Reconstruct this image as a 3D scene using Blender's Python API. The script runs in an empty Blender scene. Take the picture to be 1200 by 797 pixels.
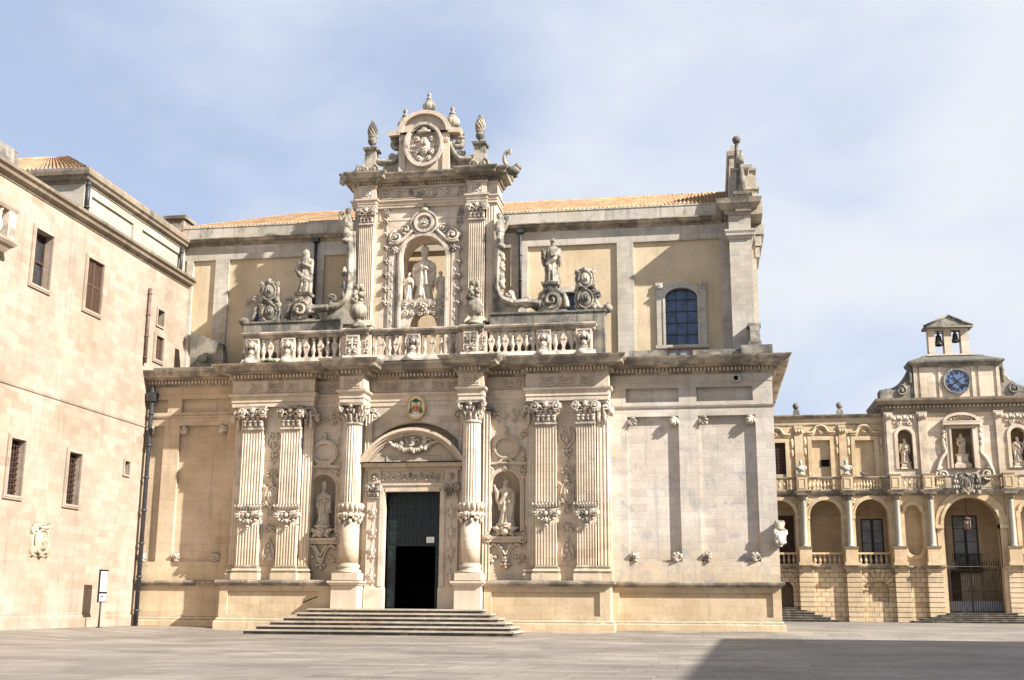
import bpy, bmesh, math, random
from mathutils import Vector, noise as mnoise
from mathutils.geometry import tessellate_polygon
R = math.radians
sin, cos, pi = math.sin, math.cos, math.pi
SC = bpy.context.scene
COL = SC.collection
rnd = random.Random(7)

# ------------------------------------------------------------------ camera
CAMH = 1.325
PITCH, YAW, ROLL, FPX = .221381, .164586, .005933, 1376.1
def _basis():
    fw = Vector((-sin(YAW)*cos(PITCH), cos(YAW)*cos(PITCH), sin(PITCH)))
    r = fw.cross(Vector((0, 0, 1))).normalized(); u = r.cross(fw)
    c, s = cos(ROLL), sin(ROLL)
    return fw, c*r + s*u, c*u - s*r
FW, RT, UP = _basis()
cam = bpy.data.cameras.new('camera'); camo = bpy.data.objects.new('camera', cam); COL.objects.link(camo)
from mathutils import Matrix
M3 = Matrix((RT, UP, -FW)).transposed()
camo.matrix_world = Matrix.Translation((0, 0, CAMH)) @ M3.to_4x4()
cam.sensor_width = 36; cam.lens = FPX*36/1200; cam.clip_end = 3000; cam.clip_start = .1
SC.camera = camo

# ------------------------------------------------------------------ light
LX, LY, LZ = -1.0, .385, -.775
LDIR = Vector((LX, LY, LZ)).normalized()
SUNP = -LDIR
ELEV = math.asin(SUNP.z); AZ = math.atan2(SUNP.x, SUNP.y)
w = bpy.data.worlds.new('World'); SC.world = w; w.use_nodes = True
nt = w.node_tree; nt.nodes.clear()
def WN(t, **k):
    n = nt.nodes.new(t)
    for a, b in k.items(): setattr(n, a, b)
    return n
sky = WN('ShaderNodeTexSky', sky_type='NISHITA', sun_disc=False)
sky.sun_elevation = ELEV; sky.sun_rotation = AZ; sky.air_density = 1.0; sky.dust_density = 1.2; sky.ozone_density = 1.2
tc = WN('ShaderNodeTexCoord')
mp = WN('ShaderNodeMapping'); mp.inputs['Scale'].default_value = (1.5, 1.5, 3.6); mp.inputs['Location'].default_value = (.35, .1, .2)
mp.inputs['Rotation'].default_value = (0, R(-14), 0)
nz = WN('ShaderNodeTexNoise'); nz.inputs['Scale'].default_value = 1.5; nz.inputs['Detail'].default_value = 9; nz.inputs['Roughness'].default_value = .52; nz.inputs['Distortion'].default_value = .35
sep = WN('ShaderNodeSeparateXYZ')
nt.links.new(tc.outputs['Generated'], mp.inputs[0]); nt.links.new(mp.outputs[0], nz.inputs[0]); nt.links.new(tc.outputs['Generated'], sep.inputs[0])
def WM(op, a, b=None, c=None):
    n = WN('ShaderNodeMath', operation=op)
    for i, v in enumerate((a, b, c)):
        if v is None: continue
        if isinstance(v, (int, float)): n.inputs[i].default_value = v
        else: nt.links.new(v, n.inputs[i])
    return n.outputs[0]
# more cloud low down and towards the east (right) of the square
bias = WM('ADD', WM('MULTIPLY', sep.outputs[0], .30), WM('MULTIPLY', sep.outputs[2], .04))
fac = WM('ADD', nz.outputs[0], bias)
mr = WN('ShaderNodeMapRange', interpolation_type='SMOOTHSTEP'); mr.inputs[1].default_value = .34; mr.inputs[2].default_value = .62
mr.inputs[3].default_value = .66; mr.inputs[4].default_value = .98
nt.links.new(fac, mr.inputs[0])
cr = WN('ShaderNodeValToRGB'); cr.color_ramp.elements[0].position = .36; cr.color_ramp.elements[0].color = (4.0, 4.65, 6.15, 1)
cr.color_ramp.elements[1].position = .68; cr.color_ramp.elements[1].color = (5.6, 5.85, 6.2, 1)
nt.links.new(fac, cr.inputs[0])
mx = WN('ShaderNodeMix', data_type='RGBA')
nt.links.new(mr.outputs[0], mx.inputs[0]); nt.links.new(sky.outputs[0], mx.inputs[6]); nt.links.new(cr.outputs[0], mx.inputs[7])
bg = WN('ShaderNodeBackground'); bg.inputs[1].default_value = .062
out = WN('ShaderNodeOutputWorld')
nt.links.new(mx.outputs[2], bg.inputs[0]); nt.links.new(bg.outputs[0], out.inputs[0])

sl = bpy.data.lights.new('sun', 'SUN'); sl.energy = 5.0; sl.angle = R(.5); sl.color = (1, .955, .89)
so = bpy.data.objects.new('sun', sl); COL.objects.link(so)
so.rotation_euler = LDIR.to_track_quat('-Z', 'Y').to_euler(); so.location = (60, -30, 80)

SC.view_settings.view_transform = 'Standard'; SC.view_settings.look = 'None'
SC.view_settings.exposure = 1.31; SC.view_settings.gamma = 1
SC.cycles.max_bounces = 6; SC.cycles.diffuse_bounces = 3; SC.cycles.glossy_bounces = 3

# ------------------------------------------------------------------ survey helpers: a photo measurement on a known plane -> metres
def _ray(px, py): return FW + RT*((px-600)/FPX) - UP*((py-398.5)/FPX)
def S(px, py, Y):
    d = _ray(px, py); t = Y/d.y; return (d.x*t, CAMH+d.z*t)
def X(px, py, Y): return S(px, py, Y)[0]
def Z(px, py, Y): return S(px, py, Y)[1]
def SX(px, py, xx):
    d = _ray(px, py); t = xx/d.x; return (d.y*t, CAMH+d.z*t)

# ------------------------------------------------------------------ objects
def empty(name, label, cat, loc=(0, 0, 0), rz=0, group=None, kind=None):
    o = bpy.data.objects.new(name, None); COL.objects.link(o); o.location = loc; o.rotation_euler = (0, 0, rz)
    o.empty_display_size = .3
    return tag(o, label, cat, group, kind)
def tag(o, label=None, cat=None, group=None, kind=None):
    if label: o['label'] = label
    if cat: o['category'] = cat
    if group: o['group'] = group
    if kind: o['kind'] = kind
    return o
def copy_tree(o, parent=None):
    c = o.copy(); COL.objects.link(c); c.parent = parent
    for ch in list(o.children): copy_tree(ch, c)
    return c

class MB:
    def __init__(s): s.v = []; s.f = []; s.s = []
    def add(s, vs, fs, smooth=False):
        b = len(s.v); s.v += [tuple(p) for p in vs]
        for f in fs: s.f.append(tuple(b+i for i in f)); s.s.append(smooth)
    def join(s, o, T=None):
        b = len(s.v); s.v += [tuple(T(p)) if T else p for p in o.v]
        s.f += [tuple(b+i for i in f) for f in o.f]; s.s += o.s
        return s
    def box(s, x0, x1, y0, y1, z0, z1):
        s.add([(x0,y0,z0),(x1,y0,z0),(x1,y1,z0),(x0,y1,z0),(x0,y0,z1),(x1,y0,z1),(x1,y1,z1),(x0,y1,z1)],
              [(0,3,2,1),(4,5,6,7),(0,1,5,4),(1,2,6,5),(2,3,7,6),(3,0,4,7)])
        return s
    def taper(s, x0, x1, y0, y1, z0, z1, dx, dy=None):
        dy = dx if dy is None else dy
        s.add([(x0,y0,z0),(x1,y0,z0),(x1,y1,z0),(x0,y1,z0),(x0+dx,y0+dy,z1),(x1-dx,y0+dy,z1),(x1-dx,y1-dy,z1),(x0+dx,y1-dy,z1)],
              [(0,3,2,1),(4,5,6,7),(0,1,5,4),(1,2,6,5),(2,3,7,6),(3,0,4,7)])
        return s
    def prism(s, poly, y0, y1, smooth=False):          # poly in (x, z)
        n = len(poly); tr = tessellate_polygon([[Vector((p[0], p[1], 0)) for p in poly]])
        s.add([(p[0], y0, p[1]) for p in poly], tr); s.add([(p[0], y1, p[1]) for p in poly], tr)
        s.add([(p[0], y0, p[1]) for p in poly]+[(p[0], y1, p[1]) for p in poly], [(i, (i+1) % n, n+(i+1) % n, n+i) for i in range(n)], smooth)
        return s
    def prismx(s, poly, x0, x1):                        # poly in (y, z)
        m = MB(); m.prism(poly, x0, x1); return s.join(m, lambda p: (p[1], p[0], p[2]))
    def prismz(s, poly, z0, z1):                        # poly in (x, y)
        m = MB(); m.prism(poly, z0, z1); return s.join(m, lambda p: (p[0], p[2], p[1]))
    def plate(s, outer, holes, y, depth=0, back=False):  # wall in the xz plane with holes; reveals depth deep
        loops = [outer]+holes
        pts = [p for l in loops for p in l]
        tr = tessellate_polygon([[Vector((p[0], p[1], 0)) for p in l] for l in loops])
        s.add([(p[0], y, p[1]) for p in pts], tr)
        for h in holes:
            n = len(h)
            if depth: s.add([(p[0], y, p[1]) for p in h]+[(p[0], y+depth, p[1]) for p in h], [(i, (i+1) % n, n+(i+1) % n, n+i) for i in range(n)])
            if back: s.add([(p[0], y+depth, p[1]) for p in h], tessellate_polygon([[Vector((p[0], p[1], 0)) for p in h]]))
        return s
    def ring(s, o, i, y0, y1):                          # frame between two outlines of equal length
        n = len(o); V = [(p[0], y0, p[1]) for p in o]+[(p[0], y0, p[1]) for p in i]+[(p[0], y1, p[1]) for p in o]+[(p[0], y1, p[1]) for p in i]
        F = []
        for k in range(n):
            j = (k+1) % n
            F += [(k, j, n+j, n+k), (k, 2*n+k, 2*n+j, j), (n+k, n+j, 3*n+j, 3*n+k)]
        s.add(V, F); return s
    def lathe(s, prof, c=(0, 0, 0), n=16, flute=0, fn=0, sy=1.0):
        V = []; F = []
        for r, z in prof:
            for k in range(n):
                a = 2*pi*k/n; rr = r*(1+flute*cos(fn*a)) if fn else r
                V.append((c[0]+rr*cos(a), c[1]+rr*sin(a)*sy, c[2]+z))
        m = len(prof)
        for i in range(m-1):
            for k in range(n): F.append((i*n+k, i*n+(k+1) % n, (i+1)*n+(k+1) % n, (i+1)*n+k))
        F.append(tuple(range(n))[::-1]); F.append(tuple((m-1)*n+k for k in range(n)))
        s.add(V, F, True); return s
    def tube(s, pts, rads, n=6, sy=1.0):
        pts = [Vector(p) for p in pts]; m = len(pts)
        if isinstance(rads, (int, float)): rads = [rads]*m
        V = []; F = []
        t0 = (pts[1]-pts[0]).normalized(); ref = Vector((0, 1, 0)) if abs(t0.y) < .9 else Vector((1, 0, 0))
        for i in range(m):
            t = (pts[min(i+1, m-1)]-pts[max(i-1, 0)]).normalized()
            a = ref-t*ref.dot(t)
            if a.length < 1e-4: a = Vector((1, 0, 0))-t*t.x
            a.normalize(); ref = a; b = t.cross(a)
            for k in range(n):
                g = 2*pi*k/n; V.append(pts[i]+a*(cos(g)*rads[i]*sy)+b*(sin(g)*rads[i]))
        for i in range(m-1):
            for k in range(n): F.append((i*n+k, i*n+(k+1) % n, (i+1)*n+(k+1) % n, (i+1)*n+k))
        F.append(tuple(range(n))); F.append(tuple((m-1)*n+k for k in range(n))[::-1])
        s.add(V, F, True); return s
    def blob(s, c, r, nu=8, nv=5, amp=0.0, seed=0):
        if isinstance(r, (int, float)): r = (r, r, r)
        V = [(c[0], c[1], c[2]-r[2])]; F = []
        for i in range(1, nv):
            a = -pi/2+pi*i/nv
            for k in range(nu):
                g = 2*pi*k/nu; d = (cos(a)*cos(g), cos(a)*sin(g), sin(a)); q = 1
                if amp: q = 1+amp*mnoise.noise((d[0]*2+seed*3.1, d[1]*2+seed, d[2]*2))
                V.append((c[0]+d[0]*r[0]*q, c[1]+d[1]*r[1]*q, c[2]+d[2]*r[2]*q))
        V.append((c[0], c[1], c[2]+r[2])); L = len(V)-1
        for k in range(nu): F.append((0, 1+(k+1) % nu, 1+k)); F.append((L, L-nu+k, L-nu+(k+1) % nu))
        for i in range(nv-2):
            for k in range(nu): F.append((1+i*nu+k, 1+i*nu+(k+1) % nu, 1+(i+1)*nu+(k+1) % nu, 1+(i+1)*nu+k))
        s.add(V, F, True); return s
    def sweep(s, path, prof, closed=False):             # prof (out, z) along a plan path walked with the outside on the right
        n = len(path); off = []
        for i in range(n):
            ds = []
            if i > 0 or closed: d = Vector(path[i])-Vector(path[i-1]); ds.append(d.normalized())
            if i < n-1 or closed: d = Vector(path[(i+1) % n])-Vector(path[i]); ds.append(d.normalized())
            ns = [Vector((d.y, -d.x)) for d in ds]
            off.append(ns[0] if len(ns) == 1 else (ns[0]+ns[1])/(1+ns[0].dot(ns[1])))
        m = len(prof); V = []; F = []
        for i in range(n):
            for o, z in prof: V.append((path[i][0]+off[i].x*o, path[i][1]+off[i].y*o, z))
        for i in range(n if closed else n-1):
            j = (i+1) % n
            for k in range(m-1): F.append((i*m+k, j*m+k, j*m+k+1, i*m+k+1))
        s.add(V, F)
        if not closed:
            for i in (0, n-1): s.add([V[i*m+k] for k in range(m)], [tuple(range(m))])
        return s
    def dentils(s, path, o0, o1, z0, z1, wd, gap):
        for a, b in zip(path, path[1:]):
            a = Vector(a); b = Vector(b); d = b-a; L = d.length
            if L < .3: continue
            d.normalize(); nn = Vector((d.y, -d.x)); k = int((L+o0)//(wd+gap)); st = (L-(k*(wd+gap)-gap))/2
            for i in range(k):
                p = a+d*(st+i*(wd+gap)); q = p+d*wd
                xs = [p.x+nn.x*o0, q.x+nn.x*o1]; ys = [p.y+nn.y*o0, q.y+nn.y*o1]
                s.box(min(xs), max(xs), min(ys), max(ys), z0, z1)
        return s
    def mesh(s, name, weld=True):
        me = bpy.data.meshes.new(name)
        me.from_pydata(s.v, [], s.f); me.polygons.foreach_set('use_smooth', s.s)
        bm = bmesh.new(); bm.from_mesh(me)
        bmesh.ops.recalc_face_normals(bm, faces=bm.faces); bm.to_mesh(me); bm.free(); me.update()
        return me
    def build(s, name, mat, parent=None, label=None, loc=None):
        me = s.mesh(name); me.materials.append(mat)
        o = bpy.data.objects.new(name, me); COL.objects.link(o); o.parent = parent
        if loc: o.location = loc
        if label: o['label'] = label
        return o
    def sculpt(s, name, mat, voxel, parent=None, loc=None, label=None):  # fuse overlapping pieces into one continuous carved surface
        me = s.mesh(name); t = bpy.data.objects.new('carving', me); COL.objects.link(t)
        md = t.modifiers.new('r', 'REMESH'); md.mode = 'VOXEL'; md.voxel_size = voxel; md.use_smooth_shade = True
        bpy.context.view_layer.update()
        dg = bpy.context.evaluated_depsgraph_get()
        m2 = bpy.data.meshes.new_from_object(t.evaluated_get(dg)); m2.name = name
        bpy.data.objects.remove(t)
        for p in m2.polygons: p.use_smooth = True
        m2.materials.clear(); m2.materials.append(mat)
        o = bpy.data.objects.new(name, m2); COL.objects.link(o); o.parent = parent
        if loc: o.location = loc
        if label: o['label'] = label
        return o

def rect(x0, x1, z0, z1): return [(x0, z0), (x1, z0), (x1, z1), (x0, z1)]
def arch(xc, wd, z0, zs, rise=None, n=14):
    r = wd/2; rise = r if rise is None else rise
    P = [(xc-r, z0), (xc+r, z0), (xc+r, zs)]
    for k in range(1, n): a = pi*k/n; P.append((xc+r*cos(a), zs+rise*sin(a)))
    P.append((xc-r, zs)); return P
def oval(xc, zc, a, b, n=28): return [(xc+a*cos(2*pi*k/n), zc+b*sin(2*pi*k/n)) for k in range(n)]

# ------------------------------------------------------------------ materials
def new_mat(name):
    m = bpy.data.materials.new(name); m.use_nodes = True; t = m.node_tree; t.nodes.clear(); return m, t
class NT:
    def __init__(s, t): s.t = t
    def n(s, typ, **k):
        x = s.t.nodes.new(typ)
        for a, b in k.items(): setattr(x, a, b)
        return x
    def set(s, sock, v):
        if isinstance(v, (int, float)): sock.default_value = v
        elif isinstance(v, tuple): sock.default_value = v if len(v) == len(sock.default_value) else tuple(v)+(1,)
        else: s.t.links.new(v, sock)
    def math(s, op, a, b=None):
        x = s.n('ShaderNodeMath', operation=op); s.set(x.inputs[0], a)
        if b is not None: s.set(x.inputs[1], b)
        return x.outputs[0]
    def mix(s, f, a, b, mode='MIX'):
        x = s.n('ShaderNodeMix', data_type='RGBA', blend_type=mode); s.set(x.inputs[0], f); s.set(x.inputs[6], a); s.set(x.inputs[7], b); return x.outputs[2]
    def noise(s, vec, scale, detail=5, rough=.55, dist=0):
        x = s.n('ShaderNodeTexNoise'); s.set(x.inputs['Vector'], vec); x.inputs['Scale'].default_value = scale
        x.inputs['Detail'].default_value = detail; x.inputs['Roughness'].default_value = rough; x.inputs['Distortion'].default_value = dist
        return x.outputs[0]
    def rng(s, v, a, b, c=0, d=1):
        x = s.n('ShaderNodeMapRange', interpolation_type='SMOOTHSTEP'); s.set(x.inputs[0], v)
        for i, q in enumerate((a, b, c, d)): x.inputs[i+1].default_value = q
        return x.outputs[0]
    def map(s, vec, sc, loc=(0, 0, 0)):
        x = s.n('ShaderNodeMapping'); s.set(x.inputs[0], vec); x.inputs['Scale'].default_value = sc; x.inputs['Location'].default_value = loc; return x.outputs[0]
def sc3(c, k): return tuple(min(1, v*k) for v in c)

def stone(name, base, alt=None, brick=(.62, .33), patina=(.30, .285, .26), pat=.45, lich=.9, low=None, lowz=(2, 5), streak=.35, bump=.5, mortar=.78, var=.13, seed=0, rough=.9, blocks=(.80, .75, .68), riser=None, msize=.009, pthr=(.5, .68)):
    m, t = new_mat(name); N = NT(t)
    geo = N.n('ShaderNodeNewGeometry'); pos = geo.outputs['Position']
    sp = N.n('ShaderNodeSeparateXYZ'); N.set(sp.inputs[0], pos)
    pseed = N.map(pos, (1, 1, 1), (seed*7.3, seed*3.1, seed*5.7))
    col = base+(1,)
    hgt = None
    if brick:
        cb = N.n('ShaderNodeCombineXYZ'); N.set(cb.inputs[0], N.math('ADD', sp.outputs[0], sp.outputs[1])); N.set(cb.inputs[1], sp.outputs[2])
        b = N.n('ShaderNodeTexBrick'); N.set(b.inputs['Vector'], cb.outputs[0]); b.inputs['Scale'].default_value = 1
        b.inputs['Brick Width'].default_value = brick[0]; b.inputs['Row Height'].default_value = brick[1]
        b.inputs['Mortar Size'].default_value = msize; b.inputs['Mortar Smooth'].default_value = .3; b.offset = .5
        a2 = alt or sc3(base, .8)
        b.inputs['Color1'].default_value = sc3(base, 1+var)+(1,); b.inputs['Color2'].default_value = a2+(1,); b.inputs['Mortar'].default_value = sc3(base, mortar)+(1,)
        b.inputs['Bias'].default_value = -.25
        # a second, larger bond so that runs of blocks differ
        c = N.n('ShaderNodeTexBrick'); N.set(c.inputs['Vector'], N.map(cb.outputs[0], (1, 1, 1), (.31, 0, 0))); c.inputs['Scale'].default_value = 1
        c.inputs['Brick Width'].default_value = brick[0]*1.5; c.inputs['Row Height'].default_value = brick[1]; c.inputs['Mortar Size'].default_value = 0
        c.inputs['Color1'].default_value = (1.06, 1.05, 1.03, 1); c.inputs['Color2'].default_value = blocks+(1,); c.inputs['Bias'].default_value = -.55
        gate = N.rng(N.noise(pseed, .3, 3), .42, .62)
        col = N.mix(gate, b.outputs[0], N.mix(1, b.outputs[0], c.outputs[0], 'MULTIPLY'))
        hgt = b.outputs[1]
    if low:
        zz = N.math('ADD', sp.outputs[2], N.math('MULTIPLY', N.math('SUBTRACT', N.noise(pseed, .7, 4), .5), 2.4))
        col = N.mix(N.rng(zz, lowz[0], lowz[1], 1, 0), col, N.mix(1, col, tuple(l/b_ for l, b_ in zip(low, base)), 'MULTIPLY'))
    # broad tonal drift
    big = N.noise(pseed, .28, 5, .6)
    col = N.mix(1, col, N.mix(N.rng(big, .3, .7), (.84, .80, .74, 1), (1.08, 1.07, 1.06, 1)), 'MULTIPLY')
    # grey patina
    pn = N.noise(pseed, .9, 9, .66, .3)
    col = N.mix(N.math('MULTIPLY', N.rng(pn, *pthr), pat), col, patina+(1,))
    # rain streaks
    st = N.noise(N.map(pseed, (2.2, 2.2, .16)), 1.6, 5, .6)
    col = N.mix(N.math('MULTIPLY', N.rng(st, .52, .75), streak), col, sc3(patina, .7)+(1,))
    # fine speckle
    fn = N.noise(pseed, 14, 4, .7)
    col = N.mix(1, col, N.mix(fn, (.80, .79, .77, 1), (1.17, 1.17, 1.17, 1)), 'MULTIPLY')
    # lichen on ledges that face the sky
    nn = N.n('ShaderNodeSeparateXYZ'); N.set(nn.inputs[0], geo.outputs['Normal'])
    lf = N.math('MULTIPLY', N.rng(nn.outputs[2], .35, .8), N.rng(N.noise(pseed, 2.3, 5), .3, .5, .45, 1))
    col = N.mix(N.math('MULTIPLY', lf, lich), col, (.115, .108, .09, 1))
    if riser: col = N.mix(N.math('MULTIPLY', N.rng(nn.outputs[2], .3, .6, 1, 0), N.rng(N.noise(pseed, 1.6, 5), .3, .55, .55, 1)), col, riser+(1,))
    bs = N.n('ShaderNodeBsdfPrincipled'); N.set(bs.inputs['Base Color'], col); bs.inputs['Roughness'].default_value = rough; bs.inputs['Specular IOR Level'].default_value = .15
    h = N.math('ADD', N.math('MULTIPLY', N.noise(pseed, 5, 6, .7), .6), N.math('MULTIPLY', N.noise(pseed, 26, 3, .7), .25))
    if hgt is not None: h = N.math('SUBTRACT', h, N.math('MULTIPLY', hgt, .35))
    bp = N.n('ShaderNodeBump'); bp.inputs['Strength'].default_value = bump; bp.inputs['Distance'].default_value = .05; N.set(bp.inputs['Height'], h)
    N.set(bs.inputs['Normal'], bp.outputs[0])
    o = N.n('ShaderNodeOutputMaterial'); N.set(o.inputs[0], bs.outputs[0])
    return m

def simple(name, base, rough=.6, metal=0, var=.15, scale=6, spec=.3, bump=0, stretch=(1, 1, 1), alt=None):
    m, t = new_mat(name); N = NT(t); geo = N.n('ShaderNodeNewGeometry')
    v = N.map(geo.outputs['Position'], stretch)
    nf = N.noise(v, scale, 5, .6)
    col = N.mix(N.rng(nf, .3, .7), sc3(base, 1-var)+(1,), (alt or sc3(base, 1+var))+(1,))
    bs = N.n('ShaderNodeBsdfPrincipled'); N.set(bs.inputs['Base Color'], col); bs.inputs['Roughness'].default_value = rough
    bs.inputs['Metallic'].default_value = metal; bs.inputs['Specular IOR Level'].default_value = spec
    if bump:
        bp = N.n('ShaderNodeBump'); bp.inputs['Strength'].default_value = bump; bp.inputs['Distance'].default_value = .03; N.set(bp.inputs['Height'], nf); N.set(bs.inputs['Normal'], bp.outputs[0])
    o = N.n('ShaderNodeOutputMaterial'); N.set(o.inputs[0], bs.outputs[0]); return m

GOLD = stone('golden_limestone', (.53, .43, .32), alt=(.49, .385, .275), patina=(.36, .29, .21), pat=.45, brick=(.95, .42), mortar=.9, var=.05, low=(.53, .425, .295), streak=.42, seed=1)
PALE = stone('pale_limestone', (.59, .515, .425), alt=(.53, .45, .36), brick=(.9, .42), mortar=.88, var=.07, pat=.5, low=(.56, .46, .34), lowz=(2.2, 6.5), streak=.4, seed=2)
WHITE = stone('weathered_limestone', (.545, .50, .45), alt=(.48, .435, .39), brick=(1.05, .42), mortar=.86, var=.06, patina=(.34, .325, .31), pat=.8, low=(.54, .44, .315), lowz=(2.0, 5.6), streak=.38, seed=3)
CARV = stone('carved_limestone', (.58, .505, .43), brick=None, pthr=(.46, .66), patina=(.12, .11, .095), pat=.85, lich=1, streak=.35, bump=.7, seed=4)
CARVG = stone('golden_carved_limestone', (.58, .49, .395), brick=None, patina=(.25, .22, .175), pat=.5, lich=.8, streak=.25, bump=.6, seed=5)
GREY = stone('grey_weathered_stone', (.30, .275, .235), brick=(1.1, .5), pthr=(.40, .60), patina=(.10, .098, .09), pat=.85, lich=1, streak=.7, bump=.8, seed=6)
CORN = stone('stained_cornice_stone', (.43, .37, .295), brick=(1.3, 9), pthr=(.40, .60), patina=(.12, .11, .095), pat=.8, lich=1, streak=.5, bump=.7, seed=7)
STAT = stone('statue_limestone', (.54, .465, .38), brick=None, patina=(.27, .25, .22), pat=.4, lich=.7, streak=.3, bump=.35, seed=8)
STATG = stone('mossy_statue_limestone', (.43, .385, .32), brick=None, pthr=(.40, .62), patina=(.10, .095, .083), pat=.95, lich=1, streak=.65, bump=.6, seed=9)
ROSE = stone('pinkish_ashlar', (.35, .292, .24), alt=(.295, .235, .183), brick=(.85, .40), patina=(.25, .21, .17), pat=.5, lich=.9, streak=.45, mortar=.84, var=.06, bump=.35, seed=10, blocks=(.74, .65, .55))
PLAST = stone('ochre_plaster', (.58, .475, .33), brick=None, patina=(.42, .35, .25), pat=.5, lich=.5, streak=.32, bump=.45, seed=11)
GUTTER = stone('pale_gutter_stone', (.44, .41, .36), brick=(1.6, 9), patina=(.14, .13, .115), pat=.6, lich=.9, streak=.7, bump=.6, seed=28)
GABLE = stone('grey_gable_stone', (.43, .385, .32), brick=(.8, .42), patina=(.17, .16, .135), pat=.7, lich=.9, streak=.5, bump=.8, mortar=.7, seed=29)
NAVEG = stone('grey_nave_stone', (.46, .425, .375), alt=(.42, .39, .345), patina=(.30, .285, .26), pat=.5, lich=.9, streak=.4, bump=.35, seed=12)
PGOLD = stone('palace_limestone', (.55, .43, .29), alt=(.50, .38, .245), mortar=.92, var=.05, patina=(.33, .28, .2), pat=.4, lich=.9, streak=.3, bump=.4, seed=13)
PRUST = stone('rusticated_limestone', (.53, .42, .285), alt=(.44, .335, .21), brick=(.8, .42), patina=(.26, .21, .14), pat=.55, lich=.9, streak=.3, bump=1, mortar=.45, msize=.035, seed=14)
PPALE = stone('palace_upper_limestone', (.55, .465, .37), brick=(1.4, .5), patina=(.30, .27, .23), pat=.6, lich=1, streak=.35, bump=.4, seed=15)
MARB = stone('pale_marble', (.45, .435, .39), brick=None, patina=(.36, .35, .31), pat=.5, lich=.5, streak=.3, bump=.15, seed=22)
EAVE = stone('dark_eaves_stone', (.27, .225, .175), brick=(1.2, 9), patina=(.10, .095, .085), pat=.7, lich=1, streak=.5, bump=.7, seed=23)
RUSTP = stone('rusticated_pier_stone', (.55, .435, .30), brick=None, patina=(.25, .2, .14), pat=.5, lich=.9, streak=.3, bump=.8, seed=24)
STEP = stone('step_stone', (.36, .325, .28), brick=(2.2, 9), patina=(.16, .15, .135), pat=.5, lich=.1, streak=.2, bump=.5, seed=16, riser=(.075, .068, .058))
TREAD = stone('worn_tread_stone', (.40, .36, .31), brick=(2.2, 9), patina=(.17, .155, .135), pat=.6, lich=.1, streak=.2, bump=.6, seed=26)
DOOR = simple('green_black_door_paint', (.008, .0165, .0175), .5, 0, .3, 4, .4)
DARK = simple('unlit_interior', (.012, .011, .010), .95, 0, .1, 2, 0)  # darkness of unlit rooms and holes is put into this near-black colour
IRON = simple('dark_iron', (.05, .047, .044), .55, .4, .25, 12)
PIPE = simple('zinc_pipe', (.065, .068, .075), .5, .5, .3, 5)
SHUT = simple('brown_shutter_paint', (.085, .05, .034), .7, 0, .3, 8, .2, .2, (1, 1, 6))
WOODR = simple('red_brown_frame', (.06, .032, .022), .7, 0, .25, 8)
GLASS = simple('leaded_blue_glass', (.035, .07, .15), .18, 0, .45, 2.2, .5)
DGLASS = simple('dark_window_glass', (.03, .032, .036), .12, 0, .4, 2, .5)
PANE = simple('curtained_glass', (.22, .24, .26), .25, 0, .3, 1.5, .5)
BRONZE = simple('bell_bronze', (.05, .045, .035), .5, .6, .3, 6)
WPAINT = simple('white_board', (.75, .75, .74), .5, 0, .04, 5)
INK = simple('printed_ink', (.10, .10, .11), .6, 0, .1, 5)
LEAF = simple('wall_plant_leaf', (.06, .10, .025), .6, 0, .4, 9)
CLOCKB = simple('clock_enamel', (.10, .15, .26), .35, 0, .06, 1.5, .5)
BLACKP = simple('black_paint', (.012, .012, .015), .5, 0, .1, 5)
GOLDP = simple('sign_gilt', (.55, .36, .12), .45, 0, .1, 8)
CREAM = simple('sign_cream', (.72, .60, .40), .5, 0, .05, 8)
REDP = simple('sign_red', (.42, .07, .03), .5, 0, .2, 12)
GREENP = simple('sign_green', (.03, .07, .03), .5, 0, .2, 12)
SHIELDW = simple('white_stone', (.43, .405, .36), .6, 0, .08, 4)
BIRDM = simple('pigeon_feathers', (.09, .09, .10), .7, 0, .4, 30)

def tile_mat():
    m, t = new_mat('terracotta_tile'); N = NT(t); geo = N.n('ShaderNodeNewGeometry'); pos = geo.outputs['Position']
    n1 = N.noise(pos, .35, 5, .6); n2 = N.noise(N.map(pos, (1.6, 1.1, 1.1)), 1.0, 4, .6); n3 = N.noise(pos, 9, 4, .7)
    c = N.mix(N.rng(n2, .35, .65), (.30, .165, .088, 1), (.43, .295, .18, 1))
    c = N.mix(N.math('MULTIPLY', N.rng(n1, .5, .72), .6), c, (.22, .17, .125, 1))
    c = N.mix(1, c, N.mix(n3, (.86, .86, .86, 1), (1.12, 1.12, 1.12, 1)), 'MULTIPLY')
    b = N.n('ShaderNodeBsdfPrincipled'); N.set(b.inputs['Base Color'], c); b.inputs['Roughness'].default_value = .9; b.inputs['Specular IOR Level'].default_value = .15
    o = N.n('ShaderNodeOutputMaterial'); N.set(o.inputs[0], b.outputs[0]); return m
TILE = tile_mat()

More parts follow.
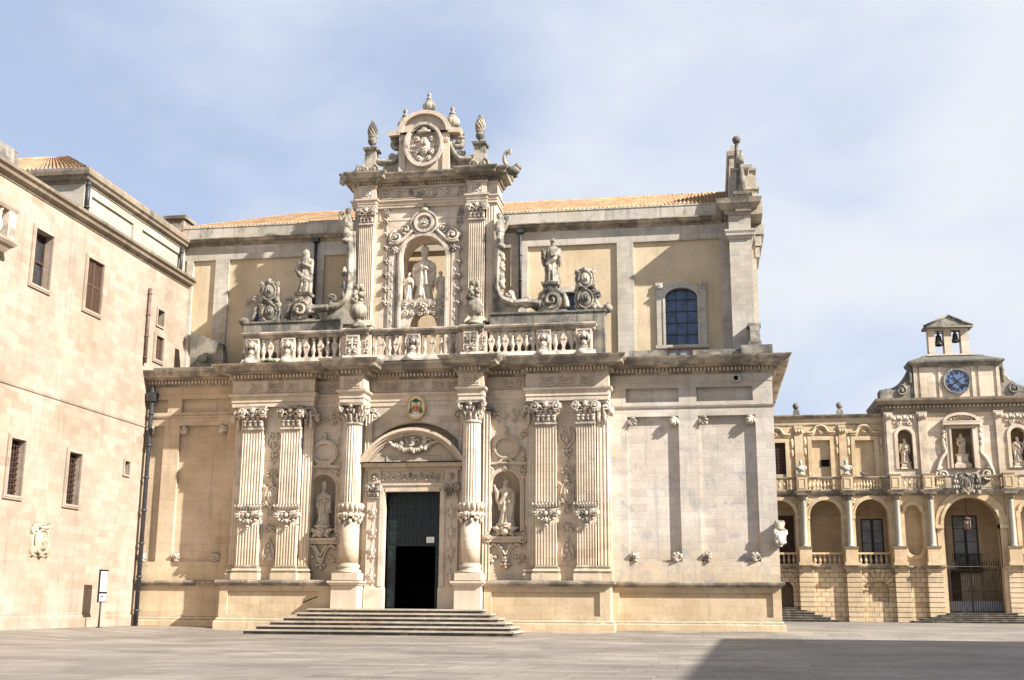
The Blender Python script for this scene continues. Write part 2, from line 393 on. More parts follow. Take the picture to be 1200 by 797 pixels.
def paving():
    m, t = new_mat('stone_paving'); N = NT(t); geo = N.n('ShaderNodeNewGeometry'); pos = geo.outputs['Position']
    warp = N.noise(pos, .5, 2)
    sp = N.n('ShaderNodeSeparateXYZ'); N.set(sp.inputs[0], pos)
    # rows run along the church front, slab lengths differ from row to row
    row = N.math('FLOOR', N.math('DIVIDE', sp.outputs[1], .95))
    rn = N.n('ShaderNodeTexWhiteNoise', noise_dimensions='1D'); N.set(rn.inputs['W'], row)
    x2 = N.math('ADD', sp.outputs[0], N.math('MULTIPLY', rn.outputs[0], 7.0))
    cell = N.math('FLOOR', N.math('DIVIDE', x2, N.math('ADD', 1.5, N.math('MULTIPLY', rn.outputs[0], 1.2))))
    cw = N.n('ShaderNodeCombineXYZ'); N.set(cw.inputs[0], cell); N.set(cw.inputs[1], row)
    wn = N.n('ShaderNodeTexWhiteNoise', noise_dimensions='2D'); N.set(wn.inputs['Vector'], cw.outputs[0])
    c = N.mix(wn.outputs[0], (.172, .152, .132, 1), (.245, .217, .19, 1))
    fy = N.math('FRACT', N.math('DIVIDE', sp.outputs[1], .95))
    fx = N.math('FRACT', N.math('DIVIDE', x2, N.math('ADD', 1.5, N.math('MULTIPLY', rn.outputs[0], 1.2))))
    joint = N.math('MAXIMUM', N.math('LESS_THAN', fy, .06), N.math('LESS_THAN', fx, .02))
    c = N.mix(N.math('MULTIPLY', joint, .6), c, (.09, .08, .07, 1))
    n1 = N.noise(pos, .18, 6, .65); n2 = N.noise(pos, 2.5, 6, .7)
    c = N.mix(1, c, N.mix(N.rng(n1, .32, .66), (.74, .73, .72, 1), (1.16, 1.14, 1.10, 1)), 'MULTIPLY')
    c = N.mix(1, c, N.mix(n2, (.72, .72, .72, 1), (1.22, 1.22, 1.22, 1)), 'MULTIPLY')
    b = N.n('ShaderNodeBsdfPrincipled'); N.set(b.inputs['Base Color'], c); N.set(b.inputs['Roughness'], N.rng(n2, .3, .7, .5, .8)); b.inputs['Specular IOR Level'].default_value = .3
    h = N.math('SUBTRACT', N.math('ADD', N.math('MULTIPLY', n2, .5), N.math('MULTIPLY', wn.outputs[0], .25)), N.math('MULTIPLY', joint, .7))
    bp = N.n('ShaderNodeBump'); bp.inputs['Strength'].default_value = .5; bp.inputs['Distance'].default_value = .02; N.set(bp.inputs['Height'], h); N.set(b.inputs['Normal'], bp.outputs[0])
    o = N.n('ShaderNodeOutputMaterial'); N.set(o.inputs[0], b.outputs[0]); return m
PAVE = paving()

def sstep(a, b, v): t = min(1, max(0, (v-a)/(b-a))); return t*t*(3-2*t)
def gz(x, y): return -.27*sstep(65.5, 60.5, y)*sstep(-31.5, -25, x)
g = MB(); gxs = [-600, -200, -80, -45]+[-34+.75*k for k in range(18)]+[-20, -10, 0, 4, 10, 30, 80, 200, 600]; gys = [-500, -100, -20, 10, 30, 45, 55, 58, 60]+[60.5+.25*k for k in range(21)]+[66.5, 70, 85, 100, 130, 300, 1200]
g.add([(x, y, gz(x, y)) for y in gys for x in gxs], [(j*len(gxs)+i, j*len(gxs)+i+1, (j+1)*len(gxs)+i+1, (j+1)*len(gxs)+i) for j in range(len(gys)-1) for i in range(len(gxs)-1)], True)
tag(g.build('ground', PAVE), 'grey stone slab paving of the square', 'paving', kind='structure')

# ------------------------------------------------------------------ ornament library
def spiral(mb, cx, cz, y, r, turns=1.4, d=1, a0=pi/2, rad=.05, n=16, rise=.05, tail=None):
    P = []; Rr = []
    if tail: P.append((tail[0], y, tail[1])); Rr.append(rad*.75)
    for i in range(n+1):
        k = i/n; a = a0+d*2*pi*turns*k; q = r*(1-.84*k)
        P.append((cx+q*cos(a), y-rise*k, cz+q*sin(a))); Rr.append(rad*(1-.35*k))
    mb.tube(P, Rr, 6); mb.blob((cx, y-rise*.8, cz), (r*.26, rad*1.3, r*.26), 6, 4)
def curve(mb, pts, r0, r1, n=8, y=0, sides=6, sy=1.0):   # smooth tube in the xz plane through a few points
    P = []
    q = [pts[0]]+list(pts)+[pts[-1]]
    for i in range(1, len(q)-2):
        a, b, c, d = [Vector((p[0], p[1])) for p in q[i-1:i+3]]
        for k in range(n):
            t = k/n; P.append(.5*((2*b)+(c-a)*t+(2*a-5*b+4*c-d)*t*t+(3*b-a-3*c+d)*t**3))
    P.append(Vector(pts[-1][:2])); m = len(P)
    mb.tube([(p.x, y, p.y) for p in P], [r0+(r1-r0)*i/(m-1) for i in range(m)], sides, sy)
def flower(mb, x, y, z, r, k=6):
    mb.blob((x, y-r*.3, z), (r*.34, r*.34, r*.34), 6, 4)
    for i in range(k):
        a = 2*pi*i/k+.3; mb.blob((x+cos(a)*r*.62, y-r*.08, z+sin(a)*r*.62), (r*.36, r*.26, r*.36), 6, 4)
def cherub(mb, x, y, z, r):
    mb.blob((x, y-r*.5, z), (r*.7, r*.75, r*.8), 8, 6); mb.blob((x, y-r*1.15, z-r*.05), (r*.13, r*.2, r*.16), 5, 4)
    for s in (-1, 1):
        mb.blob((x+s*r*.3, y-r*1.02, z-r*.25), r*.25, 6, 4); mb.blob((x+s*r*.5, y-r*.5, z+r*.5), r*.42, 6, 4)
        for j in range(3): mb.tube([(x+s*r*.5, y-r*.2, z-r*.3), (x+s*r*(1.2+.2*j), y-r*.35, z-r*(.1+.25*j)), (x+s*r*(1.7-.2*j), y-r*.1, z-r*(.0+.5*j))], [r*.25, r*.28, r*.06], 5)
    mb.blob((x, y-r*.5, z+r*.75), r*.45, 6, 4)
def scrolls(mb, x, z, y, w, h, k=2, rad=None):          # upright symmetric scroll relief
    rad = rad or min(w, h)*.055
    for j in range(k):
        zz = z-h/2+h*(j+.5)/k; r = min(w*.23, h/k*.34)
        for s in (-1, 1):
            dd = s if j % 2 == 0 else -s
            spiral(mb, x+s*w*.26, zz, y, r, 1.3, dd, pi/2 if j % 2 == 0 else -pi/2, rad, 14, rad*.8, tail=(x+s*w*.04, zz+(h/k*.42 if j % 2 == 0 else -h/k*.42)))
            mb.tube([(x+s*w*.1, y, zz-h/k*.2), (x+s*w*.32, y-rad, zz-h/k*.42), (x+s*w*.46, y, zz-h/k*.3)], [rad, rad*1.4, rad*.3], 5)
        flower(mb, x, y, zz, r*.55, 5)
    mb.tube([(x, y, z-h/2), (x, y-rad, z), (x, y, z+h/2)], [rad*.6, rad, rad*.6], 6)
def heart_drop(mb, x, z1, z0, w, y):                    # hanging drop: two volutes, a heart, beads
    h = z1-z0; r = w*.075
    for s in (-1, 1):
        spiral(mb, x+s*w*.26, z1-h*.1, y, w*.21, 1.3, s, pi/2, r, 14, r)
        curve(mb, [(x+s*w*.45, z1-h*.14), (x+s*w*.46, z1-h*.32), (x+s*w*.22, z1-h*.48), (x, z1-h*.6)], r, r*.8, 6, y-r*.3)
        spiral(mb, x+s*w*.18, z1-h*.34, y, w*.13, 1.2, -s, -pi/2, r*.8, 12, r)
        mb.blob((x+s*w*.2, y-r*.5, z1-h*.68), (w*.13, r*1.6, h*.07), 6, 4); mb.blob((x+s*w*.16, y-r*.5, z1-h*.8), (w*.1, r*1.4, h*.05), 6, 4)
    mb.blob((x, y-r, z1-h*.36), (w*.11, r*1.8, h*.1), 6, 5); mb.blob((x, y-r, z1-h*.7), (w*.1, r*2, h*.1), 6, 5); mb.blob((x, y-r, z1-h*.92), (w*.07, r*1.5, h*.07), 6, 4)
def cartouche(mb, x, z, y, w, h, head=True):            # shield in strapwork under a crown
    N = 24; t = w*.09
    mb.prism(oval(x, z, w*.36, h*.40), y-w*.10, y)
    mb.blob((x, y-w*.08, z), (w*.34, w*.14, h*.38), 14, 8)
    mb.tube([(p[0], y-w*.11, p[1]) for p in oval(x, z, w*.39, h*.43, N)+[oval(x, z, w*.39, h*.43, N)[0]]], t*.75, 6)
    for s in (-1, 1):
        spiral(mb, x+s*w*.42, z+h*.36, y-.03, w*.15, 1.3, -s, pi/2, t, 14, t)
        spiral(mb, x+s*w*.40, z-h*.34, y-.03, w*.14, 1.3, s, -pi/2, t, 14, t)
        curve(mb, [(x+s*w*.47, z+h*.26), (x+s*w*.52, z), (x+s*w*.46, z-h*.24)], t, t*.8, 6, y-.02)
    for k in range(-1, 2): mb.blob((x+k*w*.13, y-w*.2, z+h*.05*(1-abs(k))), (w*.07, w*.09, h*.13), 6, 4)
    if head: cherub(mb, x, y-w*.05, z+h*.50, w*.16)
    else: mb.blob((x, y-w*.1, z+h*.5), (w*.22, w*.15, h*.09), 8, 5)
    mb.blob((x, y-w*.08, z-h*.5), (w*.12, w*.1, h*.07), 6, 4)
def leaf3(mb, x, y, z0, h, ox, oy, w):                  # acanthus leaf leaning outwards, curled tip
    mb.tube([(x, y, z0), (x+ox*.25, y+oy*.25, z0+h*.45), (x+ox*.75, y+oy*.75, z0+h*.88), (x+ox*1.15, y+oy*1.15, z0+h*.92), (x+ox*1.2, y+oy*1.2, z0+h*.72)], [w*.45, w*.6, w*.62, w*.5, w*.2], 6)
def cap_flat(mb, xc, w, yf, z0, z1):
    h = z1-z0; y = yf
    mb.taper(xc-w*.58, xc+w*.58, y-.16, y+.3, z1-h*.13, z1, -.05)
    mb.box(xc-w*.5, xc+w*.5, y-.03, y+.25, z0, z1-h*.13)
    mb.box(xc-w*.54, xc+w*.54, y-.09, y+.2, z0-h*.03, z0+h*.05)
    for k in range(4):                                  # low row of tongues
        x = xc+(k-1.5)*w*.27; mb.blob((x, y-.05, z0+h*.2), (w*.105, .09, h*.13), 7, 5); mb.blob((x, y-.13, z0+h*.32), (w*.12, .07, h*.055), 7, 4)
    for k in range(3):                                  # second row, between
        x = xc+(k-1)*w*.28; mb.blob((x, y-.06, z0+h*.44), (w*.1, .1, h*.12), 7, 5); mb.blob((x, y-.17, z0+h*.54), (w*.12, .08, h*.05), 7, 4)
    for s in (-1, 1):                                   # corner volutes wrapped in leaves
        c = (xc+s*w*.5, y-.2, z1-h*.29)
        spiral(mb, c[0], c[2], c[1]-.04, h*.185, 1.5, -s, pi/2, h*.055, 18, .09, tail=(xc+s*w*.12, z1-h*.4))
        mb.blob((c[0]+s*w*.08, y-.05, c[2]+h*.02), (h*.2, .2, h*.19), 8, 6, .35, s)
        mb.blob((c[0]-s*w*.02, y-.22, z1-h*.47), (w*.11, .09, h*.07), 7, 4); mb.blob((c[0]+s*w*.14, y-.12, z1-h*.45), (w*.08, .1, h*.1), 6, 4)
        for j in range(3): mb.blob((c[0]+s*w*.16*cos(j*1.1), y-.16, c[2]+h*.17*sin(j*1.1)), (w*.06, .08, h*.06), 6, 4)
    cherub(mb, xc, y-.12, z1-h*.22, h*.15); flower(mb, xc, y-.18, z1-h*.43, h*.1)
def cap_round(mb, xc, yc, r, z0, z1):
    h = z1-z0
    mb.lathe([(r*1.06, z0-.06), (r*1.14, z0-.02), (r*1.14, z0+.06), (r*.98, z0+.1), (r*.95, z0+h*.5), (r*1.15, z1-h*.13)], (xc, yc, 0), 20)
    a = r*1.5; mb.taper(xc-a, xc+a, yc-a, yc+a, z1-h*.13, z1, -.05)
    for row, n, zz, hh, o in ((0, 12, .06, .40, .16), (1, 12, .30, .40, .2)):
        for k in range(n):
            t = 2*pi*(k+.5*row)/n; leaf3(mb, xc+cos(t)*r, yc+sin(t)*r, z0+h*zz, h*hh, cos(t)*o, sin(t)*o, r*.26)
    for sx in (-1, 1):
        for sy in (-1, 1):
            c = Vector((xc+sx*r*1.12, yc+sy*r*1.12, z1-h*.27)); dv = Vector((sx, sy, 0)).normalized()
            P = []
            for i in range(15):
                k = i/14; q = h*.19*(1-.8*k); t = pi/2-2*pi*1.4*k
                P.append(c+dv*(q*cos(t)*1)+Vector((0, 0, q*sin(t))))
            mb.tube(P, [h*.07*(1-.3*i/14) for i in range(15)], 6); mb.blob(c, h*.13, 7, 5)
    for dx, dy in ((0, -1), (1, 0), (-1, 0)):
        mb.blob((xc+dx*r*1.3, yc+dy*r*1.3, z1-h*.16), h*.13, 7, 5); mb.blob((xc+dx*r*1.2, yc+dy*r*1.2, z1-h*.36), h*.11, 7, 5)
def cuff_flat(mb, xc, w, yf, z0, z1):                   # carved collar two thirds down the shaft
    h = z1-z0; zm = z0+h*.66
    mb.box(xc-w*.57, xc+w*.57, yf-.12, yf+.2, zm-.02, zm+h*.10)
    n = 9
    for k in range(n):                                  # upright fringe
        x = xc+(k-(n-1)/2)*w*1.28/n; o = (k-(n-1)/2)*.012
        mb.tube([(x, yf-.09, zm+h*.08), (x+o, yf-.17, zm+h*.2), (x+o*2, yf-.24, zm+h*.3), (x+o*2, yf-.27, zm+h*.25)], [w*.05, w*.062, w*.06, w*.02], 5)
    for s in (-1, 1):                                   # scroll swags to both sides
        spiral(mb, xc+s*w*.52, zm-h*.19, yf-.16, h*.16, 1.4, s, pi/2, h*.055, 16, .08, tail=(xc+s*w*.05, zm-h*.05))
        mb.blob((xc+s*w*.58, yf-.06, zm-h*.17), (h*.15, .14, h*.15), 8, 6, .4, 3)
        curve(mb, [(xc+s*w*.44, zm-h*.36), (xc+s*w*.28, zm-h*.26), (xc+s*w*.14, zm-h*.42), (xc+s*w*.05, zm-h*.66)], h*.06, h*.035, 6, yf-.1)
        spiral(mb, xc+s*w*.24, zm-h*.16, yf-.14, h*.11, 1.3, -s, pi/2, h*.045, 14, .06)
        mb.blob((xc+s*w*.38, yf-.12, zm-h*.45), (w*.09, .08, h*.08), 7, 5, .3, 1); mb.blob((xc+s*w*.2, yf-.1, zm-h*.52), (w*.07, .07, h*.07), 6, 4)
    mb.blob((xc, yf-.14, zm-h*.2), (w*.12, .1, h*.14), 7, 5); mb.blob((xc, yf-.12, zm-h*.5), (w*.09, .08, h*.12), 7, 5); mb.blob((xc, yf-.12, zm-h*.78), (w*.11, .08, h*.07), 7, 5); mb.blob((xc, yf-.1, zm-h*.9), (w*.05, .06, h*.06), 6, 4)
def cuff_round(mb, xc, yc, r, z0, z1):
    h = z1-z0; zm = z0+h*.62
    mb.lathe([(r, zm-.12), (r*1.12, zm-.06), (r*1.12, zm+.04), (r*1.3, z1-.04), (r*1.32, z1), (r*.95, z1+.01)], (xc, yc, 0), 28)
    for k in range(16):
        t = 2*pi*k/16; mb.tube([(xc+cos(t)*r*1.12, yc+sin(t)*r*1.12, zm), (xc+cos(t)*r*1.33, yc+sin(t)*r*1.33, z1-.06), (xc+cos(t)*r*1.4, yc+sin(t)*r*1.4, z1-.08)], [.08, .085, .03], 5)
    for k in range(12):                                 # scroll and leaf garland below the basket
        t = 2*pi*(k+.5)/12; c, s_ = cos(t), sin(t); d = (.40, .52)[k % 2]
        mb.blob((xc+c*r*1.2, yc+s_*r*1.2, zm-h*.2), (.15, .15, h*.13), 8, 6, .35, k); mb.blob((xc+c*r*1.14, yc+s_*r*1.14, zm-h*d), (.1, .1, h*.12), 7, 5, .3, k)
        mb.tube([(xc+c*r*1.05, yc+s_*r*1.05, zm-h*.05), (xc+cos(t+.25)*r*1.3, yc+sin(t+.25)*r*1.3, zm-h*.18), (xc+cos(t+.3)*r*1.2, yc+sin(t+.3)*r*1.2, zm-h*.38), (xc+cos(t+.12)*r*1.15, yc+sin(t+.12)*r*1.15, zm-h*.44)], [.05, .07, .06, .03], 5)
def fluted_plan(x0, x1, yf, yb, n, d=.055):
    P = [(x0, yb), (x0, yf)]; w = (x1-x0)/n; m = .14*w
    for k in range(n):
        a = x0+k*w+m; b = x0+(k+1)*w-m; c = (a+b)/2; r = (b-a)/2
        for j in range(7): t = pi-pi*j/6; P.append((c+r*cos(t), yf+d*sin(t)))
    P += [(x1, yf), (x1, yb)]; return P
def fluted_column(mb, xc, yc, r0, r1, z0, z1, n=22):
    V = []; F = []; m = n*4; rows = 6
    for i in range(rows+1):
        k = i/rows; r = r0+(r1-r0)*k**1.4
        for j in range(m):
            a = 2*pi*j/m; q = (0, .045, .06, .045)[j % 4]; V.append((xc+(r-q)*cos(a), yc+(r-q)*sin(a), z0+(z1-z0)*k))
    for i in range(rows):
        for j in range(m): F.append((i*m+j, i*m+(j+1) % m, (i+1)*m+(j+1) % m, (i+1)*m+j))
    mb.add(V, F)

BAL = [(.10, 0), (.10, .07), (.065, .10), (.055, .14), (.075, .20), (.125, .34), (.13, .40), (.10, .52), (.055, .66), (.05, .70), (.08, .74), (.08, .78), (.055, .82), (.06, .87), (.10, .91), (.10, 1.0)]
def baluster(mb, x, y, z0, z1, k=1.0, n=10):
    h = z1-z0; mb.lathe([(r*k*h, z*h) for r, z in BAL], (x, y, z0), n)
def flat_baluster(mb, x, y, z0, z1, k=1.0):             # the pierced leaf-shaped kind between the turned ones
    h = z1-z0; P = [(-.09, 0), (.09, 0), (.10, .06), (.05, .12), (.06, .2), (.14, .5), (.155, .62), (.10, .70), (.06, .78), (.07, .9), (.10, .94), (.10, 1), (-.10, 1), (-.10, .94), (-.07, .9), (-.06, .78), (-.10, .70), (-.155, .62), (-.14, .5), (-.06, .2), (-.05, .12), (-.10, .06)]
    mb.prism([(x+a*h*k*1.05, z0+b*h) for a, b in P], y-.09*h, y+.09*h)
    for s in (-1, 1): spiral(mb, x+s*.075*h*k, z0+.58*h, y-.1*h, .055*h, 1.2, -s, pi/2, .025*h, 10, .02)

# ------------------------------------------------------------------ sculpture
def hand(mb, x, y, z, dx, dz, r):                       # palm, four fingers and a thumb, slightly curled
    mb.blob((x, y, z), (r*1.1, r*.7, r*1.2), 8, 5)
    for k in range(4):
        o = (k-1.5)*r*.5; L = r*(1.7, 2.0, 1.9, 1.5)[k]
        mb.tube([(x+o*abs(dz)+dx*r*.6, y, z+o*abs(dx)+dz*r*.6), (x+o*abs(dz)+dx*L, y-r*.3, z+o*abs(dx)+dz*L), (x+o*abs(dz)+dx*L*1.35, y-r*.7, z+o*abs(dx)+dz*L*1.3)], [r*.28, r*.25, r*.16], 5)
    mb.tube([(x-r*.8*abs(dz), y-r*.2, z-r*.6*abs(dx)), (x-r*1.3*abs(dz)+dx*r*.7, y-r*.7, z-r*1.0*abs(dx)+dz*r*.7)], [r*.3, r*.2], 5)
def figure(kind):
    """robed standing saint, one unit high to the crown, facing -y"""
    m = MB(); seed = {'bishop': 0, 'preacher': 2, 'woman': 4, 'angel': 6, 'saint': 8}[kind]
    secs = [(0, .165, .13), (.04, .16, .13), (.09, .154, .126), (.15, .148, .122), (.22, .142, .118), (.3, .138, .115), (.38, .135, .111), (.45, .132, .108), (.56, .122, .098), (.64, .126, .098), (.72, .142, .1), (.78, .138, .092), (.815, .10, .075), (.835, .056, .055), (.86, .043, .046), (.9, .04, .044)]
    N = 72; V = []; F = []
    sway = {'bishop': .0, 'preacher': .02, 'woman': .035, 'angel': .02, 'saint': -.025}[kind]
    for z, rx, ry in secs:
        fold = .15*max(0, 1-z/.78)**.6+.03
        cx = sway*sin(z*pi*1.2)
        for k in range(N):
            a = 2*pi*k/N; q = 1+fold*(.75*(1-2*abs(sin(4.5*a+seed+1.3*sin(3*z+seed))))+.45*sin(13*a-4*z+seed))
            V.append((cx+rx*q*cos(a), ry*q*sin(a)-(.035 if kind != 'angel' and .25 < z < .5 and abs(cos(a)+.3) < .3 and sin(a) < 0 else 0), z))
    for i in range(len(secs)-1):
        for k in range(N): F.append((i*N+k, i*N+(k+1) % N, (i+1)*N+(k+1) % N, (i+1)*N+k))
    F.append(tuple(range(N))[::-1]); F.append(tuple((len(secs)-1)*N+k for k in range(N)))
    m.add(V, F, True)
    hx = sway*sin(.9*pi*1.2); hz = .925; turn = {'bishop': -.15, 'preacher': -.5, 'woman': -.4, 'angel': .3, 'saint': .4}[kind]
    hd = MB()
    hd.blob((0, 0, 0), (.054, .064, .075), 14, 10); hd.blob((0, -.03, -.04), (.038, .04, .035), 10, 6)
    hd.tube([(0, -.06, .018), (0, -.083, -.012), (0, -.066, -.018)], [.009, .014, .007], 6)
    for s in (-1, 1):
        hd.blob((s*.023, -.056, .012), (.011, .008, .008), 6, 4); hd.tube([(s*.008, -.064, .028), (s*.036, -.054, .026)], .008, 5); hd.blob((s*.055, 0, -.002), (.009, .016, .022), 6, 4)
    hd.tube([(-.018, -.062, -.036), (0, -.068, -.034), (.018, -.062, -.036)], .006, 5)
    if kind in ('bishop', 'saint', 'preacher'): hd.blob((0, -.045, -.085), (.04, .034, .06), 10, 6, .3, seed)
    if kind == 'bishop':
        hd.lathe([(.060, .02), (.066, .06), (.074, .12), (.058, .175), (.012, .225)], (0, 0, 0), 16, sy=.8); hd.tube([(0, -.056, .04), (0, -.05, .2)], .011, 5)
    else:
        hd.blob((0, .016, .025), (.062, .064, .066), 12, 7, .35, seed)
        if kind == 'woman': hd.lathe([(.085, -.15), (.078, -.05), (.071, .04), (.03, .085)], (0, .02, 0), 14)
        if kind == 'angel':
            for k in range(7): hd.blob((.055*cos(k*.9), .02+.03*sin(k*.9), .03+.025*sin(k*2)), .025, 6, 4)
    ct, s_t = cos(turn), sin(turn)
    m.join(hd, lambda p: (hx+p[0]*ct-p[1]*s_t, -.012+p[0]*s_t+p[1]*ct, hz+p[2]))
    def arm(s, el, ha, r=.045):
        sh = (s*.125+hx*.6, 0, .755)
        m.tube([sh, ((sh[0]+el[0])/2+s*.01, (sh[1]+el[1])/2, (sh[2]+el[2])/2), el, ((el[0]+ha[0])/2, (el[1]+ha[1])/2, (el[2]+ha[2])/2), ha], [r*1.25, r*1.25, r*1.15, r*1.0, r*.62], 9)
        m.tube([el, (el[0], el[1]+.01, el[2]-.14), (el[0]*.92, el[1]+.02, el[2]-.24)], [r*1.2, r*.95, r*.3], 7)
    if kind == 'bishop':
        arm(-1, (-.165, -.04, .60), (-.035, -.145, .665)); arm(1, (.165, -.04, .58), (.05, -.145, .64))
        hand(m, -.03, -.155, .675, .4, .9, .024); hand(m, .05, -.155, .645, -.9, .4, .024)
        m.lathe([(.19, .30), (.185, .42), (.175, .55), (.165, .66), (.145, .76), (.08, .82)], (0, .02, 0), 26, .05, 8, .72)
        m.tube([(-.03, -.12, .62), (-.04, -.13, .3), (-.05, -.13, .08)], [.025, .03, .035], 6); m.tube([(.04, -.12, .6), (.06, -.13, .3)], [.025, .03], 6)
    elif kind == 'preacher':
        arm(-1, (-.205, -.05, .66), (-.235, -.14, .80)); arm(1, (.17, -.05, .55), (.11, -.14, .48))
        hand(m, -.238, -.15, .825, -.25, .95, .026); hand(m, .10, -.15, .475, -.7, -.6, .024)
        m.tube([(.13, -.05, .77), (.0, -.125, .62), (-.12, -.1, .45), (-.15, -.02, .3)], [.05, .05, .055, .03], 8)
        m.tube([(.15, -.06, .52), (.15, -.07, .3), (.12, -.06, .12)], [.06, .055, .03], 8)
    elif kind == 'woman':
        arm(-1, (-.16, -.05, .60), (.0, -.15, .66)); arm(1, (.155, -.06, .58), (.02, -.155, .63))
        hand(m, .0, -.16, .665, .8, .5, .022); hand(m, .02, -.16, .63, -.8, .5, .022)
        m.tube([(-.14, -.05, .72), (-.17, -.06, .5), (-.05, -.12, .36), (.12, -.08, .28)], [.05, .06, .055, .03], 8)
    elif kind == 'saint':
        arm(-1, (-.2, -.05, .60), (-.2, -.15, .70)); arm(1, (.165, -.05, .58), (.05, -.15, .62))
        hand(m, -.2, -.16, .72, -.3, .9, .024); hand(m, .04, -.155, .62, -.9, .3, .024)
        m.box(-.03, .09, -.19, -.145, .57, .70)
        m.tube([(.14, -.04, .74), (.05, -.13, .5), (-.12, -.1, .38), (-.15, 0, .25)], [.05, .055, .055, .03], 8)
    else:
        arm(-1, (-.15, -.06, .60), (-.05, -.15, .68), .04); arm(1, (.18, -.04, .62), (.14, -.13, .74), .04)
        hand(m, -.04, -.155, .69, .6, .8, .022); hand(m, .14, -.14, .75, .2, .95, .022)
        for s in (-1, 1):
            for j in range(4): m.tube([(s*.07, .08, .70), (s*(.2+.03*j), .12, .80-.07*j), (s*(.24+.01*j), .10, .62-.1*j)], [.035, .04, .012], 6)
    m.lathe([(.16, -.05), (.17, -.02), (.165, 0.01)], (0, 0, 0), 20)
    return m
FIG = {}
def statue(kind, mat, loc, H, label, group=None, mirror=False, rz=0, cat='statue', name='statue'):
    key = (kind, mat.name)
    if key not in FIG:
        o = figure(kind).sculpt(name, mat, .0095); FIG[key] = o.data
    else:
        o = bpy.data.objects.new(name, FIG[key]); COL.objects.link(o)
    o.location = loc; o.scale = (H*(-1 if mirror else 1), H, H); o.rotation_euler = (0, 0, rz)
    return tag(o, label, cat, group)

# ==================================================================== CATHEDRAL
CX = empty('cathedral', 'ornate baroque limestone cathedral with a two storey carved portal front and tiled roof', 'cathedral', (-14, 65, 0))
def part(mb, name, mat, label=None, parent=None):
    o = mb.build(name, mat, None, label); p = parent or CX
    o.parent = p; o.matrix_parent_inverse = Matrix.Translation(CX.location).inverted() if p is CX else Matrix.Identity(4)
    return o
def spart(mb, name, mat, vox, label=None, parent=None):
    o = mb.sculpt(name, mat, vox, None, None, label); p = parent or CX
    o.parent = p; o.matrix_parent_inverse = Matrix.Translation(CX.location).inverted() if p is CX else Matrix.Identity(4)
    return o
XL, XR = -32.84, 3.72
YW, YC, YP, YK = 65.0, 64.5, 63.8, 63.6
YPL = 63.45                    # plinth front under the pilasters
XPL = -20.3
YPD = 62.85                    # pedestal front
XA, XB = -27.0, -5.2            # central block
ZL = 2.52                       # plinth ledge
# --- wing walls
zt, zb = 11.55, 3.62
def PX(a, b, y=499, Y=YW): return X(a, y, Y), X(b, y, Y)
m = MB()
h = []
a, b = PX(173, 193); h.append(rect(a, b, zb, zt))
a, b = PX(211, 267); h.append(rect(a, b, zb, zt))
a, b = PX(177, 197, 475); h.append(rect(a, b, 12.35, 13.15)); a, b = PX(213, 270, 475); h.append(rect(a, b, 12.35, 13.15))
LWP = h[:2]
m.plate(rect(XL, XA, ZL, 13.5), h, YW, .22, True)
part(m, 'wall', GOLD, 'golden wall of the left wing with sunken panels')
m = MB(); h = []
a, b = PX(735, 795, 486); h.append(rect(a, b, zb, zt)); a, b = PX(818, 885, 486); h.append(rect(a, b, zb, zt)); RWP = h[:2]
a, b = PX(733, 795, 460); h.append(rect(a, b, 12.35, 13.15)); a, b = PX(816, 882, 460); h.append(rect(a, b, 12.35, 13.15))
m.plate(rect(XB, XR, ZL, 13.5), h, YW, .24, True)
m.add([(XR, YW, ZL), (XR, 84, ZL), (XR, 84, 13.5), (XR, YW, 13.5)], [(0, 1, 2, 3)])
part(m, 'wall', WHITE, 'pale weathered wall of the right wing with sunken panels')
for side, P in (('l', LWP), ('r', RWP)):
    for pr in P:
        x0, x1 = pr[0][0], pr[1][0]
        for xx, s in ((x0, 1), (x1, -1)):
            for zz, u in ((zt, -1), (zb, 1)):
                if side == 'l' and x1-x0 < 1.3 and s == -1: continue
                q = MB(); c = (xx+s*.1, zz+u*.1); yb9 = YW+.16
                for an, L, wd in ((0, .54, .13), (.42, .45, .115), (-.42, .45, .115), (.9, .33, .10), (-.9, .33, .10)):
                    dx9, dz9 = cos(pi/4+an)*s, sin(pi/4+an)*u
                    q.tube([(c[0]+dx9*.05, yb9, c[1]+dz9*.05), (c[0]+dx9*L*.5, yb9-.16, c[1]+dz9*L*.5), (c[0]+dx9*L*.9, yb9-.22, c[1]+dz9*L*.9), (c[0]+dx9*L, yb9-.14, c[1]+dz9*L)], [wd*.7, wd*1.1, wd*.9, wd*.25], 6)
                    q.blob((c[0]+dx9*L*.62, yb9-.24, c[1]+dz9*L*.62), wd*.55, 6, 4)
                q.blob((c[0]+s*.06, yb9-.08, c[1]+u*.06), (.15, .12, .15), 8, 5)
                part(q, 'corner_bracket', CARV)
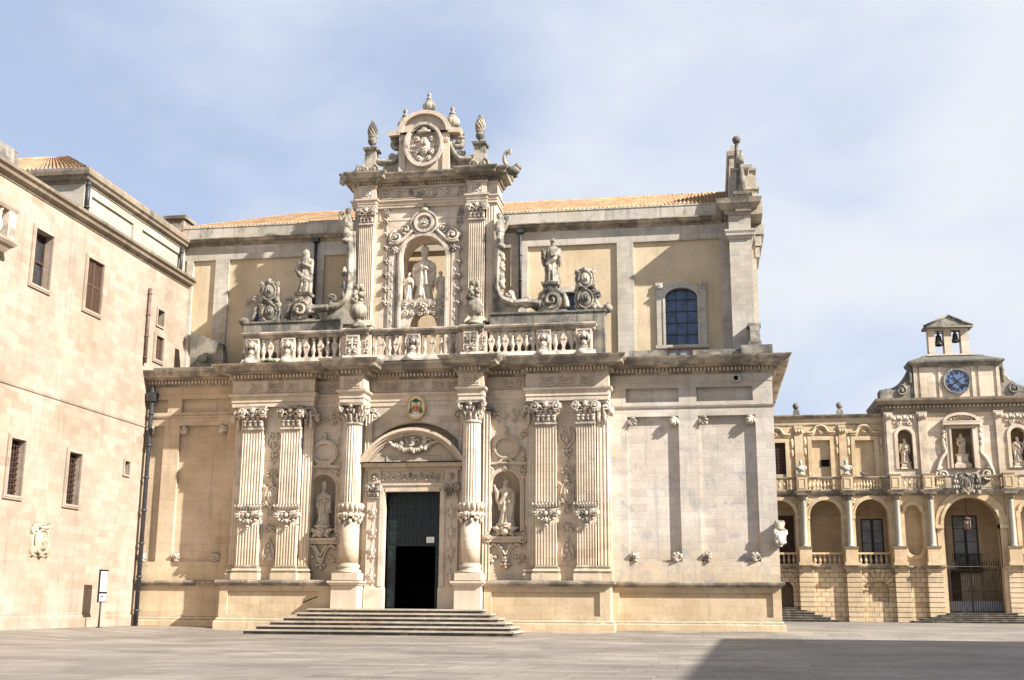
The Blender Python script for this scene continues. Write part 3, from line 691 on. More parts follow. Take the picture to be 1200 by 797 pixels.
# --- plinth
PL = [(XL, YW), (XA, YW), (XA, YPL), (XPL, YPL), (XPL, 64.35), (-18.95, 64.35)]
PR = [(-13.6, 64.35), (-12.0, 64.35), (-12.0, YPL), (XB, YPL), (XB, YW), (XR, YW), (XR, 84)]
LEDGE = [(-.05, 2.26), (.06, 2.26), (.08, 2.32), (.13, 2.36), (.22, 2.40), (.24, 2.50), (.20, 2.56), (-.5, 2.60)]
FOOT = [(-.02, -.4), (.20, -.4), (.20, .30), (.17, .36), (.10, .42), (.07, .52), (-.02, .56)]
for P_ in (PL, PR): m = MB(); m.sweep(P_, LEDGE); part(m, 'plinth_ledge', CORN)
for P_ in ([(XL, YW), (XA, YW), (XA, YPL), (XPL, YPL)], PR[2:]): m = MB(); m.sweep(P_, FOOT); part(m, 'plinth_foot', GOLD)
m = MB()
def plinth_seg(x0, x1, y, pan=None):
    hs = [rect(pan[0], pan[1], .72, 1.98)] if pan else []
    m.plate(rect(x0, x1, -.4, 2.26), hs, y, .13, True)
plinth_seg(XL, XA, YW, None)
plinth_seg(XA, XPL, YPL, (X(266, 700, YPL), X(372, 700, YPL)))
for x, y0, y1 in ((XA, YPL, YW), (XPL, YPL, 64.5)): m.add([(x, y0, -.4), (x, y1, -.4), (x, y1, 2.26), (x, y0, 2.26)], [(0, 1, 2, 3)])
m.plate(rect(XPL, -18.95, 0, 2.26), [], 64.35); part(m, 'plinth', GOLD); m = MB()
plinth_seg(-12.0, XB, YPL, (X(575, 700, YPL)+.03, X(703, 700, YPL)))
plinth_seg(XB, XR, YW, (X(726, 710, YW), X(906, 710, YW)))
m.add([(XR, YW, 0), (XR, 84, 0), (XR, 84, 2.26), (XR, YW, 2.26)], [(0, 1, 2, 3)])
for x, y0, y1 in ((XB, YPL, YW), (-12.0, YPL, 64.5)):
    m.add([(x, y0, -.4), (x, y1, -.4), (x, y1, 2.26), (x, y0, 2.26)], [(0, 1, 2, 3)])
m.plate(rect(-13.6, -12.0, 0, 2.26), [], 64.35)
part(m, 'plinth', GOLD)
# --- central wall with door and niche openings
NL = dict(xc=X(379, 590, YC), w=X(394, 590, YC)-X(364, 590, YC), z0=Z(379, 625, YC), top=Z(379, 556, YC))
NR = dict(xc=X(593, 590, YC), w=X(610, 590, YC)-X(576, 590, YC), z0=Z(593, 623, YC), top=Z(593, 552, YC))
DX0, DX1, DZ0, DZ1 = X(451.5, 650, YC), X(516.5, 650, YC), 1.05, 7.45
m = MB()
pxc = (DX0+DX1)/2; pw = (DX1-DX0)/2+1.46; zs = 8.62; zb_ = zs+.44; ph = Z(485, 501, YC-.92)-zb_
def seg(hw, rise, z, n=26):
    r_ = (hw*hw+rise*rise)/(2*rise); a = math.asin(min(1, hw/r_)); return [(pxc+r_*sin(-a+2*a*k/n), z+rise-r_+r_*cos(-a+2*a*k/n)) for k in range(n+1)]
RECESS = seg(pw+.22, ph+.42, zb_-.02)
m.plate(RECESS, [], YC+.75); V_ = [(p[0], YC, p[1]) for p in RECESS]+[(p[0], YC+.75, p[1]) for p in RECESS]; n_ = len(RECESS); m.add(V_, [(i, (i+1) % n_, n_+(i+1) % n_, n_+i) for i in range(n_)])
hs = [rect(DX0, DX1, DZ0, DZ1), RECESS]+[arch(n['xc'], n['w'], n['z0'], n['top']-n['w']/2) for n in (NL, NR)]
m.plate(rect(XA, XB, 1.02, 13.5), hs, YC, 0)
for xx in (XA, XB): m.add([(xx, YC, ZL), (xx, YW+.3, ZL), (xx, YW+.3, 13.5), (xx, YC, 13.5)], [(0, 1, 2, 3)])
part(m, 'wall', PALE, 'pale carved wall of the portal bay')
for n in (NL, NR):
    q = MB(); r = n['w']/2; zs = n['top']-r; K = 14; dep = .85
    V = []; F = []
    for i, z in enumerate((n['z0'], zs)):
        for k in range(K+1): an = pi*k/K; V.append((n['xc']-r*cos(an), YC+dep*sin(an), z))
    for k in range(K): F.append((k, k+1, K+1+k+1, K+1+k))
    rows = 7; b0 = len(V)
    for j in range(rows+1):
        e = pi/2*j/rows
        for k in range(K+1): an = pi*k/K; V.append((n['xc']-r*cos(an)*cos(e), YC+dep*sin(an)*cos(e), zs+r*sin(e)))
    for j in range(rows):
        for k in range(K): F.append((b0+j*(K+1)+k, b0+j*(K+1)+k+1, b0+(j+1)*(K+1)+k+1, b0+(j+1)*(K+1)+k))
    F.append(tuple(range(K+1))); q.add(V, F, True)
    q.box(n['xc']-r-.02, n['xc']+r+.02, YC+.01, YC+dep+.1, n['z0']-.2, n['z0']-.003)
    part(q, 'niche', CARVG)
    # frame, shelf moulding, oval cartouche and bracket
    q = MB(); xc = n['xc']
    q.ring(arch(xc, n['w']+.42, n['z0'], zs), arch(xc, n['w']+.02, n['z0'], zs), YC-.12, YC+.05)
    q.ring(arch(xc, n['w']+.16, n['z0'], zs), arch(xc, n['w']+.0, n['z0'], zs), YC-.17, YC+.03)
    zf = n['top']+.40
    for s in (-1, 1):
        q.box(xc+s*(r+.38)-.1, xc+s*(r+.38)+.1, YC-.15, YC+.02, n['z0']+.3, zf-.55)
        spiral(q, xc+s*(r+.12), zf-.42, YC-.1, .24, 1.4, s, pi/2, .07, 16, .1); q.blob((xc+s*(r+.16), YC-.08, zf-.75), (.13, .12, .2), 7, 5)
        curve(q, [(xc+s*(r+.42), zf), (xc+s*r*.75, zf), (xc+s*.3, zf+.16), (xc, zf+.42)], .085, .07, 6, YC-.13)
        flower(q, xc+s*(r+.34), YC-.04, n['z0']+.8, .13); flower(q, xc+s*(r+.34), YC-.04, n['z0']+1.6, .11)
    q.sweep([(xc-r-.55, YC), (xc+r+.55, YC)], [(-.02, zf-.04), (.12, zf-.04), (.2, zf+.04), (.2, zf+.1), (-.02, zf+.13)])
    flower(q, xc, YC-.12, zf-.28, .2)
    q2 = Z(xc and 380, 531 if n is NL else 528, YC); zo = q2; ow, oh = .62, .56
    q.ring(oval(xc, zo, ow+.16, oh+.16), oval(xc, zo, ow, oh), YC-.18, YC+.02); q.ring(oval(xc, zo, ow+.05, oh+.05), oval(xc, zo, ow-.04, oh-.04), YC-.22, YC+.01)
    q.prism(oval(xc, zo, ow, oh), YC-.05, YC+.01)
    flower(q, xc, YC-.15, zo+oh+.2, .15); q.blob((xc, YC-.1, zo+oh+.45), (.1, .1, .16), 6, 5)
    for s in (-1, 1):
        flower(q, xc+s*(ow+.1), YC-.16, zo, .12)
        q.blob((xc+s*(ow+.36), YC-.08, zo-.38), (.12, .1, .2), 7, 5); q.blob((xc+s*(ow+.36), YC-.08, zo-.68), (.15, .12, .12), 7, 5); spiral(q, xc+s*(ow+.3), zo-.1, YC-.06, .14, 1.2, s, pi/2, .05, 12, .05)
        c = (xc+s*(r+.15), zo+.75); flower(q, c[0], YC-.05, c[1], .2, 5)
        for k in range(3): q.blob((c[0]+s*(.18-.14*k), YC-.06, c[1]+.16-.18*k), (.12, .1, .11), 6, 4)
    # bracket below
    zb_ = n['z0']-.18
    q.sweep([(xc-r-.1, YC-.05), (xc+r+.1, YC-.05)], [(-.02, zb_-.42), (.18, zb_-.42), (.2, zb_-.32), (.32, zb_-.22), (.34, zb_-.1), (-.02, zb_-.06)])
    for s in (-1, 1):
        spiral(q, xc+s*(r+.12), zb_-.2, YC-.24, .27, 1.5, -s, pi/2, .085, 18, .12); q.blob((xc+s*(r+.12), YC-.15, zb_-.2), (.25, .15, .25), 10, 6)
        curve(q, [(xc+s*(r+.02), zb_-.62), (xc+s*r*.8, zb_-.5), (xc+s*.3, zb_-.8), (xc+s*.08, zb_-1.45)], .10, .06, 6, YC-.14); q.blob((xc+s*(r+.05), YC-.15, zb_-.62), .1, 7, 5)
        curve(q, [(xc+s*.38, zb_-.5), (xc+s*.2, zb_-.75), (xc, zb_-1.1)], .08, .06, 6, YC-.2)
        c = (xc+s*(r+.05), Z(380, 654, YC)); flower(q, c[0], YC-.06, c[1], .24, 6)
        for k in range(4): q.blob((c[0]+s*(.3-.2*k), YC-.05, c[1]-.05+.22*((k % 2)-.5)), (.14, .1, .13), 6, 4)
    cherub(q, xc, YC-.2, n['z0']-.02, .3)
    for s in (-1, 1): q.tube([(xc, YC-.1, n['z0']-.1), (xc+s*.5, YC-.25, n['z0']+.18), (xc+s*.72, YC-.1, n['z0']+.22)], [.16, .15, .05], 7)
    q.box(xc-.7, xc+.7, YC-.1, YC+.5, n['z0']-.02, n['z0']+.02)
    q.lathe([(.35, n['z0']-.28), (.5, n['z0']-.05), (.42, n['z0']+.2), (.55, n['z0']+.38), (.56, n['z0']+.44), (.4, n['z0']+.45)], (xc, YC+.12, 0), 18)
    for k in range(4): q.blob((xc+.05*(k % 2), YC-.12, zb_-1.25-.17*k), (.17-.02*k, .13, .12), 7, 5)
    for s in (-1, 1): q.blob((xc+s*.2, YC-.08, zb_-1.6), (.14, .1, .12), 6, 4)
    part(q, 'niche_surround', CARVG)
# --- pilasters with capital, collar and base
def pilaster(x0, x1, bx0, bx1):
    m = MB(); n = 7
    m.prismz(fluted_plan(x0, x1, YP-.18, YC+.05, n), 3.35, 5.65); m.prismz(fluted_plan(x0, x1, YP-.18, YC+.05, n), 6.75, 11.0)
    m.prismz(fluted_plan(bx0, bx1, YP+.22, YC+.05, 3, .04), 3.35, 12.3)
    m.box(x0, x1, YP-.14, YC, 5.6, 6.8); m.box(x0+.02, x1-.02, YP-.14, YC, 10.95, 12.3)
    o = part(m, 'pilaster', PALE)
    m = MB(); xc = (x0+x1)/2; w_ = x1-x0
    cap_flat(m, xc, w_, YP-.18, 11.05, 12.36); xc2 = (bx0+bx1)/2
    for s in (-.16, .16): leaf3(m, xc2+s, YP+.18, 11.05, .6, 0, -.12, .17); leaf3(m, xc2+s*.7, YP+.18, 11.5, .55, 0, -.14, .17)
    m.box(bx0-.05, bx1+.05, YP+.06, YC, 12.18, 12.36); d = -1 if bx0 < x0 else 1
    spiral(m, xc2+d*.22, 12.0, YP+.12, .24, 1.4, -d, pi/2, .08, 14, .08); m.blob((xc2+d*.5, YP+.26, 11.75), (.2, .2, .3), 8, 6, .4, 2)
    part(m, 'capital', CARV, parent=o)
    m = MB(); cuff_flat(m, xc, w_, YP-.18, 5.65, 6.75); part(m, 'collar', CARV, parent=o)
    m = MB(); x2, x3 = min(x0, bx0), max(x1, bx1)
    B = [(-.05, 2.58), (.2, 2.58), (.2, 2.95), (.1, 3.0), (.17, 3.08), (.14, 3.18), (.04, 3.24), (.08, 3.3), (.0, 3.38), (-.05, 3.38)]
    m.sweep([(x0, YC), (x0, YP-.18), (x1, YP-.18), (x1, YC)], B); m.sweep([(bx0, YC), (bx0, YP+.22), (bx1, YP+.22), (bx1, YC)], B)
    part(m, 'pilaster_base', PALE, parent=o)
pX = lambda p: X(p, 505, YP-.18)
PIL = [(pX(285), pX(308), pX(275.5), pX(284)), (pX(330), pX(352), pX(353.5), pX(364.5)), (X(628, 500, YP-.18), X(651.5, 500, YP-.18), X(617, 500, YP-.18), X(627, 500, YP-.18)), (X(675.5, 498, YP-.18), X(697, 498, YP-.18), X(698.5, 498, YP-.18), X(711, 498, YP-.18))]
for p in PIL: pilaster(*p)
# low wall course behind the pilaster bases, architrave over capitals
GA0, GA1 = PIL[0][2]-.02, PIL[1][3]+.02
GB0, GB1 = PIL[2][2]-.02, PIL[3][3]+.02
# --- relief pendants between the pilaster pairs
for x0, x1, yy in ((PIL[0][1], PIL[1][0], 0), (PIL[2][1], PIL[3][0], 0)):
    xc = (x0+x1)/2; yb8 = YP+.26; m = MB(); m.box(x0, x1, yb8, YC, 2.6, 12.34); m.box(x0+.06, x1-.06, yb8-.06, yb8, 2.6, 3.3); part(m, 'backing_wall', PALE); m = MB(); y = yb8-.02
    heart_drop(m, xc, 10.85, 9.0, .86, y); part(m, 'relief', CARVG)
    m = MB(); m.box(xc-.36, xc+.36, y-.02, yb8+.02, 8.3, 8.85); scrolls(m, xc, 8.57, y-.05, .8, .5, 1, .05); part(m, 'relief', CARVG)
    m = MB(); cartouche(m, xc, 7.25, y, .9, 1.35, False); m.blob((xc, y-.05, 8.05), (.1, .1, .25), 6, 5); scrolls(m, xc, 6.35, y, .5, .4, 1, .05); part(m, 'relief', CARVG)
    m = MB(); scrolls(m, xc, 5.45, y, .8, .5, 1, .06); part(m, 'relief', CARVG)
    m = MB(); m.prism([(xc-.36, 3.65), (xc+.36, 3.65), (xc+.36, 4.0), (xc+.14, 4.75), (xc, 5.05), (xc-.14, 4.75), (xc-.36, 4.0)], y-.03, yb8+.02)
    for s in (-1, 1):
        spiral(m, xc+s*.18, 3.9, y-.06, .17, 1.3, s, -pi/2, .055, 14, .06); curve(m, [(xc+s*.34, 4.0), (xc+s*.22, 4.4), (xc+s*.05, 4.75)], .06, .05, 6, y-.06)
    for k in range(3): m.blob((xc, y-.08, 4.2+.28*k), (.12-.02*k, .09, .13), 7, 5)
    part(m, 'relief', CARVG)
# --- the two great columns
COLX = [(X(403, 520, YK)+X(424, 520, YK))/2, (X(542, 520, YK)+X(564, 520, YK))/2]
for xc in COLX:
    m = MB(); m.box(xc-.72, xc+.72, YPD, 64.4, 1.0, 2.30)
    m.sweep([(xc-.72, 64.4), (xc-.72, YPD), (xc+.72, YPD), (xc+.72, 64.4)], [(-.05, 2.28), (.06, 2.28), (.12, 2.36), (.2, 2.42), (.2, 2.52), (-.72, 2.56)])
    o = part(m, 'column', CARVG)
    m = MB(); m.box(xc-.72, xc+.72, YK-.72, YK+.5, 2.56, 2.95)
    m.lathe([(.70, 2.95), (.72, 3.02), (.70, 3.1), (.60, 3.15), (.57, 3.22), (.62, 3.27), (.64, 3.33), (.60, 3.38), (.55, 3.42), (.535, 3.5)], (xc, YK, 0), 32); part(m, 'column_base', CARVG, parent=o)
    m = MB(); m.lathe([(.535, 3.5), (.53, 4.5), (.525, 5.9)], (xc, YK, 0), 32); fluted_column(m, xc, YK, .525, .49, 6.7, 11.2); part(m, 'shaft', PALE, parent=o)
    m = MB(); cuff_round(m, xc, YK, .53, 5.66, 6.76); part(m, 'collar', CARVG, parent=o)
    m = MB(); cap_round(m, xc, YK, .48, 11.2, 12.36)
    for s in (-1, 1):
        m.tube([(xc+s*.5, YC-.02, 11.5), (xc+s*.95, YC-.1, 11.9), (xc+s*1.1, YC-.05, 11.6)], [.1, .12, .05], 6); spiral(m, xc+s*1.0, 11.75, YC-.05, .26, 1.4, -s, pi/2, .075, 16, .08)
        spiral(m, xc+s*.85, 12.1, YC-.05, .18, 1.3, s, -pi/2, .06, 14, .06)
    part(m, 'capital', CARV, parent=o)
    m = MB()
    for s in (-1, 1): m.prismz(fluted_plan(xc+s*.72-.19, xc+s*.72+.19, YC-.3, YC+.05, 2, .04), 2.6, 11.9)
    part(m, 'flanking_strip', PALE, parent=o)
# --- entablature
c0, c1 = COLX
def ent_path(d=0):
    return [(XL, YW), (XA+.02, YW), (XA+.02, YP-.02), (GA1, YP-.02), (GA1, YC-.02), (c0-.66, YC-.02), (c0-.66, YK-.56), (c0+.66, YK-.56), (c0+.66, YC-.02),
            (c1-.66, YC-.02), (c1-.66, YK-.56), (c1+.66, YK-.56), (c1+.66, YC-.02), (GB0, YC-.02), (GB0, YP-.02), (XB-.02, YP-.02), (XB-.02, YW), (XR, YW), (XR, 84)]
EP = ent_path(); EPC = EP[1:17]
m = MB(); m.sweep(EPC, [(-.3, 12.36), (.03, 12.36), (.03, 12.62), (.07, 12.63), (.07, 12.88), (.12, 12.92), (.2, 13.0), (.22, 13.1), (-.3, 13.12)]); part(m, 'architrave', PALE)
m = MB(); m.sweep(EPC, [(-.3, 13.08), (.05, 13.08), (.05, 13.92), (-.3, 13.92)]); part(m, 'frieze', CARVG)
m = MB(); m.sweep([(XL, YW), (XA+.1, YW)], [(-.02, 12.02), (.05, 12.02), (.09, 12.12), (-.02, 12.16)]); part(m, 'string_course', GOLD); m = MB(); m.sweep([(XB-.1, YW), (XR, YW), (XR, 84)], [(-.02, 12.02), (.05, 12.02), (.09, 12.12), (-.02, 12.16)]); part(m, 'string_course', WHITE)
CORP = [(-.3, 13.9), (.10, 13.9), (.10, 13.98), (.16, 14.0), (.16, 14.22), (.40, 14.26), (.46, 14.30), (.86, 14.34), (.88, 14.50), (.94, 14.56), (1.02, 14.66), (1.06, 14.76), (-.3, 14.88)]
# wings carry the same cornice a little lower under the eaves
m = MB(); m.sweep(EP, CORP); part(m, 'cornice', CORN)
m = MB(); m.sweep([(XL, YW), (XA, YW)], [(-.3, 13.45), (.02, 13.45), (.02, 13.92), (-.3, 13.92)]); part(m, 'frieze', GOLD); m = MB(); m.sweep([(XB, YW), (XR, YW), (XR, 84)], [(-.3, 13.45), (.02, 13.45), (.02, 13.92), (-.3, 13.92)]); part(m, 'frieze', WHITE)
m = MB(); m.dentils(EP[:-1], .12, .30, 14.03, 14.21, .12, .09); m.dentils([(XR, YW), (XR, 78)], .12, .30, 14.03, 14.21, .12, .09); part(m, 'dentil_band', PALE)
# carved frieze panels
def frieze_panel(x0, x1, y, z0=13.18, z1=13.86, kind=0):
    q = MB(); xc = (x0+x1)/2; w_ = x1-x0; h_ = z1-z0; zc = (z0+z1)/2
    q.ring(rect(x0, x1, z0, z1), rect(x0+.06, x1-.06, z0+.06, z1-.06), y-.04, y+.02)
    k = max(1, round(w_/1.0))
    for i in range(k):
        x = x0+w_*(i+.5)/k; ww = w_/k
        for s in (-1, 1):
            spiral(q, x+s*ww*.23, zc+.04, y-.02, min(.2, ww*.19), 1.4, s, -pi/2, .045, 14, .05, tail=(x, zc-h_*.36)); spiral(q, x+s*ww*.3, zc-.12, y-.01, .1, 1.2, -s, pi/2, .035, 10, .03)
        flower(q, x, y-.01, zc, .12, 5)
    part(q, 'frieze_panel', CARVG)
yf = YP-.07
for a, b in ((293, 307), (313, 331), (336, 350)): frieze_panel(X(a, 451, yf), X(b, 451, yf), yf)
for a, b in ((632, 650), (653, 674), (678, 696)): frieze_panel(X(a, 445, yf), X(b, 445, yf), yf)
yf = YC-.07
for a, b in ((366, 396), (440, 470), (478, 498), (505, 537), (585, 614)): frieze_panel(X(a, 450, yf), X(b, 450, yf), yf)
for xc in COLX: frieze_panel(xc-.5, xc+.5, YK-.61)
# scroll relief beside the capitals, over the niches
for xc in (NL['xc'], NR['xc']):
    q = MB()
    for s in (-1, 1):
        spiral(q, xc+s*.45, 11.85, YC-.02, .28, 1.3, s, -pi/2, .06, 14, .05, tail=(xc+s*.05, 11.5)); spiral(q, xc+s*.42, 11.45, YC-.02, .2, 1.3, -s, pi/2, .05, 12, .05)
    flower(q, xc, YC-.02, 11.7, .15); part(q, 'relief', CARVG)
# --- portal
YD = YC-.42
m = MB()
for s, xa, xb in ((-1, DX0-1.02, DX0), (1, DX1, DX1+1.02)):
    m.box(min(xa, xb), max(xa, xb), YD, YC+.3, 1.05, 7.9)
    e = xa if s < 0 else xb
    m.box(min(xa, xb)-.04, max(xa, xb)+.04, YD-.07, YC, 1.05, 2.1); m.taper(min(xa, xb)-.04, max(xa, xb)+.04, YD-.07, YC, 2.1, 2.25, .04)
    i0 = DX0-.32 if s < 0 else DX1
    m.box(i0, i0+.32, YD-.05, YD+.02, 2.25, 7.6); m.box(i0+.05, i0+.27, YD-.09, YD, 2.25, 7.6)
m.box(DX0-.32, DX1+.32, YD-.05, YC+.3, DZ1, 7.78); m.box(DX0-.36, DX1+.36, YD-.11, YC, 7.78, 7.9)
m.box(DX0-1.02, DX1+1.02, YD+.02, YC+.3, 7.9, 8.62)
for xe in (DX0-.62, DX1+.62): m.box(xe-.36, xe+.36, YD-.08, YC, 7.9, 8.62)
PO = part(m, 'portal', CARVG)
m = MB(); zs = 8.62
m.sweep([(DX0-1.1, YC), (DX0-1.1, YD-.02), (DX1+1.1, YD-.02), (DX1+1.1, YC)], [(-.1, zs), (.06, zs), (.08, zs+.06), (.08, zs+.16), (.24, zs+.2), (.3, zs+.32), (.34, zs+.4), (-.1, zs+.44)])
m.dentils([(DX0-1.1, YD-.02), (DX1+1.1, YD-.02)], .08, .17, zs+.07, zs+.17, .08, .06)
part(m, 'lintel_cornice', CARVG, parent=PO)
m = MB(); q = DX1-DX0; n_ = 12
for k in range(n_):
    x = DX0-.3+(q+.6)*(k+.5)/n_; spiral(m, x, 8.26, YD-.0, .15, 1.3, 1 if k % 2 else -1, -pi/2, .045, 12, .05); m.blob((x, YD-.02, 8.42 if k % 2 else 8.1), (.1, .08, .09), 6, 4)
for xe in (DX0-.62, DX1+.62): flower(m, xe, YD-.08, 8.26, .24, 6)
part(m, 'lintel_frieze', CARV, parent=PO)
for xe in (DX0-.66, DX1+.66):
    m = MB(); cap_flat(m, xe, .62, YD-.02, 7.1, 7.9); part(m, 'jamb_capital', CARV, parent=PO)
    m = MB()
    for zc_, hh in ((2.75, .9), (4.1, 1.0), (5.2, .9), (6.3, .9)):
        m.blob((xe, YD-.01, zc_), (.13, .08, hh*.3), 8, 6)
        for s in (-1, 1): spiral(m, xe+s*.14, zc_+.1, YD-.01, .11, 1.2, s, -pi/2, .04, 10, .04, tail=(xe, zc_-hh*.4)); spiral(m, xe+s*.1, zc_-.25, YD-.01, .09, 1.2, -s, pi/2, .035, 10, .03)
        m.tube([(xe, YD, zc_-hh*.55), (xe, YD-.03, zc_), (xe, YD, zc_+hh*.55)], [.03, .05, .02], 6)
    part(m, 'jamb_relief', CARVG, parent=PO)
# segmental pediment
zb_ = zs+.44
m = MB()
for o0, o1, yo in ((0, .16, .56), (.16, .26, .46), (.26, .4, .3)):
    A = seg(pw-o0, ph-o0, zb_); B = seg(pw-o1*1.15, ph-o1, zb_)
    m.ring(A+[A[0]], B+[B[0]], YD-yo, YC+.3)
part(m, 'pediment', CARVG, parent=PO)
m = MB(); T = seg(pw-.42, ph-.38, zb_); m.prism(T, YD-.06, YC+.02)
m.ring(rect(pxc-1.55, pxc+1.55, zb_+.05, zb_+.45), rect(pxc-1.45, pxc+1.45, zb_+.12, zb_+.38), YD-.1, YD-.05)
D_ = seg(pw-.5, ph-.46, zb_, 44)
for k, p in enumerate(D_[1:-1]): m.box(p[0]-.04, p[0]+.04, YD-.2, YD-.05, p[1]-.06, p[1]+.05)
part(m, 'tympanum', CARVG, parent=PO)
m = MB(); zg = zb_+1.15
for k in range(25):
    t = k/24*2-1; xx = pxc+t*1.35; zz = zg-.55*(1-t*t)+.05
    for j in range(2): m.blob((xx+rnd.uniform(-.05, .05), YD-.16-.08*j, zz+rnd.uniform(-.09, .09)), .1+.06*(1-abs(t)), 7, 5)
for s in (-.75, 0, .75):
    m.blob((pxc+s*.9, YD-.18, zg+.22), (.13, .13, .14), 8, 6); m.blob((pxc+s*.9, YD-.16, zg-.05), (.17, .15, .22), 8, 6); m.tube([(pxc+s*.9, YD-.2, zg+.05), (pxc+s*.9+.3, YD-.22, zg+.15), (pxc+s*.9+.35, YD-.2, zg-.1)], [.07, .06, .05], 6); m.tube([(pxc+s*.9, YD-.2, zg-.15), (pxc+s*.9-.25, YD-.25, zg-.25)], [.09, .06], 6)
part(m, 'garland', CARV, parent=PO)
# relieving arch cut in the wall above
m = MB(); A = seg(pw+.62, ph+.85, zb_-.0); B = seg(pw+.24, ph+.44, zb_)
m.ring(A+[A[0]], B+[B[0]], YC-.05, YC+.02); part(m, 'relieving_arch', PALE)
# door
yd = YC+.30
m = MB(); wx0, wx1, wz1 = X(464, 640, yd), X(510.5, 640, yd), Z(487, 640, yd)
m.plate(rect(DX0, DX1, DZ0, DZ1), [rect(wx0, wx1, DZ0+.01, wz1)], yd, .12)
m.box(DX0-.01, DX0+.0, YC, yd, DZ0, DZ1)
D = part(m, 'door', DOOR)
m = MB(); rows = [(wz1+.12, wz1+.75), (wz1+.9, wz1+1.35), (wz1+1.5, wz1+2.15), (wz1+2.3, DZ1-.12)]
n_ = 6
for z0, z1 in rows:
    for k in range(n_):
        x0 = DX0+.16+(DX1-DX0-.32)*k/n_; x1 = DX0+.16+(DX1-DX0-.32)*(k+1)/n_
        m.ring(rect(x0+.05, x1-.05, z0, z1), rect(x0+.11, x1-.11, z0+.06, z1-.06), yd-.04, yd+.01); m.taper(x0+.15, x1-.15, yd-.03, yd+.01, z0+.1, z1-.1, .01)
for k in range(5):
    for x0, x1 in ((DX0+.08, wx0-.06), (wx1+.06, DX1-.08)): m.ring(rect(x0, x1, DZ0+.1+k*.66, DZ0+.66+k*.66), rect(x0+.05, x1-.05, DZ0+.16+k*.66, DZ0+.6+k*.66), yd-.03, yd+.01)
part(m, 'door_panel', DOOR, parent=D)
m = MB()
for s in (0, 1):
    xx = DX0 if s == 0 else DX1
    m.add([(xx, YC, DZ0), (xx, yd, DZ0), (xx, yd, DZ1), (xx, YC, DZ1)], [(0, 1, 2, 3)])
m.add([(DX0, YC, DZ1), (DX1, YC, DZ1), (DX1, yd, DZ1), (DX0, yd, DZ1)], [(0, 1, 2, 3)])
part(m, 'door_reveal', CARVG, parent=PO)
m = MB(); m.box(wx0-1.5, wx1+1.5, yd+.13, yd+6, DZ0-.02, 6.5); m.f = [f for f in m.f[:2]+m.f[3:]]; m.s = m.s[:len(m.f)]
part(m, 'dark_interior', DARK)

# --- terrace roof over the aisle, low parapets
m = MB(); m.add([(XL, YW, 14.86), (XR, YW, 14.86), (XR, 84, 14.86), (XL, 84, 14.86)], [(0, 1, 2, 3)]); part(m, 'terrace', GREY)
m = MB(); m.box(X(737, 415, 65.2), X(781, 410, 65.2), 65.15, 65.5, 14.86, 15.36); part(m, 'parapet', GREY); m = MB(); m.box(X(812, 410, 65.2), X(868, 408, 65.2), 65.15, 65.5, 14.86, 15.30); part(m, 'parapet', GREY); m = MB(); m.box(X(868.5, 408, 65.2), X(905, 408, 65.2), 64.9, 65.6, 14.86, 15.45)
part(m, 'parapet', GREY); m = MB(); m.box(XL+.1, XA-.2, 65.1, 65.5, 14.86, 15.12); part(m, 'parapet', GREY)
m = MB(); a, b = X(782, 410, 65.1), X(811, 410, 65.1)
m.box(a, b, 65.1, 65.3, 15.36, 15.48); m.box(a+.02, a+.12, 65.12, 65.3, 14.9, 15.36); m.box(b-.12, b-.02, 65.12, 65.3, 14.9, 15.36); m.box((a+b)/2-.04, (a+b)/2+.04, 65.13, 65.3, 14.9, 15.36)
o = part(m, 'hatch_window', WOODR); m = MB(); m.box(a+.12, b-.12, 65.2, 65.24, 14.9, 15.36); part(m, 'pane', PANE, parent=o)
# walls that back the end pieces of the balustrade and carry the sculptures
a0, a1 = X(286.5, 380, 64.75), X(398, 380, 64.75); b0, b1 = X(574, 380, 64.75), X(709, 380, 64.75)
zt1 = Z(330, 378, 64.75); zt2 = Z(690, 365, 64.75)
m = MB(); m.box(a0, a1, 64.75, 65.6, 14.86, zt1); m.box(a0-.06, a1, 64.68, 65.66, zt1, zt1+.09); part(m, 'attic_wall', GREY)
m = MB(); m.box(b0, b1, 64.75, 65.6, 14.86, zt2); m.box(b0, b1+.06, 64.68, 65.66, zt2, zt2+.09); part(m, 'attic_wall', GREY)
ZT1, ZT2 = zt1+.09, zt2+.09

# ==================================================================== upper shrine (aedicule)
YA = 65.75
AF = 65.3   # pilaster front
ax = lambda p, y: X(p, y, AF)
pl0, pl1 = ax(415.5, 260), ax(437.5, 260); pr0, pr1 = ax(550, 250), ax(568, 250)
AX0, AX1 = pl0-.12, ax(580, 300)
axc = ax(496.5, 300)
zc0, zc1, ztop = 23.6, 24.75, 26.55
m = MB()
nw = X(523, 300, YA)-X(470.5, 300, YA); ntop = Z(497, 277, YA); nxc = X(497, 300, YA)
m.plate(rect(AX0, AX1, 14.9, 24.9), [arch(nxc, nw, 14.92, ntop-nw/2)], YA, 1.5)
m.plate(rect(AX0, AX1, 14.9, 24.9), [arch(nxc, nw, 14.92, ntop-nw/2)], YA+1.5)
for xx in (AX0, AX1): m.add([(xx, YA, 14.9), (xx, YA+1.5, 14.9), (xx, YA+1.5, 24.9), (xx, YA, 24.9)], [(0, 1, 2, 3)])
SH = part(m, 'upper_shrine', PALE)
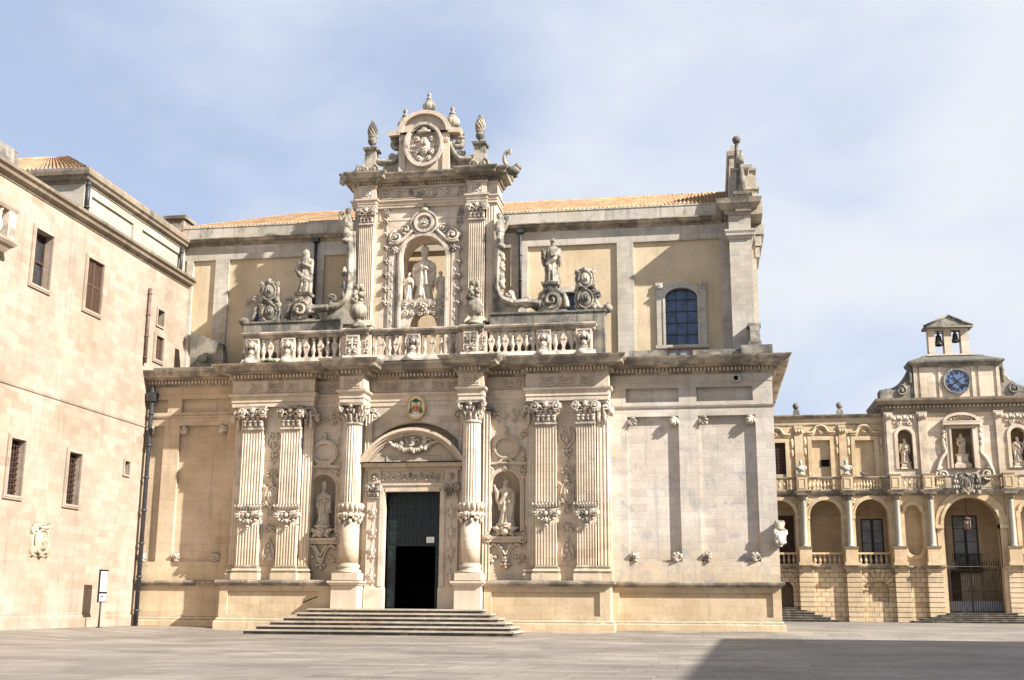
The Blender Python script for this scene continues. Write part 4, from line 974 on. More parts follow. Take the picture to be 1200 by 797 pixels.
# pedestal screen with low arch under the bishop
zlow = Z(497, 358, YA); m = MB()
zpl = Z(497, 352, YA)
m.prism([(nxc-nw/2, 14.95), (nxc-nw/2, zpl+.1), (nxc+nw/2, zpl+.1), (nxc+nw/2, 14.95)]+[(nxc+nw*.42*cos(pi*k/10), 14.95+(zlow-15.2)*sin(pi*k/10)**.8) for k in range(11)], YA+.1, YA+1.2)
for i in range(2):
    for k in range(6): spiral(m, nxc+(k-2.5)*nw*.16, zpl-.22-.55*i, YA+.06, .19, 1.2, 1 if k % 2 else -1, pi/2*(1 if i else -1), .06, 12, .05)
flower(m, nxc, YA+.02, zpl-.4, .3)
part(m, 'pedestal', CARV, parent=SH)
for x0, x1, n in ((pl0+.34, pl1, 7), (pr0, pr1, 7)):
    m = MB(); m.prismz(fluted_plan(x0, x1, AF, YA+.05, n), 17.7, 23.65); m.box(x0, x1, AF+.03, YA, 23.6, 24.7)
    m.sweep([(x0-.02, YA), (x0-.02, AF-.02), (x1+.02, AF-.02), (x1+.02, YA)], [(-.05, 14.9), (.1, 14.9), (.1, 17.3), (.16, 17.35), (.12, 17.5), (.05, 17.6), (0, 17.7), (-.05, 17.7)]); part(m, 'shrine_pilaster', PALE, parent=SH)
m = MB(); m.prismz(fluted_plan(pl0-.05, pl0+.30, AF+.22, YA+.05, 3, .04), 17.4, 24.7); part(m, 'shrine_pilaster', PALE, parent=SH); m = MB(); m.prismz(fluted_plan(pr1+.06, AX1-.1, AF+.22, YA+.05, 3, .04), 17.4, 24.7)
part(m, 'shrine_pilaster', PALE, parent=SH)
for x0, x1 in ((pl0+.34, pl1), (pr0, pr1)):
    m = MB(); cap_flat(m, (x0+x1)/2, x1-x0, AF, zc0+.05, zc1-.02); part(m, 'shrine_capital', CARV, parent=SH)
# entablature
AP = [(AX0-.05, YA+1.5), (AX0-.05, AF+.15), (pl0+.22, AF+.15), (pl0+.22, AF-.1), (pl1+.12, AF-.1), (pl1+.12, YA-.12), (pr0-.12, YA-.12), (pr0-.12, AF-.1), (pr1+.12, AF-.1), (pr1+.12, AF+.15), (AX1+.05, AF+.15), (AX1+.05, YA+1.5)]
m = MB(); m.sweep(AP, [(-.3, 24.72), (.03, 24.72), (.03, 24.9), (.07, 24.9), (.07, 25.05), (.16, 25.12), (.16, 25.2), (.0, 25.24), (.0, 25.92), (.08, 25.95), (.08, 26.1), (-.3, 26.12)]); part(m, 'shrine_frieze', CARVG, parent=SH)
m = MB(); m.sweep(AP, [(-.3, 26.05), (.1, 26.05), (.12, 26.25), (.32, 26.3), (.34, 26.36), (.6, 26.4), (.62, 26.55), (.74, 26.68), (.76, 26.76), (-.6, 26.84)])
m.dentils(AP, .12, .24, 26.08, 26.22, .1, .08); m.box(AX0-.1, AX1+.1, AF+.1, YA+1.5, 26.4, 26.82); part(m, 'shrine_cornice', CORN, parent=SH)
m = MB(); x0, x1 = pl1+.3, pr0-.3; n_ = 7
m.ring(rect(x0, x1, 25.28, 25.88), rect(x0+.05, x1-.05, 25.33, 25.83), YA-.18, YA-.1)
for k in range(n_):
    xx = x0+(x1-x0)*(k+.5)/n_
    if k == 3: m.ring(oval(xx, 25.58, .36, .26), oval(xx, 25.58, .24, .17), YA-.2, YA-.1); flower(m, xx, YA-.13, 25.58, .15)
    else: spiral(m, xx, 25.58, YA-.14, .24, 1.6, 1 if k % 2 else -1, pi/2 if k % 2 else -pi/2, .055, 18, .05, tail=(xx+(.4 if k < 3 else -.4), 25.58+(.2 if k % 2 else -.2)))
for xx in ((pl0+.34+pl1)/2, (pr0+pr1)/2): m.ring(rect(xx-.36, xx+.36, 25.26, 25.9), rect(xx-.28, xx+.28, 25.34, 25.82), AF-.14, AF-.08); flower(m, xx, AF-.1, 25.58, .26, 8)
part(m, 'rinceau_frieze', CARV, parent=SH)
# niche frame with hanging drops
m = MB(); zs = ntop-nw/2
m.ring(arch(nxc, nw+.5, 14.95, zs), arch(nxc, nw+.02, 14.95, zs), YA-.16, YA+.03); m.ring(arch(nxc, nw+.22, 14.95, zs), arch(nxc, nw-.02, 14.95, zs), YA-.24, YA+.05)
for s in (-1, 1):
    xo = nxc+s*(nw/2+.55); m.box(xo-.22, xo+.22, YA-.1, YA+.02, 15, zs+.9)
    for k in range(11): m.blob((xo, YA-.09, 16.2+.5*k), (.09, .05, .15), 7, 5, .4, k)
    spiral(m, nxc+s*(nw/2+.35), zs+1.35, YA-.14, .42, 1.5, -s, pi/2, .11, 18, .1); curve(m, [(nxc+s*(nw/2+.75), zs+1.0), (nxc+s*(nw/2+.3), zs+.95), (nxc+s*(nw/2-.2), zs+1.3), (nxc+s*.75, zs+1.75)], .14, .12, 6, YA-.12)
    spiral(m, nxc+s*1.15, zs+1.85, YA-.1, .3, 1.4, s, -pi/2, .09, 16, .1); flower(m, nxc+s*(nw/2+.42), YA-.1, zs+.55, .26, 6)
zm = Z(497, 262, YA)
m.ring(oval(nxc, zm, .62, .62), oval(nxc, zm, .46, .46), YA-.26, YA+.02); m.ring(oval(nxc, zm, .85, .8), oval(nxc, zm, .74, .7), YA-.18, YA+.02); m.prism(oval(nxc, zm, .5, .5), YA-.1, YA); flower(m, nxc, YA-.14, zm, .3, 8); m.prism(oval(nxc, zm, .84, .79), YA-.06, YA+.02)
m.blob((nxc, YA-.15, zm+.85), (.3, .15, .16), 8, 5); m.blob((nxc, YA-.15, zm+1.05), (.12, .12, .18), 8, 5)
part(m, 'shrine_arch_frame', CARV, parent=SH)
for pxx, s in ((454, -1), (539.5, 1)):
    m = MB(); xc = X(pxx-1, 300, YA)
    z1 = Z(pxx, 252, YA); z0 = Z(pxx, 357, YA)
    flower(m, xc, YA-.05, z1, .2, 6); spiral(m, xc+s*.1, z1+.25, YA-.04, .2, 1.3, s, pi/2, .07, 12, .06)
    for k in range(7):
        zz = z1-.4-(z1-z0-.5)*k/6
        for j in range(5): a_ = 2*pi*j/5; m.blob((xc+.15*cos(a_), YA-.1, zz+.13*sin(a_)), (.085, .10, .08), 6, 4)
        m.blob((xc, YA-.15, zz), .10, 6, 4); m.tube([(xc, YA-.04, zz-.1), (xc, YA-.04, zz+.55)], .05, 5)
    part(m, 'hanging_drop', CARV, parent=SH)
m = MB(); m.ring(rect(pl1+.25, pr0-.25, 23.95, 24.55), rect(pl1+.33, pr0-.33, 24.03, 24.47), YA-.03, YA+.01); part(m, 'moulding', PALE, parent=SH)
# --- crowning pediment
YT = AF+.25
tx = lambda p, y: X(p, y, YT); tz = lambda p, y: Z(p, y, YT)
txc = tx(497.5, 170); zt0 = 26.8
m = MB(); hw = (tx(533, 160)-tx(463, 160))/2; z1 = tz(497, 133)
zsp = tz(497, 158)
P = [(txc-hw*.80, zt0), (txc+hw*.80, zt0), (txc+hw*.80, zsp), (txc+hw*.82, zsp+.05)]
for k in range(1, 12): a_ = pi*k/12; P.append((txc+hw*.80*cos(a_), zsp+.1+(z1-zsp-.1)*sin(a_)))
P += [(txc-hw*.82, zsp+.05), (txc-hw*.80, zsp)]
m.prism(P, YT, YT+1.0)
Q = lambda f, dz: [(txc+hw*.84*f*cos(pi*k/20), zsp+.12+dz+(z1-zsp-.1+.02)*f*sin(pi*k/20)) for k in range(21)]
A = Q(1.06, 0); B = Q(.88, 0); m.ring(A+[A[0]], B+[B[0]], YT-.28, YT+1.05)
for s in (-1, 1):
    m.prism([(txc+s*hw*.80, zsp+.0), (txc+s*hw*1.18, zsp-.05), (txc+s*hw*1.24, zsp+.22), (txc+s*hw*.80, zsp+.34)], YT-.26, YT+1.0)
    m.prism([(txc+s*hw*.62, zt0), (txc+s*hw*.84, zt0), (txc+s*hw*.84, zsp), (txc+s*hw*.62, zsp)], YT-.12, YT+.3); flower(m, txc+s*hw*.73, YT-.12, zsp-.45, .2)
CRN = part(m, 'crowning_pediment', CARVG)
m = MB(); zo = tz(498, 171); oa = (tx(521, 171)-tx(475.5, 171))/2; ob = (tz(498, 145)-tz(498, 197))/2
m.ring(oval(txc, zo, oa, ob), oval(txc, zo, oa*.86, ob*.88), YT-.34, YT); m.ring(oval(txc, zo, oa*.9, ob*.92), oval(txc, zo, oa*.78, ob*.82), YT-.24, YT); m.prism(oval(txc, zo, oa*.84, ob*.86), YT-.08, YT)
m.blob((txc, YT-.12, zo-.05), (oa*.32, .16, ob*.42), 10, 7)
m.blob((txc, YT-.2, zo+ob*.6), (oa*.42, .14, ob*.1), 9, 5); m.blob((txc, YT-.2, zo+ob*.68), (oa*.2, .14, ob*.12), 8, 5)
for s in (-1, 1):
    spiral(m, txc+s*oa*.36, zo+ob*.3, YT-.12, .2, 1.4, -s, pi/2, .08, 14, .08); spiral(m, txc+s*oa*.36, zo-ob*.3, YT-.12, .2, 1.4, s, -pi/2, .08, 14, .08); spiral(m, txc+s*oa*.22, zo-ob*.58, YT-.12, .17, 1.4, -s, pi/2, .07, 14, .08)
    for j in range(3):
        for k in range(j+1): m.blob((txc+s*(oa*.56+.12*(k-j/2)), YT-.12, zo+.28-.32*j), (.07, .08, .12), 6, 4)
    m.blob((txc+s*.1, YT-.26, zo+.12), (.16, .12, .22), 7, 5)
flower(m, txc, YT-.24, zo-.3, .2)
part(m, 'medallion', CARV, parent=CRN)
for s in (-1, 1):
    # big side volutes running down to the urn pedestals
    m = MB(); ex = tx(434 if s < 0 else 562, 183)
    zz = lambda p, y: (tx(p, y), tz(p, y))
    if s < 0: pts = [zz(476, 160), zz(471, 175), zz(461, 187), zz(448, 188.5), zz(441, 187)]; c1_ = zz(463.5, 167); c2_ = zz(458, 183)
    else: pts = [zz(524, 160), zz(529, 175), zz(537, 184), zz(549, 184.5), zz(556, 183)]; c1_ = zz(537, 165); c2_ = zz(541, 178)
    curve(m, pts, .24, .22, 8, YT+.35, 8, 1.6)
    spiral(m, c1_[0], c1_[1], YT+.25, .36, 1.1, s, 0 if s < 0 else pi, .2, 16, .05, tail=(pts[1][0], pts[1][1]-.1)); spiral(m, c2_[0], c2_[1], YT+.25, .24, 1.2, -s, -pi/2, .14, 14, .05)
    m.prism([(pts[0][0], zt0), pts[0], pts[1], pts[2], pts[3], (pts[3][0], zt0)], YT+.25, YT+.6)
    m.blob((c1_[0]-s*-.1, YT+.2, c1_[1]+.25), (.3, .25, .15), 8, 5, .3, 1)
    part(m, 'side_volute', STATG, parent=CRN)
    m = MB(); px_ = 434 if s < 0 else 562; pc = tx(px_, 185 if s < 0 else 181)
    zp0, zp1 = zt0-.05, tz(px_, 174 if s < 0 else 167)
    m.taper(pc-.42, pc+.42, YT-.1, YT+.7, zp0, zp1-.12, .1); m.taper(pc-.42, pc+.42, YT-.2, YT+.8, zp1-.12, zp1, -.05)
    for q in (-1, 1): spiral(m, pc+q*.3, zp0+.42, YT-.12, .33, 1.5, -q, pi/2, .09, 16, .06); m.blob((pc+q*.3, YT+.2, zp0+.42), (.36, .4, .38), 10, 6)
    part(m, 'urn_pedestal', STATG, parent=CRN)
URNP = [(.05, 0), (.26, 0), (.26, .06), (.12, .12), (.09, .2), (.13, .26), (.24, .34), (.30, .46), (.30, .56), (.24, .62), (.22, .66), (.30, .70), (.31, .74), (.22, .78)]
def urn_small(k=1.0):
    m = MB(); m.lathe([(r*k, z*k) for r, z in [(.22, 0), (.24, .05), (.12, .12), (.12, .2)]], (0, 0, 0), 16)
    m.lathe([(r*k, z*k) for r, z in [(.14, .18), (.34, .32), (.40, .50), (.38, .62), (.28, .78), (.18, .92), (.13, 1.0)]], (0, 0, 0), 32, .09, 11)
    m.lathe([(r*k, z*k) for r, z in [(.17, .98), (.19, 1.04), (.10, 1.1), (.08, 1.2), (.13, 1.26), (.13, 1.34), (.06, 1.42), (.03, 1.5)]], (0, 0, 0), 14); return m
def urn_cone(k=1.0):
    m = MB(); m.lathe([(r*k, z*k) for r, z in URNP], (0, 0, 0), 18)
    for j in range(7):
        zz = .8+.12*j; rr = (.25, .3, .31, .28, .22, .15, .07)[j]; n = 9 if j < 5 else 5
        for i in range(n): a_ = 2*pi*(i+.5*(j % 2))/n; m.blob((k*rr*.92*cos(a_), k*rr*.92*sin(a_), k*(zz+.03)), (.075*k, .075*k, .1*k), 6, 4)
    m.lathe([(r*k, z*k) for r, z in [(.2, .78), (.26, .95), (.24, 1.2), (.1, 1.5), (.02, 1.66)]], (0, 0, 0), 14); return m
def urn_bouquet(k=1.0):
    m = MB(); m.lathe([(r*k, z*k) for r, z in [(.30, 0), (.32, .04), (.30, .12), (.16, .2), (.12, .28), (.17, .34)]], (0, 0, 0), 16)
    m.lathe([(r*k, z*k) for r, z in [(.17, .33), (.30, .5), (.33, .68), (.27, .82), (.2, .9), (.25, .95)]], (0, 0, 0), 32, .07, 12)
    r2 = random.Random(3)
    for i in range(34):
        a_ = r2.uniform(0, 2*pi); u = r2.uniform(0, 1); rr = .3*(1-u*.65)*r2.uniform(.6, 1); m.blob((k*rr*cos(a_), k*rr*sin(a_), k*(.98+.6*u)), k*r2.uniform(.07, .12), 6, 4, .4, i)
    return m
U1 = urn_small().build('urn', STATG); base_urn = U1.data
tag(U1, 'fluted stone urn finial at the very top of the curved crowning pediment', 'urn', 'urn finials on the crowning pediment')
U1.location = (tx(501, 128), YT+.4, tz(501, 131)); k = (tz(501, 105)-tz(501, 131))/1.5; U1.scale = (k, k, k)
for p0, p1, lab in ((473, 143, 'fluted stone urn finial on the left shoulder of the crowning pediment'), (528.5, 141, 'fluted stone urn finial on the right shoulder of the crowning pediment')):
    o = U1.copy(); COL.objects.link(o); zb2 = zsp+.3; o.location = (tx(p0, p1), YT+.4, zb2); k = (tz(p0, 124 if p0 < 500 else 121)-zb2)/1.5; o.scale = (k, k, k); o['label'] = lab
U2 = urn_cone().build('urn', STATG)
for i, (p, y0, y1, lab) in enumerate(((434.5, 174, 139.5, 'stone urn with a pine cone top left of the crowning pediment'), (561.5, 167, 132.5, 'stone urn with a pine cone top right of the crowning pediment'))):
    o = U2 if i == 0 else U2.copy()
    if i: COL.objects.link(o)
    k = (tz(p, y1)-tz(p, y0))/1.66; o.location = (tx(p, y0), YT+.3, tz(p, y0)); o.scale = (k*.8, k*.8, k); tag(o, lab, 'urn', 'pine cone urns on the upper storey')
# little corner scrolls at the ends of the shrine cornice
for s, p in ((-1, 405), (1, 593)):
    m = MB(); xe = X(p, 200, AF-.4); zz = 26.8
    if s > 0:
        curve(m, [(xe+.55, zz-.7), (xe+.35, zz-.2), (xe, zz+.1), (xe-.15, zz+.5), (xe-.02, zz+.9), (xe+.22, zz+.98)], .15, .09, 7, AF-.2, 8); spiral(m, xe+.16, zz+.86, AF-.25, .15, 1.2, -1, pi/2, .07, 12, .05); m.blob((xe+.45, AF-.3, zz-.35), (.4, .3, .3), 8, 6, .4, 2)
        m.blob((xe+.7, AF-.3, zz-.1), (.25, .2, .2), 8, 5, .4, 3)
    else:
        m.blob((xe+.05, AF-.4, zz-.2), (.42, .3, .26), 9, 6, .5, 4); m.blob((xe-.15, AF-.4, zz-.5), (.2, .22, .26), 8, 6, .5, 5); curve(m, [(xe+.3, zz-.1), (xe+.65, zz+.15), (xe+.75, zz+.55)], .22, .1, 6, AF-.3, 8)
    part(m, 'corner_scroll', STATG, parent=SH)
# --- side scrolls with herm figures that flank the shrine
YS = 65.25
sx_ = lambda p, y: S(p, y, YS)
for s in (-1, 1):
    m = MB()
    if s < 0:
        strap = [sx_(408.5, 272), sx_(410, 300), sx_(409, 330), sx_(405, 349), sx_(396, 358), sx_(385, 361)]; hook = sx_(390, 351); foot = sx_(366, 363); head = sx_(408, 262); v0 = sx_(352, 364)
        leafs = [(404, 318), (404, 335), (403, 346)]
        m.prism([sx_(412, 270), sx_(416, 270), sx_(418, 380), sx_(380, 380), sx_(384, 362), sx_(398, 359), sx_(408, 345)], YS+.1, YS+.45)
    else:
        strap = [sx_(585, 285), sx_(583.5, 310), sx_(583, 335), sx_(586, 347), sx_(594, 353), sx_(604, 356)]; hook = sx_(598, 345); foot = sx_(617, 355); head = sx_(585.5, 268); v0 = sx_(646, 352)
        leafs = [(588, 300), (588, 312), (588, 325), (588, 333)]
        m.prism([sx_(577, 280), sx_(582, 280), sx_(581, 345), sx_(588, 355), sx_(606, 359), sx_(606, 372), sx_(577, 372)], YS+.1, YS+.45)
    curve(m, strap, .17, .2, 8, YS+.1, 8, 1.6)
    e = strap[-1]
    curve(m, [strap[-2], ((hook[0]+e[0])/2, (hook[1]+e[1])/2-.1), (hook[0]+.1*s, hook[1]-.1), hook], .2, .14, 6, YS, 8); spiral(m, hook[0], hook[1]+.05, YS-.02, .25, 1.1, s, pi, .13, 12, .05)
    curve(m, [e, foot, (v0[0]-s*.6 if s > 0 else v0[0]+.7, v0[1]-.25)], .24, .3, 8, YS, 8, 1.3)
    spiral(m, foot[0], foot[1], YS-.1, .34, 1.4, -s, pi/2, .13, 16, .1); m.blob((foot[0], YS, foot[1]), (.36, .3, .34), 10, 7)
    for p in leafs: q = sx_(*p); m.blob((q[0], YS, q[1]), (.2, .18, .3), 7, 5, .5, p[1]); m.blob((q[0]-(.12 if s < 0 else -.12), YS, q[1]-.2), (.12, .1, .14), 6, 4)
    # herm: scroll head and draped torso
    hx, hz = head
    m.blob((hx, YS, hz), (.34, .32, .55), 10, 8, .3, 3); m.blob((hx+s*.05, YS-.05, hz-.6), (.24, .25, .4), 9, 7, .3, 5); m.blob((hx, YS-.05, hz+.72), (.19, .2, .24), 9, 7); m.blob((hx, YS+.02, hz+.85), (.22, .2, .15), 8, 5)
    spiral(m, hx+s*.42, hz+.62, YS, .2, 1.2, s, -pi/2, .1, 14, .05); curve(m, [(hx+s*.15, hz-.2), (hx+s*.36, hz+.1), (hx+s*.5, hz+.45)], .16, .11, 6, YS, 8)
    m.blob((hx+s*.1, YS, hz-1.1), (.28, .26, .22), 9, 6, .2, 2)
    spart(m, 'herm_scroll', STATG, .035)
    # great volute with statue pedestal
    m = MB(); vx, vz = v0; zt_ = ZT1 if s < 0 else ZT2; r = .62
    for q in (-1, 1):
        P = []; Rr = []
        for i in range(22): k_ = i/21; a_ = pi/2-q*0+s*2*pi*1.9*k_; rr = r*(1-.82*k_); P.append((vx+rr*cos(a_), YS+.05-.3*k_ if q < 0 else YS+.5, vz+rr*sin(a_)-.0)); Rr.append(.15*(1-.4*k_))
        m.tube(P, Rr, 7)
    m.lathe([(.3, -.35), (.6, -.33), (.62, .33), (.3, .35)], (0, 0, 0), 20)
    L = len(m.v)-80
    for i in range(L, len(m.v)): x_, y_, z_ = m.v[i]; m.v[i] = (vx+x_, YS+.32+z_, vz+y_)
    pc0 = S(353.5, 356, YS) if s < 0 else S(644.5, 341, YS); pt = Z(353, 343, YS) if s < 0 else Z(644, 331, YS)
    m.taper(pc0[0]-.45, pc0[0]+.45, YS-.1, YS+.7, zt_, pt-.15, .06); m.taper(pc0[0]-.48, pc0[0]+.48, YS-.16, YS+.76, pt-.15, pt, -.05)
    m.box(vx-.9, vx+.9, YS-.05, YS+.7, zt_-.02, zt_+.2); flower(m, pc0[0], YS-.12, pt-.45, .2); 
    curve(m, [(pc0[0]+s*.4, pt-.5), (vx+s*.75, vz+.3), (vx+s*.9, vz-.4)], .14, .2, 6, YS+.2, 8); curve(m, [(pc0[0]-s*.4, pt-.6), (vx-s*.75, vz-.1), (vx-s*1.0, vz-.5)], .14, .2, 6, YS+.2, 8)
    part(m, 'statue_volute', STATG)
    H = (Z(357, 292, YS) if s < 0 else Z(648, 279, YS))-pt
    statue('woman' if s < 0 else 'saint', STATG, (pc0[0]+(.05 if s < 0 else .12), YS+.28, pt+.03), H*1.0, 'weathered stone statue of a veiled woman on the left volute above the balustrade' if s < 0 else 'weathered stone statue of a bearded robed saint on the right volute above the balustrade', 'saints above the balustrade')
    # armorial end piece
    m = MB(); yy = YS+.1
    if s < 0:
        c = S(317, 353, yy); cartouche(m, c[0], c[1]-.75, yy, 1.15, 1.3, False); cartouche(m, c[0]-.05, c[1]+.55, yy-.1, 1.05, 1.25, True); m.box(c[0]-.45, c[0]+.45, yy-.05, yy+.4, zt_-.02, c[1]+.9)
        q = S(290, 377, yy); curve(m, [S(305, 352, yy), S(299, 362, yy), S(296, 372, yy), q, S(285.5, 384, yy)], .2, .17, 7, yy+.1, 8); spiral(m, S(300, 352, yy)[0], S(300, 352, yy)[1], yy, .26, 1.2, 1, 0, .12, 14, .05); m.blob((q[0]-.2, yy, q[1]), (.4, .25, .25), 9, 6, .3, 3)
    else:
        c = S(686, 338, yy); cartouche(m, c[0], c[1]-.65, yy, 1.1, 1.25, False); cartouche(m, c[0], c[1]+.5, yy-.1, 1.0, 1.15, True); m.box(c[0]-.5, c[0]+.5, yy-.05, yy+.4, zt_-.02, c[1]+1.0); m.blob((c[0], yy+.05, c[1]+1.05), (.45, .3, .2), 10, 6)
        curve(m, [S(697, 346, yy), S(698, 355, yy), S(704, 360.5, yy), S(713, 359, yy)], .2, .18, 7, yy+.1, 8); curve(m, [S(699, 356, yy), S(696.5, 347, yy), S(700, 341, yy)], .16, .1, 6, yy+.05, 8); spiral(m, S(701, 344, yy)[0], S(701, 344, yy)[1], yy, .22, 1.1, 1, pi, .11, 12, .05); m.blob((S(713, 361, yy)[0], yy, S(713, 361, yy)[1]), (.26, .25, .3), 8, 6, .3, 6)
    part(m, 'armorial_cartouche', STATG)
# bishop and angels in the shrine
zb3 = zpl+.12
statue('bishop', STAT, (nxc-.1, YA+.65, zb3), (Z(496, 295, YA+.5)-zb3)/1.0, 'large stone bishop in a mitre standing in the arched shrine of the upper storey').scale.x *= 1.15
for s, lab in ((-1, 'small stone angel left of the bishop in the upper shrine'), (1, 'small stone angel right of the bishop in the upper shrine')):
    statue('angel', STAT, (nxc+s*nw*.35-.03, YA+.5, zb3), (Z(478, 320, YA+.5)-zb3), lab, 'angels beside the bishop', s < 0)
for n, kind, py0, lab in ((NL, 'bishop', 564, 'stone bishop in a mitre standing in the arched niche left of the door'), (NR, 'preacher', 564, 'stone saint raising his right hand in the arched niche right of the door')):
    z0 = n['z0']+.46; statue(kind, STAT, (n['xc'], YC+.12, z0), (Z(380, py0, YC)-z0)*(.9 if kind == 'bishop' else 1), lab, 'saints in the niches beside the door', rz=-.1)

# ==================================================================== balustrade
BU = empty('balustrade', 'carved stone balustrade with turned and leaf shaped balusters along the top of the portal storey', 'balustrade', (-15.8, 64, 14.9))
def bpart(mb, name, mat, parent=None):
    o = mb.build(name, mat); p = parent or BU; o.parent = p
    o.matrix_parent_inverse = Matrix.Translation(BU.location).inverted() if p is BU else Matrix.Identity(4); return o
YB = 64.0; zr0, zr1 = 16.42, 16.80; zq0, zq1 = 14.88, 15.22
bx = lambda p: X(p, 400, YB)
BX0, BX1 = bx(287), bx(697)
m = MB(); m.sweep([(BX0, YB+.3), (BX0, YB-.16), (bx(406), YB-.16), (bx(406), YB-.5), (bx(433), YB-.5), (bx(433), YB-.16), (bx(543), YB-.16), (bx(543), YB-.5), (bx(567), YB-.5), (bx(567), YB-.16), (BX1, YB-.16), (BX1, YB+.3)],
    [(-.35, zr0), (.0, zr0), (.03, zr0+.14), (.1, zr0+.2), (.13, zr0+.3), (.1, zr1), (-.4, zr1+.03)]); bpart(m, 'rail', CORN)
m = MB(); m.sweep([(BX0, YB+.3), (BX0, YB-.16), (bx(406), YB-.16), (bx(406), YB-.5), (bx(433), YB-.5), (bx(433), YB-.16), (bx(543), YB-.16), (bx(543), YB-.5), (bx(567), YB-.5), (bx(567), YB-.16), (BX1, YB-.16), (BX1, YB+.3)],
    [(-.35, zq1), (.02, zq1), (.05, zq1-.1), (.1, zq0+.12), (.1, zq0), (-.35, zq0)]); m.box(BX0, BX1, YB-.1, YB+.3, zq0, zq1-.01); bpart(m, 'base_course', CARV)
def mask_pedestal(p0, p1, foot=True):
    m = MB(); x0, x1 = bx(p0), bx(p1); xc = (x0+x1)/2; w_ = x1-x0
    m.box(x0, x1, YB-.15, YB+.25, zq1-.02, zr0+.02); o = bpart(m, 'pedestal', CARVG)
    m = MB(); m.ring(rect(x0+.02, x1-.02, zq1, zr0), rect(x0+.1, x1-.1, zq1+.08, zr0-.08), YB-.2, YB-.14)
    cherub(m, xc, YB-.12, zr0-.42, .26)
    for s in (-1, 1): m.tube([(xc+s*.15, YB-.2, zr0-.2), (xc+s*.28, YB-.25, zr0-.5), (xc+s*.2, YB-.2, zr0-.9)], [.1, .12, .04], 7)
    m.blob((xc, YB-.22, zr0-.82), (.2, .16, .2), 9, 6); m.blob((xc-.02, YB-.24, zr0-1.05), (.13, .12, .14), 8, 5)
    if foot: m.tube([(xc, YB-.2, zq1+.05), (xc-.1, YB-.45, zq0+.15), (xc-.25, YB-.6, zq0+.03)], [.2, .26, .12], 8)
    bpart(m, 'mask_relief', CARV, o)
mask_pedestal(289, 305); mask_pedestal(331, 347); mask_pedestal(477, 493); mask_pedestal(629, 646); mask_pedestal(675, 694)
for p0, p1, q0, q1 in ((408, 424, 425, 436), (544.5, 561.5, 562.5, 571)):
    m = MB(); x0, x1 = bx(p0), bx(p1); m.box(x0, x1, YB-.48, YB+.25, zq1-.02, zr0+.02); m.box(x1, bx(q1), YB-.2, YB+.25, zq1-.02, zr0+.02); m.box(x0-.32, x0, YB-.2, YB+.25, zq1-.02, zr0+.02); o = bpart(m, 'pedestal', CARVG)
    m = MB(); xc = (x0+x1)/2; m.ring(rect(x0+.03, x1-.03, zq1+.05, zr0-.03), rect(x0+.12, x1-.12, zq1+.14, zr0-.12), YB-.53, YB-.47); scrolls(m, xc, (zq1+zr0)/2, YB-.52, .62, .95, 2, .05)
    scrolls(m, (x1+bx(q1))/2, (zq1+zr0)/2, YB-.22, .4, .95, 2, .04); bpart(m, 'carved_relief', CARV, o)
SEQ = [(305, 331, 3, 0), (347, 405, 7, 0), (436, 477, 5, 0), (493, 541, 5, 0), (572, 629, 7, 1), (646, 675, 3, 0)]
rb = MB(); baluster(rb, 0, 0, 0, zr0-zq1, 1.0, 12); fb = MB(); flat_baluster(fb, 0, 0, 0, zr0-zq1, 1.0)
rbm = rb.mesh('baluster'); rbm.materials.append(CARVG); fbm = fb.mesh('baluster'); fbm.materials.append(CARVG)
for p0, p1, n, st in SEQ:
    for k in range(n):
        p = p0+(p1-p0)*(k+.5)/n
        o = bpy.data.objects.new('baluster', rbm if (k+st) % 2 == 0 else fbm); COL.objects.link(o); o.parent = BU; o.matrix_parent_inverse = Matrix.Translation(BU.location).inverted()
        o.location = (bx(p), YB+.04, zq1)
U3 = urn_bouquet().build('urn', STATG)
for i, (p, lab) in enumerate(((419.5, 'stone vase with a carved bouquet on the left corner pedestal of the balustrade'), (555.5, 'stone vase with a carved bouquet on the right corner pedestal of the balustrade'))):
    o = U3 if i == 0 else U3.copy()
    if i: COL.objects.link(o)
    zb4 = zr1+.04; k = (Z(p, 335 if i == 0 else 330, YB-.2)-zb4)/1.6; o.location = (X(p, 375, YB-.2), YB-.18, zb4); o.scale = (k, k, k); tag(o, lab, 'urn', 'vases on the balustrade')

# ==================================================================== nave
YN = 69.4; NX1 = 3.0
nx = lambda p, y=320: X(p, y, YN)
zN0, zN1 = 14.86, 24.0
m = MB(); pn = []
bays = [(XL+.02, 227, 255, None), (270, 367, None, None)]
strips = [(XL-.2, nx(228, 310)), (nx(254, 310), nx(270, 310)), (nx(366, 300), nx(381, 300)), (nx(599, 290), nx(619, 290)), (nx(723, 290), nx(742.5, 290)), (nx(844, 290), nx(857, 290))]
W1, W2, W3 = nx(314.6, 360), nx(668, 345), nx(798.5, 360)
zw0, zws = 16.5, 19.45
ww = 1.95
m.plate(rect(XL-.5, NX1, zN0, 25.0), [arch(c, ww, zw0, zws, .62) for c in (W1, W2, W3)], YN, .35)
part(m, 'nave_wall', PLAST)
for x0, x1 in strips:
    m = MB(); m.box(x0, x1, YN-.16, YN+.1, zN0, 23.05); part(m, 'nave_pilaster', NAVEG)
m = MB(); m.box(XL-.5, NX1, YN-.161, YN+.1, 23.05, 24.05); m.box(strips[-1][0]+.4, NX1, YN-.163, YN+.1, zN0, 23.2)
part(m, 'nave_frieze', NAVEG)
